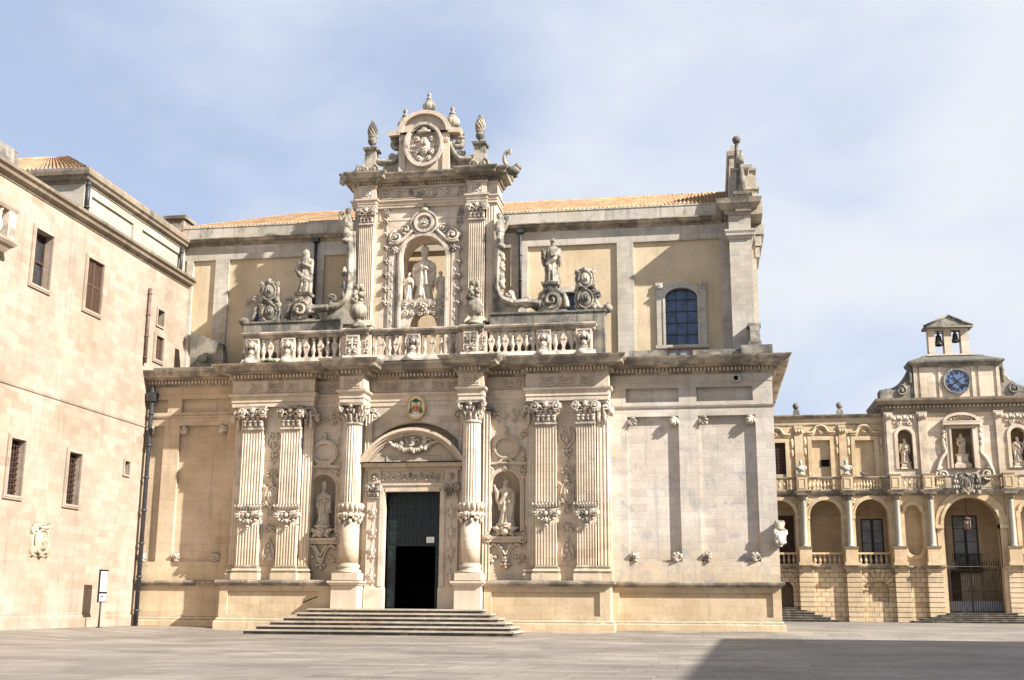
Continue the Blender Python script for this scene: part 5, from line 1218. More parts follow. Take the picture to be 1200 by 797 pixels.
for c in (W1, W2, W3):
    m = MB(); m.ring(arch(c, ww+.85, zw0, zws, .98), arch(c, ww-.02, zw0, zws, .61), YN-.12, YN+.05); m.ring(arch(c, ww+.25, zw0, zws, .74), arch(c, ww-.04, zw0, zws, .60), YN-.2, YN+.08)
    for s in (-1, 1): m.box(c+s*(ww/2+.32)-.22, c+s*(ww/2+.32)+.22, YN-.18, YN+.02, zws+.52, zws+.95); spiral(m, c+s*(ww/2+.32), zws+.74, YN-.2, .15, 1.2, s, 0, .06, 12, .03); m.box(c+s*(ww/2+.3)-.2, c+s*(ww/2+.3)+.2, YN-.16, YN+.02, zw0, zws+.5)
    m.box(c-ww/2-.6, c+ww/2+.6, YN-.3, YN+.1, zw0-.2, zw0-.003); o = part(m, 'nave_window', NAVEG)
    m = MB(); m.prism(arch(c, ww, zw0, zws, .62), YN+.25, YN+.29); part(m, 'pane', GLASS, parent=o)
    m = MB()
    for k in range(1, 3): m.box(c-ww/2+ww*k/3-.02, c-ww/2+ww*k/3+.02, YN+.2, YN+.24, zw0, zws+.55)
    for k in range(1, 5): m.box(c-ww/2, c+ww/2, YN+.195, YN+.235, zw0+.72*k-.02, zw0+.72*k+.02)
    part(m, 'window_bars', IRON, parent=o)
# eaves cornice and gutter
NP = [(XL-.5, YN-.16), (NX1-1.6, YN-.16)]
m = MB(); m.sweep(NP, [(-.3, 23.98), (.04, 23.98), (.06, 24.08), (.16, 24.14), (.34, 24.2), (.38, 24.32), (.46, 24.36), (.46, 24.42), (-.3, 24.44)]); part(m, 'nave_cornice', CORN)
m = MB(); m.sweep(NP, [(-.3, 24.42), (.34, 24.42), (.34, 25.12), (.38, 25.14), (.38, 25.22), (-.3, 25.24)]); part(m, 'gutter_wall', GUTTER)
# corner pier of the west front, standing well forward of the nave wall
YE = 67.75
px0, px1 = X(856.5, 330, YE), X(882.5, 330, YE)
m = MB(); m.box(px0, px1, YE, YN+3, zN0, 22.7); m.box(px0-.03, px1+.03, YE-.05, YN+3, 22.7, 23.0); m.box(px0, px1, YE, YN+3, 23.0, 24.1)
m.sweep([(px0, YN), (px0, YE), (px1, YE), (px1, YN+3)], [(-.1, 22.5), (.05, 22.5), (.1, 22.62), (.2, 22.7), (.2, 22.8), (.26, 22.95), (.26, 23.05), (-.1, 23.08)])
m.box(px1, px1+.35, YN+.3, YN+3, zN0, 24.1)
for k in range(3): m.box(px1+.3, px1+.3+.25+.15*k, YN+.25-.05*k, YN+3, 21.9+.7*k, 22.5+.7*k)
part(m, 'corner_pier', NAVEG)
m = MB(); PP = [(px0-.15, YN), (px0-.15, YE), (px1+.1, YE), (px1+.1, YN+16)]
m.sweep(PP, [(-.4, 24.05), (.06, 24.05), (.1, 24.2), (.3, 24.3), (.34, 24.4), (.42, 24.5), (.5, 24.6), (.55, 24.8), (.58, 24.9), (-.6, 24.98)]); m.dentils(PP, .1, .22, 24.2, 24.3, .1, .08); part(m, 'pier_cornice', CORN)
# ragged gable seen edge on
m = MB(); gx0, gx1 = px0+.1, px1+.15
gz = lambda y: Z(870, y, YE); gxx = lambda p, y: X(p, y, YE)
def gb(p0, p1, y0, y1, Y, dp=7.5, tp=0):
    xa, xb, za, zb = X(p0, (y0+y1)/2, Y), X(p1, (y0+y1)/2, Y), Z(p0, y0, Y), Z(p0, y1, Y)
    if tp: m.taper(xa, xb, Y, Y+dp, za, zb, tp)
    else: m.box(xa, xb, Y, Y+dp, za, zb)
for q_ in ((855, 893.5, 252, 237, YE-.1), (856, 889, 239, 228, YE+.3), (854.5, 886.5, 232, 207, YE+.9), (854.5, 882, 210, 194, YE+1.6), (854.5, 869, 200, 181.5, YE+2.2)): gb(*q_)
gb(853, 868.5, 182.5, 177.5, YE+2.1, 7.7, -.08); gb(856, 865, 178, 173.5, YE+2.4); gb(856, 862, 174.5, 170.5, YE+2.6)
gb(861.5, 880, 247, 227, YE-.3, .6); gb(860, 882, 227.5, 224.5, YE-.4, .9, -.05); gb(858, 871, 226, 199, YE+.5, .9); gb(857, 877, 200, 197.5, YE+.4, 1.1, -.06); gb(872, 889.5, 222, 219, YE+.8, 2); gb(870, 886, 200, 197, YE+1.5, 2)
part(m, 'gable', GABLE)
m = MB()
for p, y0, y1, yy in ((864, 223, 164, YE+.7), (868.5, 224, 188, YE+.25)):
    xx, z0, z1 = X(p, (y0+y1)/2, yy), Z(p, y0, yy), Z(p, y1, yy); m.lathe([(.24, 0), (.2, (z1-z0)*.5), (.1, (z1-z0)*.93), (.12, (z1-z0)*.95)], (xx, yy, z0), 10); m.blob((xx, yy, z1), .26, 12, 8, .1, 1)
part(m, 'gable_finial', GREY)
m = MB(); a_ = X(877, 405, 66.4); zt9 = Z(877, 380, 66.4); m.box(a_, px1+.25, 66.0, YE, 14.86, 15.9); m.prismx([(66.0, 15.9), (YE, 15.9), (YE, zt9), (67.1, zt9), (66.5, 16.9)], a_+.12, px1+.2); m.box(a_, px1+.3, 66.9, YE-.01, zt9, zt9+.2); part(m, 'buttress_stub', GREY)
# tiled roof
def tiled(name, P00, P10, P01, P11, pitch=.245, row=1.3, amp=.095, parent=None):
    """bilinear patch: eave P00-P10, ridge P01-P11, half-round tile rows running down the slope"""
    P00, P10, P01, P11 = map(Vector, (P00, P10, P01, P11))
    wl = (P10-P00).length; hl = max((P01-P00).length, (P11-P10).length); nu = int(wl/pitch)*6; nv = max(2, int(hl/row))
    nrm = (P10-P00).cross((P01+P11)/2-(P00+P10)/2).normalized()
    if nrm.z < 0: nrm = -nrm
    V = []; F = []; r3 = random.Random(5); jit = [[r3.uniform(-.02, .02) for _ in range(nu//6+1)] for _ in range(nv+1)]
    for j in range(nv):
        for e in (0, 1):
            v = (j+e)/nv
            for i in range(nu+1):
                u = i/nu; p = P00.lerp(P10, u).lerp(P01.lerp(P11, u), v); ph = 2*pi*(i % 6)/6
                hgt = amp*1.5*(.5+.5*cos(ph))*(1.03 if e == 0 else .97)+(.01 if e == 0 else .0)+jit[j][i//6]*.3
                V.append(p+nrm*hgt)
        b = j*2*(nu+1)
        for i in range(nu): F.append((b+i, b+i+1, b+nu+1+i+1, b+nu+1+i))
        if j: 
            for i in range(nu): F.append((b-(nu+1)+i, b-(nu+1)+i+1, b+i+1, b+i))
    m = MB(); m.add(V, F, True); return m
zR = 28.65; xr0 = -28.0; xr1 = px0+.1
m = tiled('r', (XL-.6, YN-.3, 25.2), (xr1, YN-.3, 25.2), (xr0, 77, zR), (xr1, 77, zR), .255)
for k in range(90):
    xx = xr0+(xr1-xr0)*k/90; m.tube([(xx, 77, zR+.03), (xx+(xr1-xr0)/90*1.05, 77, zR+.05)], [.11, .10], 7)
a_ = Vector((XL-.6, YN-.3, 25.22)); b_ = Vector((xr0, 77, zR))
for k in range(22): p = a_.lerp(b_, k/22); q = a_.lerp(b_, (k+1.05)/22); m.tube([p+Vector((0, 0, .05)), q+Vector((0, 0, .07))], [.10, .09], 7)
m.add([(XL-.6, YN-.3, 25.2), (xr0, 77, zR), (XL-.6, 85, 25.2)], [(0, 1, 2)]); m.add([(xr0, 77, zR), (xr1, 77, zR), (xr1, 85, 25.2), (XL-.6, 85, 25.2)], [(0, 1, 2, 3)])
part(m, 'roof', TILE)
# rain pipes on the nave
for p, y0, y1 in ((371, 286, 362), (610.5, 262, 358)):
    xx = nx(p, 310); m = MB(); m.tube([(xx, YN-.3, Z(p, y0, YN)+.1), (xx, YN-.28, Z(p, y1, YN))], .095, 10)
    for k in range(4): z_ = Z(p, y0, YN)-.6-1.6*k; m.tube([(xx, YN-.29, z_), (xx, YN-.29, z_+.09)], .125, 10)
    m.box(xx-.2, xx+.2, YN-.5, YN-.1, 23.9, 24.3); part(m, 'rain_pipe', PIPE)
# lean-to wall on the left terrace
m = MB(); yy = 67.5; m.prism([S(222, 440, yy), S(262, 436, yy), S(261, 403, yy), S(224, 388, yy)], yy, yy+.6); m.box(S(236, 420, yy)[0], S(243, 420, yy)[0], yy-.12, yy-.003, Z(240, 424, yy), Z(240, 414, yy)); part(m, 'terrace_wall', GREY)
# corner rain pipe at the junction with the left building
m = MB(); m.tube([(XL+.35, YW-.3, 0.0), (XL+.35, YW-.3, 12.9), (XL+.35, YW-.35, 13.4), (XL+.5, YW-.5, 13.9)], .13, 12)
for k in range(7): m.tube([(XL+.35, YW-.3, .8+1.9*k), (XL+.35, YW-.3, .92+1.9*k)], .17, 12)
m.taper(XL+.12, XL+.58, YW-.55, YW-.05, 13.0, 13.5, -.06)
part(m, 'rain_pipe', PIPE, 'thick dark rain pipe in the corner with the left building')

# ==================================================================== things on and in front of the cathedral
# steps
ST = empty('staircase', 'broad stone steps with worn dark edges rising to the cathedral door', 'steps', (-16.5, 62, 0))
SL = (361.7, 347.9, 332.3, 316.5, 300, 285); SR_ = (568, 579, 590, 600, 608, 613); SY = (714.4, 719.6, 725.2, 730.6, 736.2, 742.2)
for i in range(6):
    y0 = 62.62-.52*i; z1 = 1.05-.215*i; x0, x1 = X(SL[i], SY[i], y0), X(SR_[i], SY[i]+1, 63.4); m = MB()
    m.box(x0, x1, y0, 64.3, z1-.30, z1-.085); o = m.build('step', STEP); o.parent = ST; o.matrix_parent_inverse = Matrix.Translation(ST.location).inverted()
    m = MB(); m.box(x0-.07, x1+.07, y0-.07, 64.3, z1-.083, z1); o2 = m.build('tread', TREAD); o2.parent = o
# sloped handrail edge left of the steps
m = MB(); m.tube([(X(388, 693, 63.6), 63.6, Z(388, 693, 63.6)), (X(355, 706, 63.6), 63.6, Z(355, 706, 63.6))], .04, 8); m.tube([(X(388, 693, 63.6), 63.6, Z(388, 693, 63.6)), (X(388, 693, 63.6), 63.9, Z(388, 693, 63.6))], .03, 6); m.tube([(X(356, 705.5, 63.6), 63.6, Z(356, 705.5, 63.6)), (X(356, 705.5, 63.6), 64.0, Z(356, 705.5, 63.6))], .03, 6)
tag(m.build('handrail', IRON), 'slim iron handrail fixed to the plinth left of the steps', 'handrail')
# painted episcopal arms above the door
yy = YC-.15; c = S(487.3, 477.5, yy); a_, b_ = .58, .74
SG = empty('coat_of_arms', 'painted oval coat of arms with a green hat and tassels above the door', 'coat of arms', (c[0], yy, c[1]))
def gpart(mb, name, mat): o = mb.build(name, mat); o.parent = SG; return o
m = MB(); m.ring(oval(0, 0, a_, b_), oval(0, 0, a_*.86, b_*.89), -.06, .14); gpart(m, 'rim', GOLDP)
m = MB(); m.prism(oval(0, 0, a_*.87, b_*.9), -.02, .12); gpart(m, 'field', CREAM)
m = MB(); m.prism([(-.17, .12), (.17, .12), (.17, -.1), (.12, -.2), (0, -.27), (-.12, -.2), (-.17, -.1)], -.05, -.02); o = gpart(m, 'shield', REDP)
m = MB(); m.box(-.17, .17, -.054, -.05, .05, .12); m.box(-.02, .02, -.056, -.05, -.24, .05); m.box(-.1, .1, -.055, -.05, -.14, -.1); m.tube([(0, -.05, .12), (0, -.05, .32)], .018, 6); m.box(-.07, .07, -.06, -.03, .22, .26); gpart(m, 'cross', GOLDP)
m = MB(); m.prism(oval(0, .36, .27, .055, 20), -.07, -.02); m.prism(oval(0, .41, .14, .085, 20), -.08, -.02)
for s in (-1, 1):
    curve(m, [(s*.25, .36), (s*.33, .26), (s*.27, .14), (s*.31, .06)], .018, .018, 6, -.045, 5)
    for j in range(4):
        for k in range(min(j+1, 3)): m.blob((s*(.29+.075*(k-min(j, 2)/2)), -.05, .06-.115*j), (.034, .025, .055), 6, 4)
gpart(m, 'hat_and_tassels', GREENP)
m = MB(); m.prism([(-.2, -.38), (-.1, -.44), (.1, -.44), (.2, -.38), (.22, -.45), (.08, -.53), (-.08, -.53), (-.22, -.45)], -.05, -.02); m.prism([(-.05, -.27), (.05, -.27), (.03, -.42), (-.03, -.42)], -.048, -.02); gpart(m, 'ribbon', WPAINT)
# notice on the door
x0, z0 = S(499.7, 636.2, yd-.06); x1, z1 = S(508.8, 629.2, yd-.06)
NO = empty('notice', 'small white notice fixed to the dark door above the open wicket', 'notice', (x0, yd-.06, z0))
m = MB(); m.box(0, x1-x0, 0, .015, 0, z1-z0); o = m.build('sheet', WPAINT); o.parent = NO
m = MB()
for k in range(4): m.box(.06, x1-x0-.06-.05*(k % 2), -.004, -.001, .06+.065*k, .075+.065*k)
o = m.build('print_lines', simple('faded_print', (.55, .5, .5), .6, 0, .1, 5)); o.parent = NO
# floodlight under the right cornice
fx, fz = S(863, 443, YW-.2)
m = MB(); m.box(-.2, .2, -.3, .05, -.2, .16); m.box(-.05, .05, 0, .2, .1, .24); FLo = m.build('floodlight', simple('painted_metal', (.42, .40, .37), .5), None, None, (fx, YW-.05, fz)); tag(FLo, 'small box floodlight fixed under the cornice of the right wing', 'floodlight')
m = MB(); m.box(-.14, .08, -.305, -.301, -.14, .1); o = m.build('lens', DARK); o.parent = FLo
# white corner shield
q = S(910, 628, 64.6); zc_ = q[1]
m = MB(); sh = [(-.42, .30), (-.2, .36), (0, .3), (.2, .36), (.42, .30), (.44, .05), (.36, -.25), (.14, -.52), (0, -.66), (-.14, -.52), (-.36, -.25), (-.44, .05)]
m.prism(sh, -.2, .1); m.blob((0, -.14, -.08), (.42, .24, .5), 14, 9); 
for s in (-1, 1): spiral(m, s*.4, .2, -.14, .16, 1.2, -s, pi/2, .08, 12, .05); m.blob((s*.36, -.1, -.35), (.12, .14, .14), 7, 5)
o = m.build('shield', SHIELDW); tag(o, 'white stone shield under a carved crown on the right corner of the cathedral', 'shield'); o.location = (XR+.02, YW-.12, zc_); o.rotation_euler = (0, 0, R(38)); o.scale = (.8, .8, .88)
m = MB(); m.lathe([(.28, .34), (.33, .42), (.28, .5), (.36, .8), (.3, .82)], (0, -.06, 0), 14, .08, 7)
for k in range(5): m.blob((.3*(k-2)/2, -.2+.1*abs(k-2)/2, .86), .09, 6, 5)
o2 = m.build('crown', CARV); o2.parent = o
# tufts growing on the ledge
def tuft(px_, py_, Y, w_, h_, lab, seed):
    x, z = S(px_, py_, Y); r4 = random.Random(seed); m = MB()
    for i in range(60):
        bx_ = r4.uniform(-w_/2, w_/2); an = r4.uniform(-1, 1); L = h_*r4.uniform(.5, 1.05)*(1-.5*abs(bx_)/w_); dx = an*L*.6; dy = r4.uniform(-.6, .2)*L
        m.tube([(bx_, 0, 0), (bx_+dx*.5, dy*.5, L*.6), (bx_+dx, dy, L*.85)], [.018, .03, .004], 3)
    o = m.build('wall_plant', LEAF, None, None, (x, Y, z)); tag(o, lab, 'plant', 'green tufts growing on the ledge')
tuft(316, 427, 63.55, .85, .42, 'largest green tuft growing on the ledge below the left end of the balustrade', 1)
tuft(370, 427, 63.5, .5, .25, 'small green tuft growing on the ledge under the left balusters', 2)
tuft(386, 428, 63.5, .4, .16, 'tiny yellowish tuft growing beside the left column cornice', 3)
tuft(723, 742, 64.6, .5, .14, 'green weeds growing at the foot of the wall by the plinth corner', 4)
# ==================================================================== LEFT BUILDING
LB = empty('bishops_palace', 'tall plain pinkish ashlar building with shuttered windows along the left of the square', 'building', (XL-5, 52, 0))
def lpart(mb, name, mat, label=None, parent=None):
    o = mb.build(name, mat, None, label); p = parent or LB; o.parent = p
    o.matrix_parent_inverse = Matrix.Translation(LB.location).inverted() if p is LB else Matrix.Identity(4); return o
def tox(mb): return MB().join(mb, lambda p: (XL-p[1], p[0], p[2]))   # build facing -y with x=y_world, depth into wall = +y
Y0L, Y1L = 28.0, YN
def lwin(p, base_rect): pass
wins = []
def LW(px0, px1, pyt, pyb):
    y0, zt_ = SX(px0, pyt, XL); y1, _ = SX(px1, pyt, XL); _, zb_ = SX(px0, pyb, XL); return y0, y1, zb_, zt_
up1 = LW(41.4, 62.5, 267, 334); up2 = LW(102, 121, 308, 367); lo1 = LW(12, 29, 513, 580); lo2 = LW(80, 95, 529, 594)
sm1 = LW(184.5, 192, 362, 381); sm2 = LW(182, 191, 393, 421); sq = LW(145.5, 151.5, 540, 556)
# keep the pairs aligned: same sill and head for each storey
up2 = (up2[0], up2[1], up1[2], up1[3]); lo2 = (lo2[0], lo2[1], lo1[2], lo1[3])
ups = [up1, up2]; los = [lo1, lo2]
m = MB(); holes = [rect(*u) for u in ups+los+[sm1, sm2, sq]]
m.plate(rect(Y0L, Y1L, 0, 21.6), holes, 0, .55, True)
lpart(tox(m), 'wall', ROSE)
m = MB(); m.sweep([(XL, Y0L), (XL, YW-.02)], [(-.02, 0), (.08, 0), (.08, .58), (.05, .66), (-.02, .68)]); lpart(m, 'plinth', ROSE)
m = MB(); m.sweep([(XL, Y0L), (XL, YW-.05)], [(-.02, 11.44), (.05, 11.46), (.07, 11.54), (-.02, 11.58)]); lpart(m, 'string_course', ROSE)
m = MB(); m.sweep([(XL, Y0L), (XL, Y1L)], [(-.05, 21.2), (.05, 21.2), (.1, 21.32), (.3, 21.42), (.36, 21.56), (.5, 21.66), (.54, 21.8), (-1.2, 21.95)]); lpart(m, 'cornice', EAVE)
def lwindow(u, kind):
    y0, y1, z0, z1 = u; f = .2 if kind != 'small' else .1
    m = MB(); m.ring(rect(y0-f, y1+f, z0-f, z1+f), rect(y0, y1, z0, z1), -.09, .02)
    if kind != 'small': m.ring(rect(y0-f*.6, y1+f*.6, z0-f*.6, z1+f*.6), rect(y0-.005, y1+.005, z0-.005, z1+.005), -.12, .02)
    o = lpart(tox(m), 'window', ROSE)
    if kind == 'shutter':
        m = MB()
        for a, b in ((y0+.02, (y0+y1)/2-.01), ((y0+y1)/2+.01, y1-.02)):
            m.ring(rect(a, b, z0+.02, z1-.02), rect(a+.09, b-.09, z0+.11, z1-.11), .02, .09); m.box(a, b, .03, .08, (z0+z1)/2-.05, (z0+z1)/2+.05)
            n = int((z1-z0)/.11)
            for k in range(n): zz = z0+.1+(z1-z0-.2)*k/n; m.add([(a+.08, .04, zz), (b-.08, .04, zz), (b-.08, .08, zz+.09), (a+.08, .08, zz+.09)], [(0, 1, 2, 3)])
        lpart(tox(m), 'shutter', SHUT, parent=o)
    elif kind == 'open':
        m = MB(); m.box(y0+.02, y1-.02, .42, .44, z0, z1); lpart(tox(m), 'pane', DGLASS, parent=o)
        m = MB(); mid = z0+(z1-z0)*.48; m.ring(rect(y0, y1, z0, z1), rect(y0+.1, y1-.1, z0+.1, z1-.1), .34, .42); m.box(y0, y1, .33, .42, mid-.06, mid+.06); m.box((y0+y1)/2-.05, (y0+y1)/2+.05, .335, .42, z0, z1); lpart(tox(m), 'sash', WOODR, parent=o)
    elif kind == 'grille':
        m = MB(); m.box(y0, y1, .45, .47, z0, z1); lpart(tox(m), 'pane', DGLASS, parent=o)
        m = MB(); n = 5
        for k in range(1, n): yy = y0+(y1-y0)*k/n; m.box(yy-.022, yy+.022, .20, .24, z0, z1)
        nz_ = 10
        for k in range(1, nz_): zz = z0+(z1-z0)*k/nz_; m.box(y0, y1, .195, .235, zz-.02, zz+.02)
        m.ring(rect(y0, y1, z0, z1), rect(y0+.06, y1-.06, z0+.06, z1-.06), .26, .44)
        lpart(tox(m), 'grille', WOODR, parent=o)
    else:
        m = MB(); m.box(y0, y1, .3, .32, z0, z1); lpart(tox(m), 'pane', DARK, parent=o)
lwindow(up1, 'open'); lwindow(up2, 'shutter'); lwindow(lo1, 'grille'); lwindow(lo2, 'grille'); lwindow(sm1, 'small'); lwindow(sm2, 'shutter'); lwindow(sq, 'small')
# upper storey, set back
XU = XL-.35; YU0 = SX(101, 201, XU)[0]
zu0, zu1 = 21.9, 23.75
m = MB(); ya, za = SX(112, 232, XU); p1 = (SX(108, 230, XU)[0], SX(155, 285, XU)[0]); p2 = (SX(167, 270, XU)[0], SX(211, 320, XU)[0])
m.plate(rect(YU0, YN+4, zu0-.3, zu1+.2), [rect(p1[0], p1[1], 21.96, 23.3), rect(p2[0], p2[1], 21.96, 23.3)], 0, .12, True)
mm = MB().join(m, lambda p: (XU-p[1], p[0], p[2])); mm.add([(XU, YU0, zu0-.3), (XU-14, YU0, zu0-.3), (XU-14, YU0, zu1+.2), (XU, YU0, zu1+.2)], [(0, 1, 2, 3)]); lpart(mm, 'upper_storey', stone('pale_render', (.42, .385, .335), brick=(.9, .4), patina=(.4, .36, .3), pat=.35, lich=.8, streak=.3, mortar=.95, var=.02, bump=.25, seed=17))
m = MB(); EPU = [(XU-14, YU0), (XU, YU0), (XU, YN-.2)]
m.sweep(EPU, [(-.05, zu1), (.05, zu1), (.08, zu1+.12), (.26, zu1+.2), (.3, zu1+.32), (.42, zu1+.42), (.46, zu1+.62), (.40, zu1+.64), (.40, zu1+.8), (-.3, zu1+.84)]); lpart(m, 'upper_cornice', EAVE)
ze = zu1+.8
m = tiled('r', (XU-13, YU0-.25, ze), (XU+.05, YU0-.25, ze), (XU-10, YU0+4.5, ze+2.7), (XU-4, YU0+4.5, ze+2.7), .26)
m2_ = tiled('r', (XU+.05, YN-.3, ze), (XU+.05, YU0-.25, ze), (XU-4, YN-.3, ze+2.7), (XU-4, YU0+4.5, ze+2.7), .26)
m.join(m2_); lpart(m, 'roof', TILE)
# ragged stone stub on the main cornice at the picture's left edge and the chimney
m = MB(); yy = SX(4, 190, XL-.6)[0]; m.taper(XL-1.6, XL-.25, yy-3.0, yy+.9, 21.8, 23.1, .15); lpart(m, 'parapet_stub', GREY)
m = MB(); yc_, zc_ = SX(211, 275, XU-.9); m.taper(XU-1.6, XU-.3, yc_-.75, yc_+.75, ze-.2, zc_+.85, .06); m.taper(XU-1.7, XU-.2, yc_-.85, yc_+.85, zc_+.85, zc_+1.05, -.05); m.tube([(XU-.1, yc_+1.1, ze), (XU-.1, yc_+1.1, zc_+.6)], .1, 8); lpart(m, 'chimney', GREY)
def vpipe(px_, y0_, y1_, xx, r, mat, lab=None):
    ya, z1 = SX(px_, y0_, xx); _, z0 = SX(px_, y1_, xx); m = MB(); m.tube([(xx, ya, z0), (xx, ya, z1)], r, 10); k = z0+.3
    while k < z1: m.tube([(xx, ya, k), (xx, ya, k+.08)], r*1.35, 10); k += 1.3
    lpart(m, 'rain_pipe', mat, lab)
vpipe(104.5, 212, 252, XU+.14, .12, PIPE); vpipe(213.5, 290, 326, XU+.14, .11, PIPE); vpipe(176.5, 338, 428, XL+.13, .10, simple('rusty_pipe', (.17, .11, .085), .7, .2, .3, 4), 'thin rusty pipe on the wall above the cathedral wing')
# balcony at the far left edge
yb1, zbt = SX(17.5, 246, XL+.55); _, zbb = SX(16, 289, XL+.55)
m = MB(); m.sweep([(XL, 44), (XL+.75, 44), (XL+.75, yb1), (XL, yb1)], [(-.7, zbb-.5), (-.3, zbb-.45), (-.12, zbb-.2), (.0, zbb-.12), (.1, zbb+.02), (.1, zbb+.14), (-.7, zbb+.16)]); BAo = lpart(m, 'balcony', ROSE)
m = MB(); m.sweep([(XL, 44), (XL+.75, 44), (XL+.75, yb1), (XL, yb1)], [(-.35, zbt-.25), (-.02, zbt-.25), (.05, zbt-.1), (.05, zbt), (-.35, zbt+.02)]); lpart(m, 'balcony_rail', ROSE, parent=BAo)
m = MB(); m.box(XL+.38, XL+.72, yb1-.65, yb1-.06, zbb+.14, zbt-.22)
k = yb1-1.1
while k > 44.2: baluster(m, XL+.55, k, zbb+.14, zbt-.22, .9); k -= .5
k = XL+.1
lpart(m, 'balcony_baluster', CARV, parent=BAo)
# carved arms on the wall
ya, zc_ = SX(46.5, 632, XL)
m = MB(); cartouche(m, ya, zc_-.1, 0, 1.45, 1.35, False)
m.prism(rect(ya-.8, ya+.8, zc_-.85, zc_+.75), -.05, .02)
for s in (-1, 1): m.blob((ya+s*.6, -.1, zc_+.62), (.25, .15, .2), 7, 5, .3, 3)
for k in range(3): m.box(ya-.16+.13*k, ya-.1+.13*k, -.34, -.1, zc_-.45, zc_+.2)
o = tox(m).build('coat_of_arms', stone('arms_limestone', (.55, .45, .33), brick=None, patina=(.2, .18, .15), pat=.5, lich=1, streak=.4, seed=18)); tag(o, 'carved stone coat of arms under a small crown set in the pinkish left wall', 'coat of arms')
# information sign in front of the left wall
sy = 59.3; sxx = XL+1.05
SGN = empty('information_sign', 'tall slim information board on a post before the left wall', 'information sign', (sxx, sy, 0))
m = MB(); m.tube([(0, -.1, 0), (0, -.08, 1.35)], .05, 8); m.lathe([(.16, 0), (.16, .03), (.06, .05)], (0, -.1, 0), 14); o = m.build('post', IRON); o.parent = SGN
m = MB(); m.box(-.04, .04, -.42, .42, 1.3, 3.0); o = m.build('frame', BLACKP); o.parent = SGN
m = MB(); m.box(.041, .05, -.36, .36, 1.86, 2.9); m.box(-.05, -.041, -.36, .36, 1.36, 2.9); m.box(.041, .05, -.36, .36, 1.36, 1.74); o2 = m.build('panel', WPAINT); o2.parent = SGN
m = MB()
for k in range(9): m.box(.051, .054, -.28, .28-.1*(k % 3), 2.02+.09*k, 2.045+.09*k)
m.box(.051, .054, -.28, .1, 1.55, 1.65); o3 = m.build('print_lines', INK); o3.parent = o2
# ==================================================================== PALACE ACROSS THE SQUARE
YQ = 108.0
PA = empty('palace', 'golden arcaded palace with a loggia, clock and bell gable across the square at right', 'palace', (20, YQ, 0))
def qpart(mb, name, mat, label=None, parent=None):
    o = mb.build(name, mat, None, label); p = parent or PA; o.parent = p
    o.matrix_parent_inverse = Matrix.Translation(PA.location).inverted() if p is PA else Matrix.Identity(4); return o
q = lambda p, y, Y=YQ: S(p, y, Y)
def qx(p, y, Y=YQ): return S(p, y, Y)[0]
def qz(p, y, Y=YQ): return S(p, y, Y)[1]
QL = -2.0; QM = qx(1042, 600); QR = 42.0
zfl = 4.72                     # loggia floor
zar = qz(970, 586); zsp_ = zar-(qx(986, 600)-qx(949, 600))/2
zcor = 11.15                    # ledge under the balustrade
# ground storey
m = MB(); qa = (qx(1017.6, 690)+qx(1042, 690))/2; wa = qx(1042, 690)-qx(1017.6, 690)
doorw = qx(930, 700)-qx(917, 700); dcx = qx(922, 700)
gx0, gx1 = qx(1108, 700), qx(1179, 700)
m.plate(rect(QL, gx0, 0, zfl), [arch(qa, wa, qz(1030, 705), qz(1030, 692), (qz(1030, 681)-qz(1030, 692))), arch(dcx, doorw*1.25, 1.2, qz(922, 690), None)], YQ, .3, True)
m.plate(rect(gx1, QR, 0, zfl), [], YQ, .3)
qpart(m, 'ground_storey', PRUST)
piers = [(qx(a, 700), qx(b, 700)) for a, b in ((937.6, 954.6), (993.3, 1011), (1050, 1067.5), (1088, 1106.5), (1183, 1203))]
for x0, x1 in piers:
    m = MB(); z = 0; k = 0
    while z < 4.5:
        hh = .42; m.box(x0, x1, YQ-.45, YQ+.1, z+.03, z+hh-.03); m.box(x0+.08, x1-.08, YQ-.36, YQ+.1, z+hh-.03, z+hh+.03); z += hh; k += 1
    qpart(m, 'pier', RUSTP)
m = MB()
for k in range(11):
    a0_, a1_ = pi*k/11+.02, pi*(k+1)/11-.02; r0_, r1_ = wa/2+.02, wa/2+.95; zc_ = qz(1030, 692)
    m.prism([(qa+r0_*cos(a0_), zc_+r0_*sin(a0_)), (qa+r1_*cos(a0_), zc_+r1_*sin(a0_)), (qa+r1_*cos(a1_), zc_+r1_*sin(a1_)), (qa+r0_*cos(a1_), zc_+r0_*sin(a1_))], YQ-.16, YQ+.05)
qpart(m, 'arch_stones', PRUST); m = MB()
for k in range(11):
    a0_, a1_ = pi*k/11+.02, pi*(k+1)/11-.02; r0_, r1_ = doorw*.63, doorw*.63+.8; zc_ = qz(922, 690)
    m.prism([(dcx+r0_*cos(a0_), zc_+r0_*sin(a0_)), (dcx+r1_*cos(a0_), zc_+r1_*sin(a0_)), (dcx+r1_*cos(a1_), zc_+r1_*sin(a1_)), (dcx+r0_*cos(a1_), zc_+r0_*sin(a1_))], YQ-.16, YQ+.05)
qpart(m, 'arch_stones', PRUST)
m = MB(); m.prism(arch(dcx, doorw*1.25, 1.2, qz(922, 690)), YQ+.2, YQ+.26); qpart(m, 'door', SHUT)
m = MB(); GP = [(QL, YQ)]
for x0, x1 in piers[:4]: GP += [(x0-.1, YQ), (x0-.1, YQ-.45), (x1+.1, YQ-.45), (x1+.1, YQ)]
GP = GP[:-1]+[(piers[3][1]+.1, YQ)]
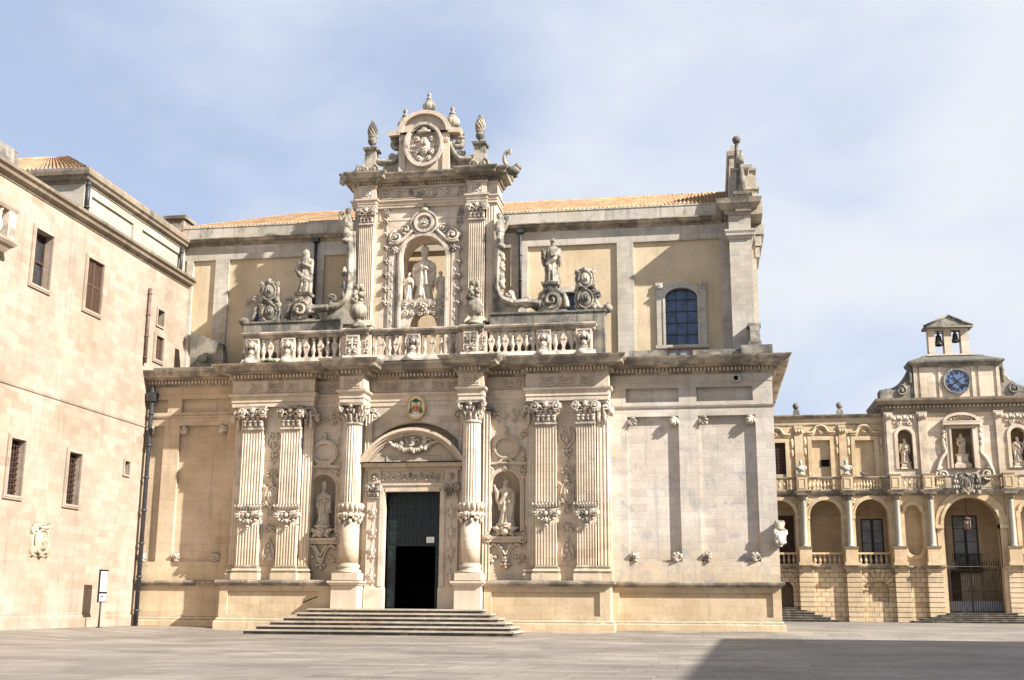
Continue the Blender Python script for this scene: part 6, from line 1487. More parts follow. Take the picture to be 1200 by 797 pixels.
m.sweep(GP, [(-.1, zfl-.22), (.05, zfl-.22), (.1, zfl-.12), (.22, zfl-.06), (.24, zfl+.06), (-.1, zfl+.1)]); m.sweep([(piers[4][0]-.1, YQ), (piers[4][0]-.1, YQ-.45), (piers[4][1]+.1, YQ-.45), (piers[4][1]+.1, YQ), (QR, YQ)], [(-.1, zfl-.22), (.05, zfl-.22), (.1, zfl-.12), (.22, zfl-.06), (.24, zfl+.06), (-.1, zfl+.1)])
qpart(m, 'floor_ledge', CORN)
# loggia storey
A2 = [(qx(949, 610), qx(986, 610)), (qx(1002, 610), qx(1041, 610))]
dx_ = (A2[1][0]+A2[1][1]-A2[0][0]-A2[0][1])/2
A1 = (A2[0][0]-dx_, A2[0][1]-dx_); A0 = (A1[0]-dx_, A1[1]-dx_)
arcs = [A0, A1]+A2
bgc = (qx(1104, 604)+qx(1170, 604))/2; bgw = qx(1170, 604)-qx(1104, 604)
bz1 = qz(1136, 583); bzs = bz1-bgw/2
ovx = qx(1070.5, 620); ovw = qx(1081, 620)-qx(1060.7, 620)
ov2 = 2*bgc-ovx
hs = [arch((a+b)/2, b-a, zfl+.02, zsp_) for a, b in arcs]
oz0, oz1 = qz(1070, 651), qz(1070, 592)
def oval_niche(xc, w_, z0, z1):
    r = w_*.42; P = []
    for k in range(9): a = pi*k/8; P.append((xc+r*cos(a), z1-r+r*sin(a)))
    P += [(xc-w_/2, z1-r-.05), (xc-w_/2, z0+r+.05)]
    for k in range(9): a = pi+pi*k/8; P.append((xc+r*cos(a), z0+r+r*sin(a)))
    P += [(xc+w_/2, z0+r+.05), (xc+w_/2, z1-r-.05)]; return P
m = MB()
m.plate(rect(QL, QM-.1, zfl, zcor), hs, YQ, .75)
qpart(m, 'loggia_wall', PGOLD)
m = MB()
bigarch = arch(bgc, bgw, .82, bzs, None, 22)
m.plate(rect(QM-.1, QR, zfl, zcor), [oval_niche(ovx, ovw, oz0, oz1), oval_niche(ov2, ovw, oz0, oz1), [p if p[1] > 1 else (p[0], zfl+.01) for p in bigarch]], YQ-.15, .9)
for pp in (oval_niche(ovx, ovw, oz0, oz1), oval_niche(ov2, ovw, oz0, oz1)): m.prism(pp, YQ+.7, YQ+.75)
for xx in (gx0, gx1): m.box(xx-.02, xx+.02, YQ-.14, YQ+3, .8, zfl+.1)
qpart(m, 'loggia_wall', PGOLD, 'central block of the loggia with the tall arch')
# inside the loggia: back wall, floor, doors
m = MB(); m.box(QL, gx0-1.5, YQ+3.4, YQ+3.6, zfl-.3, zcor); m.box(QL, gx0-1.2, YQ+.74, YQ+3.5, zfl-.3, zfl-.02); m.box(QL, QR, YQ+.76, YQ+4.6, zcor-.3, zcor); m.box(gx0-1.3, gx0-1.1, YQ+.76, YQ+4.6, 0, zcor); m.box(gx1+1.1, gx1+1.3, YQ+.76, YQ+4.6, 0, zcor); m.box(gx1+1.3, QR, YQ+3.4, YQ+3.6, zfl, zcor)
m.box(gx0-1.3, gx1+1.3, YQ+4.3, YQ+4.5, .8, zcor); qpart(m, 'loggia_back_wall', PGOLD)
m = MB(); m.box(gx0-1.2, gx1+1.2, YQ-.1, YQ+4.4, 0, .82); qpart(m, 'arch_floor', STEP)
def ldoor(x0, x1, z0, z1, y, lab=None, glass=True):
    m = MB(); m.ring(rect(x0-.55, x1+.55, z0, z1+.5), rect(x0, x1, z0, z1), y-.1, y+.02); o = qpart(m, 'balcony_door', PGOLD, lab)
    m = MB(); xc = (x0+x1)/2; m.ring(rect(x0, x1, z0, z1), rect(x0+.14, x1-.14, z0+.14, z1-.14), y-.07, y); m.box(xc-.13, xc+.13, y-.075, y, z0, z1)
    for k in range(1, 4): zz = z0+(z1-z0)*k/4; m.box(x0, x1, y-.06, y-.002, zz-.03, zz+.03)
    qpart(m, 'door_leaf', IRON, parent=o)
    m = MB(); m.box(x0, x1, y-.03, y-.012, z0, z1); qpart(m, 'pane', PANE if glass else SHUT, parent=o)
yb_ = YQ+3.4; ldoor(qx(1009, 630, yb_), qx(1035.5, 630, yb_), zfl, qz(1022, 608, yb_), yb_); ldoor(qx(904, 630, yb_), qx(931, 630, yb_), zfl, qz(920, 604.5, yb_), yb_, None, False)
yb_ = YQ+4.3; ldoor(qx(1117, 640, yb_), qx(1147, 640, yb_), qz(1130, 666, yb_), qz(1130, 604, yb_), yb_)
m = MB(); dw0, dw1, zz1 = qx(1117, 660, yb_)-.2, qx(1147, 660, yb_)+.2, qz(1130, 663, yb_)
m.box(dw0, dw1, yb_-.8, yb_-.02, qz(1130, 667, yb_)-.25, qz(1130, 667, yb_))
for k in range(19): xx = dw0+.05+(dw1-dw0-.1)*k/18; m.tube([(xx, yb_-.75, qz(1130, 667, yb_)), (xx, yb_-.75, qz(1130, 650, yb_))], .025, 5)
m.box(dw0, dw1, yb_-.78, yb_-.72, qz(1130, 650, yb_), qz(1130, 650, yb_)+.05); qpart(m, 'inner_balcony', IRON)
m = MB(); a = qx(1138, 670, yb_); m.box(a-.95, a+.75, yb_-.25, yb_-.01, .82, qz(1138, 672, yb_)); qpart(m, 'inner_wall_panel', stone('beige_render', (.58, .50, .38), brick=None, seed=19)); m = MB(); m.box(a-1.75, a-.96, yb_-.12, yb_-.005, .82, qz(1138, 671, yb_)); qpart(m, 'inner_door', SHUT)
# arch mouldings, columns on pedestals, loggia balustrades
for a, b in arcs:
    m = MB(); xc = (a+b)/2; w_ = b-a; m.ring(arch(xc, w_+.6, zsp_-.01, zsp_), arch(xc, w_-.02, zsp_-.01, zsp_), YQ-.16, YQ+.03); m.ring(arch(xc, w_+.24, zsp_-.01, zsp_), arch(xc, w_-.04, zsp_-.01, zsp_), YQ-.22, YQ+.05)
    for s, e in ((-1, a), (1, b)): m.box(e-.32 if s < 0 else e-.03, e+.03 if s < 0 else e+.32, YQ-.24, YQ+.78, zsp_-.32, zsp_-.02); m.box(e-.26 if s < 0 else e, e if s < 0 else e+.26, YQ-.1, YQ+.02, zfl+1.3, zsp_-.32)
    flower(m, a-.25, YQ-.05, zcor-.7, .4, 6); flower(m, b+.25, YQ-.05, zcor-.7, .4, 6); qpart(m, 'arch_moulding', PGOLD)
m = MB()
m.ring(arch(bgc, bgw+1.3, bzs-.01, bzs, None, 22), arch(bgc, bgw-.02, bzs-.01, bzs, None, 22), YQ-.36, YQ-.1); m.ring(arch(bgc, bgw+.5, bzs-.01, bzs, None, 22), arch(bgc, bgw-.04, bzs-.01, bzs, None, 22), YQ-.44, YQ-.1)
for s in (-1, 1): xx = bgc+s*bgw/2; m.box(min(xx, xx+s*.7), max(xx, xx+s*.7), YQ-.5, YQ+.8, bzs-.35, bzs-.02); m.box(min(xx, xx+s*.55), max(xx, xx+s*.55), YQ-.3, YQ+.1, .82, bzs-.35)
qpart(m, 'arch_moulding', PGOLD)
for xc in (ovx, ov2): m = MB(); A = oval_niche(xc, ovw+.7, oz0-.35, oz1+.35); B = oval_niche(xc, ovw, oz0, oz1); m.ring(A, B, YQ-.3, YQ-.1); qpart(m, 'oval_niche_frame', PGOLD)
cols = [qx(941.7, 610)-dx_, qx(941.7, 610), qx(995, 610), qx(1051, 610), qx(1090, 610), qx(1184, 610)]
for i, xc in enumerate(cols):
    yc_ = YQ-.62 if i > 2 else YQ-.5
    zp_ = qz(995, 641); zk = zcor-.75
    m = MB(); m.box(xc-.62, xc+.62, yc_-.5, YQ, zfl+.08, zfl+.35); m.box(xc-.52, xc+.52, yc_-.42, YQ, zfl+.35, zp_-.2); m.taper(xc-.55, xc+.55, yc_-.46, YQ, zp_-.2, zp_, -.1); m.box(xc-.36, xc+.36, yc_+.25, YQ+.02, zp_, zcor-.3)
    o = qpart(m, 'column', PGOLD)
    m = MB(); m.lathe([(.30, zp_), (.31, zp_+.08), (.25, zp_+.14), (.23, zp_+.25), (.195, zk-.1), (.23, zk-.05), (.2, zk)], (xc, yc_, 0), 18); qpart(m, 'shaft', MARB, parent=o)
    m = MB(); m.lathe([(.21, zk), (.25, zk+.2), (.42, zk+.5)], (xc, yc_, 0), 16); m.taper(xc-.5, xc+.5, yc_-.5, YQ, zk+.5, zk+.68, -.06)
    for k in range(8): an = 2*pi*k/8; leaf3(m, xc+cos(an)*.22, yc_+sin(an)*.22, zk+.05, .4, cos(an)*.16, sin(an)*.16, .13)
    qpart(m, 'capital', CORN, parent=o)
def pal_balu(x0, x1, z0, z1, y, n, parent, mat=PGOLD, solid=False):
    for k in range(n):
        o = bpy.data.objects.new('baluster', PBM); COL.objects.link(o); h_ = z1-z0; o.scale = (h_, h_, h_); o.parent = parent; o.matrix_parent_inverse = Matrix.Translation(parent.location).inverted() if parent in (LBU, UBU) else Matrix.Identity(4)
        o.location = (x0+(x1-x0)*(k+.5)/n, y, z0)
pb = MB(); baluster(pb, 0, 0, 0, 1, 1.15, 8); PBM = pb.mesh('baluster'); PBM.materials.append(PGOLD)
LBU = empty('balustrade', 'row of low stone balustrades in the open arches of the palace loggia', 'balustrade', (10, YQ, zfl))
UBU = empty('balustrade', 'long stone balustrade along the terrace above the palace arcade', 'balustrade', (15, YQ, zcor))
def upart(mb, name, mat, P): o = mb.build(name, mat); o.parent = P; o.matrix_parent_inverse = Matrix.Translation(P.location).inverted(); return o
zl0, zl1 = zfl+.12, qz(960, 647.5)
for a, b in arcs[1:]:
    m = MB(); m.box(a+.02, b-.02, YQ+.0, YQ+.4, zfl+.09, zl0+.1); m.box(a+.02, b-.02, YQ-.03, YQ+.43, zl1-.16, zl1); upart(m, 'rail', PGOLD, LBU); pal_balu(a+.1, b-.1, zl0+.1, zl1-.16, YQ+.2, 6, LBU)
# upper balustrade
zu0_, zu1_ = 11.4, 12.55
cy = YQ-.55; UP_ = [(QL, YQ-.25), (QM-.5, YQ-.25), (QM-.5, YQ-.5), (QR, YQ-.5)]
m = MB(); LP = [(QL, YQ)]
for xc in cols[1:3]: LP += [(xc-.5, YQ), (xc-.5, YQ-.75), (xc+.5, YQ-.75), (xc+.5, YQ)]
LP += [(cols[3]-.75, YQ), (cols[3]-.75, YQ-.3)]
for xc in cols[3:]: LP += [(xc-.5, YQ-.3), (xc-.5, YQ-.9), (xc+.5, YQ-.9), (xc+.5, YQ-.3)]
LP += [(QR, YQ-.3)]
m.sweep(LP, [(-.1, zcor-.3), (.03, zcor-.3), (.06, zcor-.15), (.2, zcor-.08), (.26, zcor+.05), (.3, zcor+.14), (-.1, zcor+.2)]); qpart(m, 'terrace_cornice', CORN)
m = MB(); m.sweep(UP_, [(-.35, zu0_-.1), (.0, zu0_-.1), (.0, zu0_+.05), (-.35, zu0_+.06)]); m.sweep(UP_, [(-.38, zu1_-.18), (.0, zu1_-.18), (.05, zu1_-.06), (.05, zu1_), (-.38, zu1_+.03)]); upart(m, 'rail', CORN, UBU)
zr = 12.87
peds = [cols[1], cols[2], cols[3], cols[4], cols[5]]
for xc in peds:
    m = MB(); yy = YQ-.62 if xc < cols[3]-1 else YQ-.85; m.box(xc-.45, xc+.45, yy, YQ-.05, zcor+.15, zu1_+.0); m.taper(xc-.47, xc+.47, yy-.03, YQ-.04, zu1_, zu1_+.14, -.05); m.ring(rect(xc-.32, xc+.32, zu0_+.1, zu1_-.12), rect(xc-.24, xc+.24, zu0_+.18, zu1_-.2), yy-.04, yy+.01); upart(m, 'pedestal', PGOLD, UBU)
prev = qx(905, 570)
for a, b, n, y in ((prev, cols[1]-.5, 5, YQ-.1), (cols[1]+.5, cols[2]-.5, 9, YQ-.1), (cols[2]+.5, cols[3]-1.1, 9, YQ-.1), (cols[3]+.6, cols[4]-.55, 4, YQ-.33), (cols[4]+.7, bgc-1.9, 4, YQ-.33), (bgc+1.9, cols[5]-.7, 4, YQ-.33), (cols[5]+.6, cols[5]+3, 4, YQ-.33)): pal_balu(a, b, zu0_+.04, zu1_-.17, y, n, UBU)
m = MB(); m.box(QL, QR, YQ+.05, YQ+2.5, zcor-.02, zcor+.15); qpart(m, 'terrace', GREY)
# big arms over the arch
yy = YQ-.75; c = q(1133, 566, yy); m = MB(); cartouche(m, c[0], c[1]-.1, yy, 1.05, 1.7, False); m.box(c[0]-.5, c[0]+.5, yy-.02, YQ-.3, c[1]-.9, c[1]+.7)
for s in (-1, 1):
    for j in range(4):
        for k in range(1+j % 3): m.blob((c[0]+s*(.92+.2*(k-(j % 3)/2)), yy-.05, c[1]+.55-.45*j), (.13, .12, .2), 7, 5)
    curve(m, [(c[0]+s*.4, c[1]+.85), (c[0]+s*.8, c[1]+.8), (c[0]+s*.98, c[1]+.4), (c[0]+s*.8, c[1]-.8)], .1, .07, 6, yy-.02); m.box(c[0]+s*.85-.35, c[0]+s*.85+.35, yy+.1, YQ-.3, c[1]-.95, c[1]+.75)
qpart(m, 'arms_relief', STATG)
# upper storey of the left wing
YV = YQ+1.0; vx = lambda p, y: X(p, y, YV); vz = lambda p, y: Z(p, y, YV)
zrf = vz(970, 487)
m = MB(); wv = rect(vx(900, 540), vx(921, 540), vz(910, 556), vz(910, 519))
bl2 = rect(vx(952, 540), vx(973.5, 540), zcor+.16, vz(960, 516)); bl3 = rect(vx(1003, 540), vx(1025.5, 540), zcor+.16, vz(1010, 516))
m.plate(rect(QL, vx(1037, 540), zcor, zrf), [wv, bl2, bl3], YV, .22, True); qpart(m, 'upper_wall', PGOLD)
m = MB(); m.box(wv[0][0], wv[1][0], YV+.17, YV+.2, wv[0][1], wv[2][1]); ow = qpart(m, 'upper_window', SHUT); m = MB()
for k in range(1, 7): xx = wv[0][0]+(wv[1][0]-wv[0][0])*k/7; m.box(xx-.03, xx+.03, YV+.08, YV+.12, wv[0][1], wv[2][1])
for k in range(1, 10): zz = wv[0][1]+(wv[2][1]-wv[0][1])*k/10; m.box(wv[0][0], wv[1][0], YV+.075, YV+.115, zz-.03, zz+.03)
qpart(m, 'grille', WOODR, parent=ow)
m = MB(); dh = rect(vx(962, 542), vx(972.3, 542), vz(967, 546.5), vz(967, 538.5)); m.box(dh[0][0], dh[1][0], YV+.16, YV+.218, dh[0][1], dh[2][1]); qpart(m, 'vent_opening', DARK)  # near-black slab on the solid wall, dark of the hole is in its colour
for pr in (wv, bl2, bl3):
    m = MB(); a, b, zt_ = pr[0][0], pr[1][0], pr[2][1]; xc = (a+b)/2; m.ring(rect(a-.35, b+.35, zcor+.1, zt_+.35), rect(a, b, zcor+.12, zt_), YV-.12, YV+.02); w_ = b-a
    for s in (-1, 1):
        curve(m, [(xc, zt_+1.35), (xc+s*w_*.25, zt_+1.2), (xc+s*w_*.45, zt_+.75), (xc+s*w_*.8, zt_+.72)], .15, .13, 6, YV-.14); curve(m, [(xc, zt_+1.15), (xc+s*w_*.25, zt_+1.0), (xc+s*w_*.42, zt_+.55), (xc+s*w_*.75, zt_+.52)], .1, .1, 6, YV-.08)
        m.blob((xc+s*(w_/2+.6), YV-.05, zt_-.1), (.2, .12, .5), 7, 5, .3, 3); m.blob((xc+s*(w_/2+.6), YV-.05, zt_-1.0), (.15, .1, .4), 7, 5, .3, 4)
    flower(m, xc, YV-.06, zt_+.75, .28, 6); qpart(m, 'window_hood', PGOLD)
for a, b in ((931.6, 941.5), (983.5, 992.5)):
    m = MB(); x0, x1 = vx(a, 530), vx(b, 530); m.box(x0, x1, YV-.16, YV+.05, zcor+.1, zrf-.9); z_ = vz(985, 505); m.taper(x0, x1, YV-.2, YV+.02, z_, z_+.25, -.12)
    for k in range(3): m.blob((x0+(x1-x0)*(k+.5)/3, YV-.22, z_+.02), (.16, .14, .22), 7, 5)
    qpart(m, 'upper_pilaster', PGOLD)
m = MB(); m.sweep([(QL, YV), (vx(1033, 490), YV)], [(-.05, zrf-.9), (.05, zrf-.9), (.07, zrf-.8), (-.05, zrf-.78)]); m.sweep([(QL, YV), (vx(1033, 490), YV)], [(-.4, zrf-.25), (.05, zrf-.25), (.2, zrf-.12), (.3, zrf-.05), (.32, zrf+.05), (-.6, zrf+.1)]); qpart(m, 'roof_cornice', CORN)
for i, p in enumerate((933, 984)):
    x, z = vx(p, 484), zrf+.05; m = MB(); m.taper(-.3, .3, -.3, .3, 0, .5, .08); m.lathe([(.14, .5), (.2, .55), (.1, .62)], (0, 0, 0), 12); m.blob((0, 0, .86), .3, 14, 9); o = m.build('ball_finial', GREY, None, None, (x, YV, z)); tag(o, ('mossy stone ball finial on the palace roof edge nearest the cathedral', 'mossy stone ball finial on the palace roof edge nearest the clock block')[i], 'finial', 'ball finials on the palace roof')
# central block upper storey
YU = YQ+.55; ux = lambda p, y: X(p, y, YU); uz = lambda p, y: Z(p, y, YU)
UX0 = ux(1037, 520); zct = uz(1040, 480); UXC = ux(1127.5, 520); UX1 = 2*UXC-UX0
n1 = dict(xc=ux(1061.5, 530), w=ux(1070.5, 530)-ux(1053, 530), z0=uz(1061, 549.5), z1=uz(1061, 503)); n2x = ux(1194, 525)
z0n = uz(1061, 549.5); cw = rect(ux(1115.5, 530), ux(1141, 530), z0n, uz(1127, 501.5))
m = MB()
NH = [arch(x, n1['w'], z0n, n1['z1']-n1['w']/2) for x in (n1['xc'], n2x)]
m.plate(rect(UX0, UX1+3, zcor, zct), NH+[cw], YU, .8)
m.add([(UX0, YU, zcor), (UX0, YU+6, zcor), (UX0, YU+6, zct), (UX0, YU, zct)], [(0, 1, 2, 3)])
qpart(m, 'upper_wall', PPALE, 'upper wall of the clock block with statue niches')
BR_ = stone('brown_render', (.20, .145, .085), brick=None, seed=20)
for hpoly in NH+[cw]: m = MB(); m.prism(hpoly, YU+.8, YU+.84); qpart(m, 'niche_back', BR_)
m = MB()
for x in (n1['xc'], n2x):
    w_ = n1['w']; zs_ = n1['z1']-w_/2; m.ring(arch(x, w_+.55, z0n, zs_), arch(x, w_-.02, z0n, zs_), YU-.12, YU+.03); m.box(x-w_*.85, x+w_*.85, YU-.1, YU, n1['z1']+.55, n1['z1']+1.35)
    for k in range(7): m.blob((x+(k-3)*w_*.22, YU-.14, n1['z1']+.95+.1*(k % 2)), (.2, .12, .2), 7, 5, .3, k)
    for s in (-1, 1): spiral(m, x+s*.5, n1['z1']+.5, YU-.08, .25, 1.2, s, pi/2, .08, 12, .05)
    qpart(m, 'niche_frame', CARVG); m = MB()
a, b, zt_ = cw[0][0], cw[1][0], cw[2][1]; xc = (a+b)/2
m.ring(rect(a-.45, b+.45, z0n-.05, zt_+.5), rect(a, b, z0n, zt_), YU-.2, YU+.02); m.ring(rect(a-.15, b+.15, z0n, zt_+.15), rect(a+.02, b-.02, z0n, zt_-.02), YU-.28, YU+.02)
hw_ = (ux(1150, 495)-ux(1106, 495))/2; zpb = uz(1127, 495); rz_ = uz(1127, 484)-zpb
A = [(xc+hw_*cos(pi*k/18), zpb+rz_*sin(pi*k/18)) for k in range(19)]; B = [(xc+(hw_-.35)*cos(pi*k/18), zpb+.1+(rz_-.35)*sin(pi*k/18)) for k in range(19)]
m.ring(A+[A[0]], B+[B[0]], YU-.5, YU); m.prism(A, YU-.2, YU); m.box(xc-hw_, xc+hw_, YU-.48, YU, zpb-.25, zpb-.003)
for k in range(7): m.blob((xc+(k-3)*.3, YU-.25, zpb+.3+.08*(3-abs(k-3))), (.2, .15, .2), 7, 5, .3, k)
for s in (-1, 1):
    e = a if s < 0 else b; spiral(m, e+s*.95, zcor+1.55, YU-.12, .65, 1.6, -s, pi/2, .14, 20, .1); curve(m, [(e+s*1.4, zcor+1.9), (e+s*1.0, zcor+2.9), (e+s*.55, zcor+3.6), (e+s*.75, zcor+4.4), (e+s*.55, zcor+5.2)], .2, .14, 6, YU-.1)
    for k in range(5): m.blob((e+s*.65, YU-.12, zt_+.3-.55*k), (.2, .14, .26), 7, 5, .4, k)
qpart(m, 'niche_frame', CARVG)
for a, b in ((1040, 1046.5), (1078, 1087), (1169, 1176.5), (1209, 1217)):
    x0, x1 = ux(a, 530), ux(b, 530); m = MB(); m.box(x0, x1, YU-.2, YU+.05, zcor+.15, zct-.9); m.taper(x0-.08, x1+.08, YU-.26, YU+.02, zct-.9, zct-.3, -.08)
    for k in range(3): m.blob((x0+(x1-x0)*(k+.5)/3, YU-.3, zct-.62), (.18, .14, .24), 7, 5)
    qpart(m, 'upper_pilaster', PPALE)
CP = [(UX0, YU+6), (UX0, YU-.1), (UX1+3, YU-.1)]
m = MB(); m.sweep(CP, [(-.05, zct-.35), (.05, zct-.35), (.05, zct-.1), (.12, zct-.05), (.12, zct+.3), (.4, zct+.4), (.5, zct+.55), (.62, zct+.7), (.66, zct+.9), (-1.5, zct+1.15)]); m.dentils(CP, .12, .34, zct+.08, zct+.28, .18, .16); qpart(m, 'block_cornice', EAVE)
# attic with clock
zat0, zat1 = zct+.95, uz(1120, 426)
tx0, tx1 = ux(1071, 450), ux(1172, 450)
ckx, ckz = ux(1121.2, 447), uz(1121.2, 447); ckr = (ux(1135.7, 447)-ux(1106.7, 447))/2
m = MB(); m.plate(rect(tx0, tx1, zat0, zat1), [], YU); m.box(tx0, tx1, YU+.01, YU+2.2, zat0, zat1)
for a, b in ((1071, 1075), (1078, 1094), (1100, 1103), (1139, 1143), (1147, 1163), (1168, 1172)): m.box(ux(a, 450), ux(b, 450), YU-.1, YU+.02, zat0, zat1-.02)
at_ = qpart(m, 'attic', PPALE)
m = MB()
for s in (-1, 1):
    e = tx0 if s < 0 else tx1; f = ux(1038, 462) if s < 0 else 2*UXC-ux(1038, 462); P = [(e, zat0)]; ht = zat1-.7-zat0; L = abs(f-e)
    P += [(f, zat0), (f, zat0+.75)]
    for k in range(1, 10): t = k/10; P.append((f+(e-f)*(1-(1-t)**1.0)*1.0, zat0+.7+ht*.9*(t**2.6)))
    P.append((e, zat1-.1)); m.prism(P, YU+.05, YU+1.6)
    A = P[2:]; m.tube([(p[0], YU+.7, p[1]+.05) for p in A], .3, 8); spiral(m, e+s*L*.45, zat0+.75, YU, .5, 1.5, s, pi/2, .13, 16, .08); m.blob((e+s*.3, YU, zat0+2.2), (.2, .15, .9), 7, 5, .3, 3)
    m.box(min(f, f+s*.3)-.2, max(f, f+s*.3)+.2, YU-.1, YU+1.7, zat0, zat0+.85); qpart(m, 'attic_scroll', GREY); m = MB()
m = MB(); m.sweep([(tx0, YU+2.2), (tx0, YU-.12), (tx1, YU-.12), (tx1, YU+2.2)], [(-.1, zat1-.3), (.04, zat1-.3), (.1, zat1-.15), (.3, zat1-.05), (.42, zat1+.08), (.45, zat1+.22), (-1.2, zat1+.95), (-1.25, zat1+.96)]); m.box(tx0+1.0, tx1-1.0, YU+.9, YU+1.6, zat1, zat1+.95); qpart(m, 'attic_cornice', GREY)
CK = empty('clock', 'round blue clock with black roman numerals on the palace attic', 'clock', (ckx, YU-.14, ckz))
def kpart(mb, name, mat): o = mb.build(name, mat); o.parent = CK; return o
m = MB(); m.prism(oval(0, 0, ckr, ckr, 40), -.03, .12); kpart(m, 'face', CLOCKB)
m = MB(); m.ring(oval(0, 0, ckr+.12, ckr+.12, 40), oval(0, 0, ckr-.02, ckr-.02, 40), -.10, .12); kpart(m, 'rim', GREY)
NUM = ['XII', 'I', 'II', 'III', 'IIII', 'V', 'VI', 'VII', 'VIII', 'IX', 'X', 'XI']
m = MB()
def stroke(mb, p, r_, t): 
    d = Vector((r_[0]-p[0], r_[1]-p[1])); n = Vector((-d.y, d.x)).normalized()*t/2; mb.prism([(p[0]+n.x, p[1]+n.y), (r_[0]+n.x, r_[1]+n.y), (r_[0]-n.x, r_[1]-n.y), (p[0]-n.x, p[1]-n.y)], -.05, -.029)
for i, tnum in enumerate(NUM):
    a = pi/2-2*pi*i/12; cw_ = [.10 if ch == 'I' else .2 for ch in tnum]; tot = sum(cw_); x = -tot/2; hh = .15; cxn, czn = (ckr-.27)*cos(a), (ckr-.27)*sin(a)
    for ch, wd in zip(tnum, cw_):
        if ch == 'I': stroke(m, (cxn+x+wd/2, czn-hh), (cxn+x+wd/2, czn+hh), .05)
        elif ch == 'V': stroke(m, (cxn+x, czn+hh), (cxn+x+wd/2, czn-hh), .055); stroke(m, (cxn+x+wd, czn+hh), (cxn+x+wd/2, czn-hh), .035)
        else: stroke(m, (cxn+x+.02, czn+hh), (cxn+x+wd-.02, czn-hh), .055); stroke(m, (cxn+x+wd-.02, czn+hh), (cxn+x+.02, czn-hh), .035)
        x += wd
    kpart(m, 'numeral', BLACKP); m = MB()
for ang, L, w_, nm in ((R(-47), .80, .13, 'hour_hand'), (R(218), .92, .09, 'minute_hand')):
    m = MB(); d = Vector((cos(ang), sin(ang))); n = Vector((-d.y, d.x)); yy_ = -.09 if nm[0] == 'h' else -.115
    P = [(d*-.55+n*w_*.45), (d*.45+n*w_*.35), (d*(L-.22)+n*w_*1.5), (d*(L+.05)), (d*(L-.22)-n*w_*1.5), (d*.45-n*w_*.35), (d*-.55-n*w_*.45)]
    m.prism([(p.x, p.y) for p in P], yy_, yy_+.02); m.prism(oval(0, 0, .1, .1, 12), yy_-.003, yy_+.023); kpart(m, nm, BLACKP)
# bell gable
YG = YU+1.2; bxg = lambda p, y: X(p, y, YG); bzg = lambda p, y: Z(p, y, YG)
bg0, bg1 = bxg(1088, 400), bxg(1135.5, 400); bz0, bzp = zat1+.6, bzg(1110, 385)
o1 = (bxg(1095.5, 400), bxg(1106.5, 400)); o2 = (bxg(1115.3, 400), bxg(1126.3, 400)); obz = bzg(1100, 415); otz = bzg(1101, 387)
m = MB(); hsg = [rect(o1[0], o1[1], obz, otz), rect(o2[0], o2[1], obz, otz)]
m.plate(rect(bg0, bg1, bz0, bzp+.05), hsg, YG, .9); m.plate(rect(bg0, bg1, bz0, bzp+.05), hsg, YG+.9)
for xx in (bg0, bg1): m.add([(xx, YG, bz0), (xx, YG+.9, bz0), (xx, YG+.9, bzp), (xx, YG, bzp)], [(0, 1, 2, 3)])
m.box(bg0-.3, bg1+.3, YG-.3, YG+1.2, bz0-.3, obz-.05); qpart(m, 'bell_gable', PPALE)
m = MB(); e0, e1 = bg0-.35, bg1+.35; ap = bzg(1110, 370.5); m.prism([(e0, bzp), (e1, bzp), (e1, bzp+.22), ((e0+e1)/2, ap), (e0, bzp+.22)], YG-.3, YG+1.2)
m.tube([(e0-.05, YG-.32, bzp+.2), ((e0+e1)/2, YG-.32, ap)], .1, 6); m.tube([(e1+.05, YG-.32, bzp+.2), ((e0+e1)/2, YG-.32, ap)], .1, 6); m.tube([(e0, YG-.32, bzp+.08), (e1, YG-.32, bzp+.08)], .09, 6); qpart(m, 'gable_pediment', GREY)
def bell():
    B = empty('bell', '', 'bell'); m = MB(); m.lathe([(.05, .95), (.17, .93), (.24, .85), (.27, .6), (.31, .35), (.40, .14), (.47, .02), (.47, -.03), (.40, -.02), (.3, .3)], (0, 0, 0), 22); o = m.build('bell_body', BRONZE); o.parent = B
    m = MB(); m.box(-.75, .75, -.06, .06, 1.1, 1.2); m.box(-.2, .2, -.09, .09, .95, 1.3); o = m.build('yoke', IRON); o.parent = B
    m = MB(); m.tube([(0, 0, .5), (0, 0, -.06)], .025, 6); m.blob((0, 0, -.08), .09, 8, 6); o = m.build('clapper', IRON); o.parent = B; return B
B1 = bell(); B2 = copy_tree(B1)
for B, oo, py_, k, lab in ((B1, o1, 403.5, .98, 'larger dark bronze bell hanging in the left opening of the bell gable'), (B2, o2, 400, .84, 'smaller dark bronze bell hanging in the right opening of the bell gable')):
    B.location = ((oo[0]+oo[1])/2, YG+.45, bzg(1100, py_)); B.scale = (k, k, k); tag(B, lab, 'bell', 'bells in the bell gable')
    for ch in B.children:
        if ch.name.startswith('yoke'): ch.scale = ((oo[1]-oo[0])/1.5/k, 1, 1)
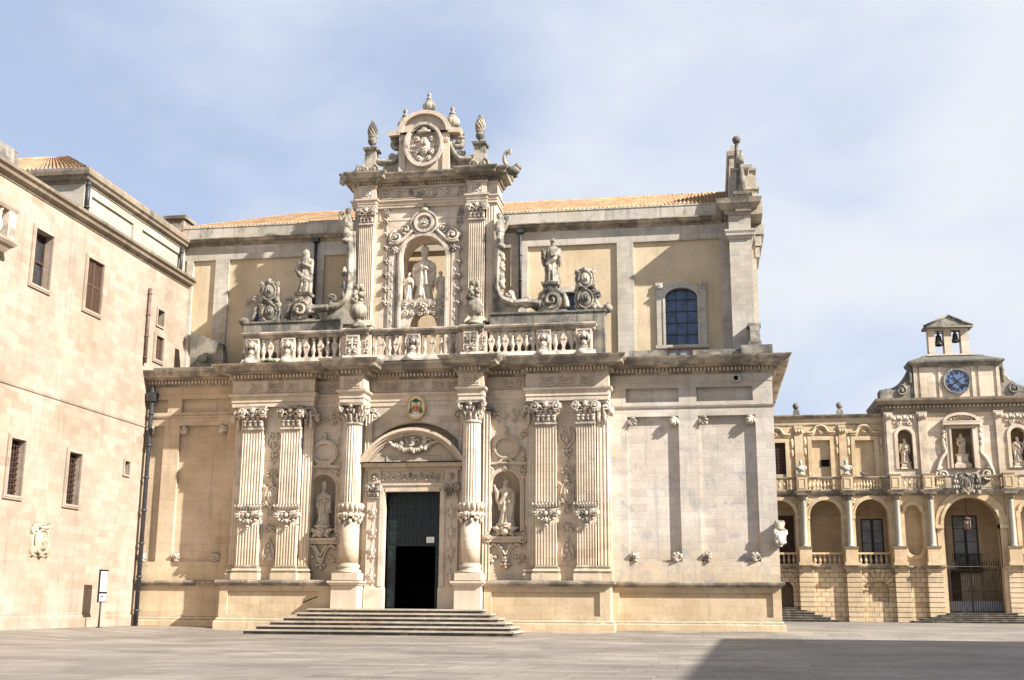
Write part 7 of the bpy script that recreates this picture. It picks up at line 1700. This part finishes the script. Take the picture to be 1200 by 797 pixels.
# palace statues and busts
SP = z0n
for x, kind, lab, mir in ((n1['xc'], 'saint', 'small stone saint in the left niche of the palace clock block', False), (n2x, 'preacher', 'stone saint in the niche right of the central opening under the palace clock', True)):
    zp9 = uz(1061, 541.5); m = MB(); m.taper(x-.52, x+.52, YU+.05, YU+.75, SP, SP+.22, .1); m.box(x-.38, x+.38, YU+.12, YU+.7, SP+.22, zp9-.12); m.taper(x-.42, x+.42, YU+.1, YU+.72, zp9-.12, zp9, -.04); qpart(m, 'statue_pedestal', CARVG)
    statue(kind, STAT, (x, YU+.4, zp9+.03), uz(1061, 513.5)-(zp9+.03), lab, 'saints in the niches of the clock block', mir)
xc = (cw[0][0]+cw[1][0])/2; zp9 = uz(1127, 532); m = MB(); m.box(xc-.7, xc+.7, YU+.0, YU+.78, SP, SP+.4); m.taper(xc-.62, xc+.62, YU+.05, YU+.75, SP+.4, SP+.6, .12); m.box(xc-.45, xc+.45, YU+.12, YU+.7, SP+.6, zp9-.13); m.taper(xc-.48, xc+.48, YU+.1, YU+.72, zp9-.13, zp9, -.05); qpart(m, 'statue_pedestal', CARVG)
statue('woman', STAT, (xc, YU+.42, zp9+.03), uz(1127, 507)-(zp9+.03), 'stone figure in the framed opening under the palace clock')
def bust(x, y, z, H, lab, seed):
    m = MB(); m.lathe([(.30, 0), (.32, .04), (.26, .1), (.18, .16), (.16, .24), (.26, .3), (.31, .42)], (0, 0, 0), 16)
    m.blob((0, 0, .5), (.36, .2, .22), 12, 8, .1, seed)
    for s in (-1, 1): m.blob((s*.3, 0, .52), (.13, .16, .16), 8, 6)
    m.lathe([(.1, .6), (.09, .78)], (0, 0, 0), 10); m.blob((0, -.01, .88), (.115, .14, .16), 12, 9); m.blob((0, .03, .95), (.13, .13, .12), 10, 6, .3, seed); m.tube([(0, -.13, .91), (0, -.175, .86), (0, -.13, .84)], [.02, .03, .02], 6); m.blob((0, -.08, .79), (.08, .08, .07), 8, 5)
    for s in (-1, 1): m.blob((s*.045, -.13, .91), (.022, .015, .016), 6, 4); m.blob((s*.12, 0, .88), (.02, .035, .05), 6, 4)
    m.tube([(-.05, -.145, .815), (.05, -.145, .815)], .014, 5); m.tube([(-.3, -.1, .6), (-.1, -.22, .45), (.2, -.2, .38)], [.06, .07, .04], 7)
    o = m.sculpt('bust', MARB, .014, None, (x, y, z)); o.scale = (H*.98, H*.98, H); tag(o, lab, 'bust', 'busts on the palace balustrade')
hb = Z(938, 540.5, YQ-.4)-(zu1_+.14)
bust(cols[1]-.05, YQ-.36, zu1_+.15, hb, 'pale stone bust on the palace balustrade nearest the cathedral corner', 1); bust(cols[2]-.05, YQ-.36, zu1_+.15, hb, 'pale stone bust on the middle pedestal of the palace balustrade', 5)
# pigeon on the balustrade
x, z = q(1011.5, 558.5, YQ-.4); m = MB(); m.blob((0, 0, .15), (.24, .12, .13), 10, 7); m.blob((-.19, 0, .29), (.075, .07, .075), 8, 6); m.tube([(-.12, 0, .18), (-.18, 0, .28)], [.08, .06], 6); m.tube([(.15, 0, .14), (.42, 0, .08)], [.08, .05], 6); m.tube([(-.25, 0, .28), (-.31, 0, .26)], [.022, .005], 5)
for s in (-1, 1): m.tube([(0, s*.05, .06), (0, s*.05, 0)], .014, 4); m.tube([(0, s*.05, 0), (-.06, s*.05, 0)], .012, 4)
o = m.build('pigeon', BIRDM, None, None, (x, YQ-.45, zu1_+.04)); tag(o, 'dark pigeon perched on the palace balustrade', 'bird')
# hanging lantern in the big arch
yl = YQ+.2; lx, lz = q(1134, 621, yl)
LA = empty('hanging_lantern', 'rusty iron lantern hanging on a chain in the tall palace arch', 'lantern', (lx, yl, lz))
m = MB(); H_ = qz(1134, 609, yl)-lz
for k in range(6): a = 2*pi*k/6; m.tube([(.26*cos(a), .26*sin(a), 0), (.40*cos(a), .40*sin(a), H_)], .03, 5)
m.lathe([(.28, -.04), (.28, .02)], (0, 0, 0), 6); m.lathe([(.46, H_), (.44, H_+.06), (.1, H_+.35), (.05, H_+.4)], (0, 0, 0), 6); o = m.build('frame', simple('rusty_iron', (.10, .05, .035), .7, .2, .3, 9)); o.parent = LA
m = MB(); m.lathe([(.25, .02), (.38, H_-.02)], (0, 0, 0), 6); o = m.build('glass', simple('lantern_glass', (.3, .25, .2), .2, 0, .1, 4, .5)); o.parent = LA
m = MB(); m.tube([(0, 0, H_+.38), (0, 0, bz1-lz)], .03, 5); o = m.build('chain', IRON); o.parent = LA
# iron gate in the big arch
yg = YQ+.9; gz0, gz1 = .84, qz(1140, 668, yg)
GT = empty('gate', 'tall dark iron gate of spiked bars closing the palace arch', 'gate', ((gx0+gx1)/2, yg, gz0))
m = MB(); n = 26; W_ = (gx1-gx0)/2; Hg = gz1-gz0
for k in range(n+1):
    xx = -W_+2*W_*k/n; hh = Hg+.55+.12*(k % 2)+(.35 if k % 17 == 0 else 0); m.tube([(xx, 0, 0), (xx, 0, hh)], .026, 5); m.tube([(xx, 0, hh), (xx, 0, hh+.22)], [.05, .004], 5)
o = m.build('bars', IRON); o.parent = GT
m = MB()
for zz in (.1, Hg*.5, Hg, Hg+.3): m.box(-W_, W_, -.03, .03, zz-.03, zz+.03)
for xx in (-W_, -W_*.02, W_): m.box(xx-.06, xx+.06, -.05, .05, 0, Hg+.5)
o = m.build('frame', IRON); o.parent = GT
m = MB(); m.box(-.12, .12, -.07, -.05, Hg*.45, Hg*.6); o = m.build('lock', IRON); o.parent = GT
m = MB()
for s in (-1, 1): m.box(s*W_/2-W_*.48, s*W_/2+W_*.48, .035, .045, .1, Hg*.27)
o = m.build('kick_plate', simple('blue_grey_plate', (.20, .21, .23), .5, .2, .1, 4)); o.parent = GT
# palace steps
for nm, x0, x1, n, zt_, yf, dl, lab in (('s', qx(1109, 711), qx(1190, 711), 5, .82, YQ-.6, (.75, .75), 'wide stone steps below the tall palace arch'), ('t', dcx-doorw*1.0, dcx+doorw*1.05, 6, 1.2, YQ-.3, (.0, .62), 'stone steps to the dark palace door beside the cathedral corner')):
    E_ = empty('staircase', lab, 'steps', ((x0+x1)/2, yf, 0))
    for i in range(n):
        m = MB(); hh = zt_/n; z1 = zt_-hh*i; m.box(x0-dl[0]*i, x1+dl[1]*i, yf-.42*i, YQ+.1, z1-hh, z1-.05); m.box(x0-dl[0]*i-.04, x1+dl[1]*i+.04, yf-.42*i-.04, YQ+.1, z1-.048, z1); o = m.build('step', STEP); o.parent = E_; o.matrix_parent_inverse = Matrix.Translation(E_.location).inverted()

# ==================================================================== buildings outside the picture on the right: they cast the shadow over the square
m = MB()
def plain_block(x0, x1, y0, y1, H, floors, name, label, mat):
    E_ = empty(name, label, 'building' if 'tower' not in name else 'tower', ((x0+x1)/2, (y0+y1)/2, 0)); inv = Matrix.Translation(E_.location).inverted()
    SK = lambda p: (p[0]+(p[1]-y1)*.034, p[1], p[2])
    w_ = MB(); w_.box(x0, x1, y0, y1, 0, H); w_ = MB().join(w_, SK); o = w_.build('wall', mat); o.parent = E_; o.matrix_parent_inverse = inv
    w_ = MB(); w_.sweep([(x0, y0), (x1, y0), (x1, y1), (x0, y1)], [(-.1, H-.3), (.1, H-.3), (.3, H-.1), (.4, H+.2), (-.1, H+.25)], True)
    for f in range(1, floors): w_.sweep([(x0, y0), (x1, y0), (x1, y1), (x0, y1)], [(-.1, H*f/floors), (.15, H*f/floors), (.15, H*f/floors+.25), (-.1, H*f/floors+.3)], True)
    w_ = MB().join(w_, SK); o = w_.build('cornice', CORN); o.parent = E_; o.matrix_parent_inverse = inv
    for f in range(floors):
        k = 0; yy = y0+1.8
        while yy < y1-1.6 and k < 14:
            w_ = MB(); z0 = H*f/floors+1.2; w_.box(x0-.06, x0+.02, yy-.7, yy+.7, z0, z0+min(2.6, H/floors-2)); w_ = MB().join(w_, SK); o = w_.build('window', SHUT); o.parent = E_; o.matrix_parent_inverse = inv; yy += 4.2; k += 1
HB = 20.0; bxx = 1.12+HB*LX/LZ; byy = 60.3+HB*LY/LZ
plain_block(bxx, bxx+22, -20, byy, HB-.25, 3, 'seminary', 'long three storey stone building on the right side of the square', PPALE)
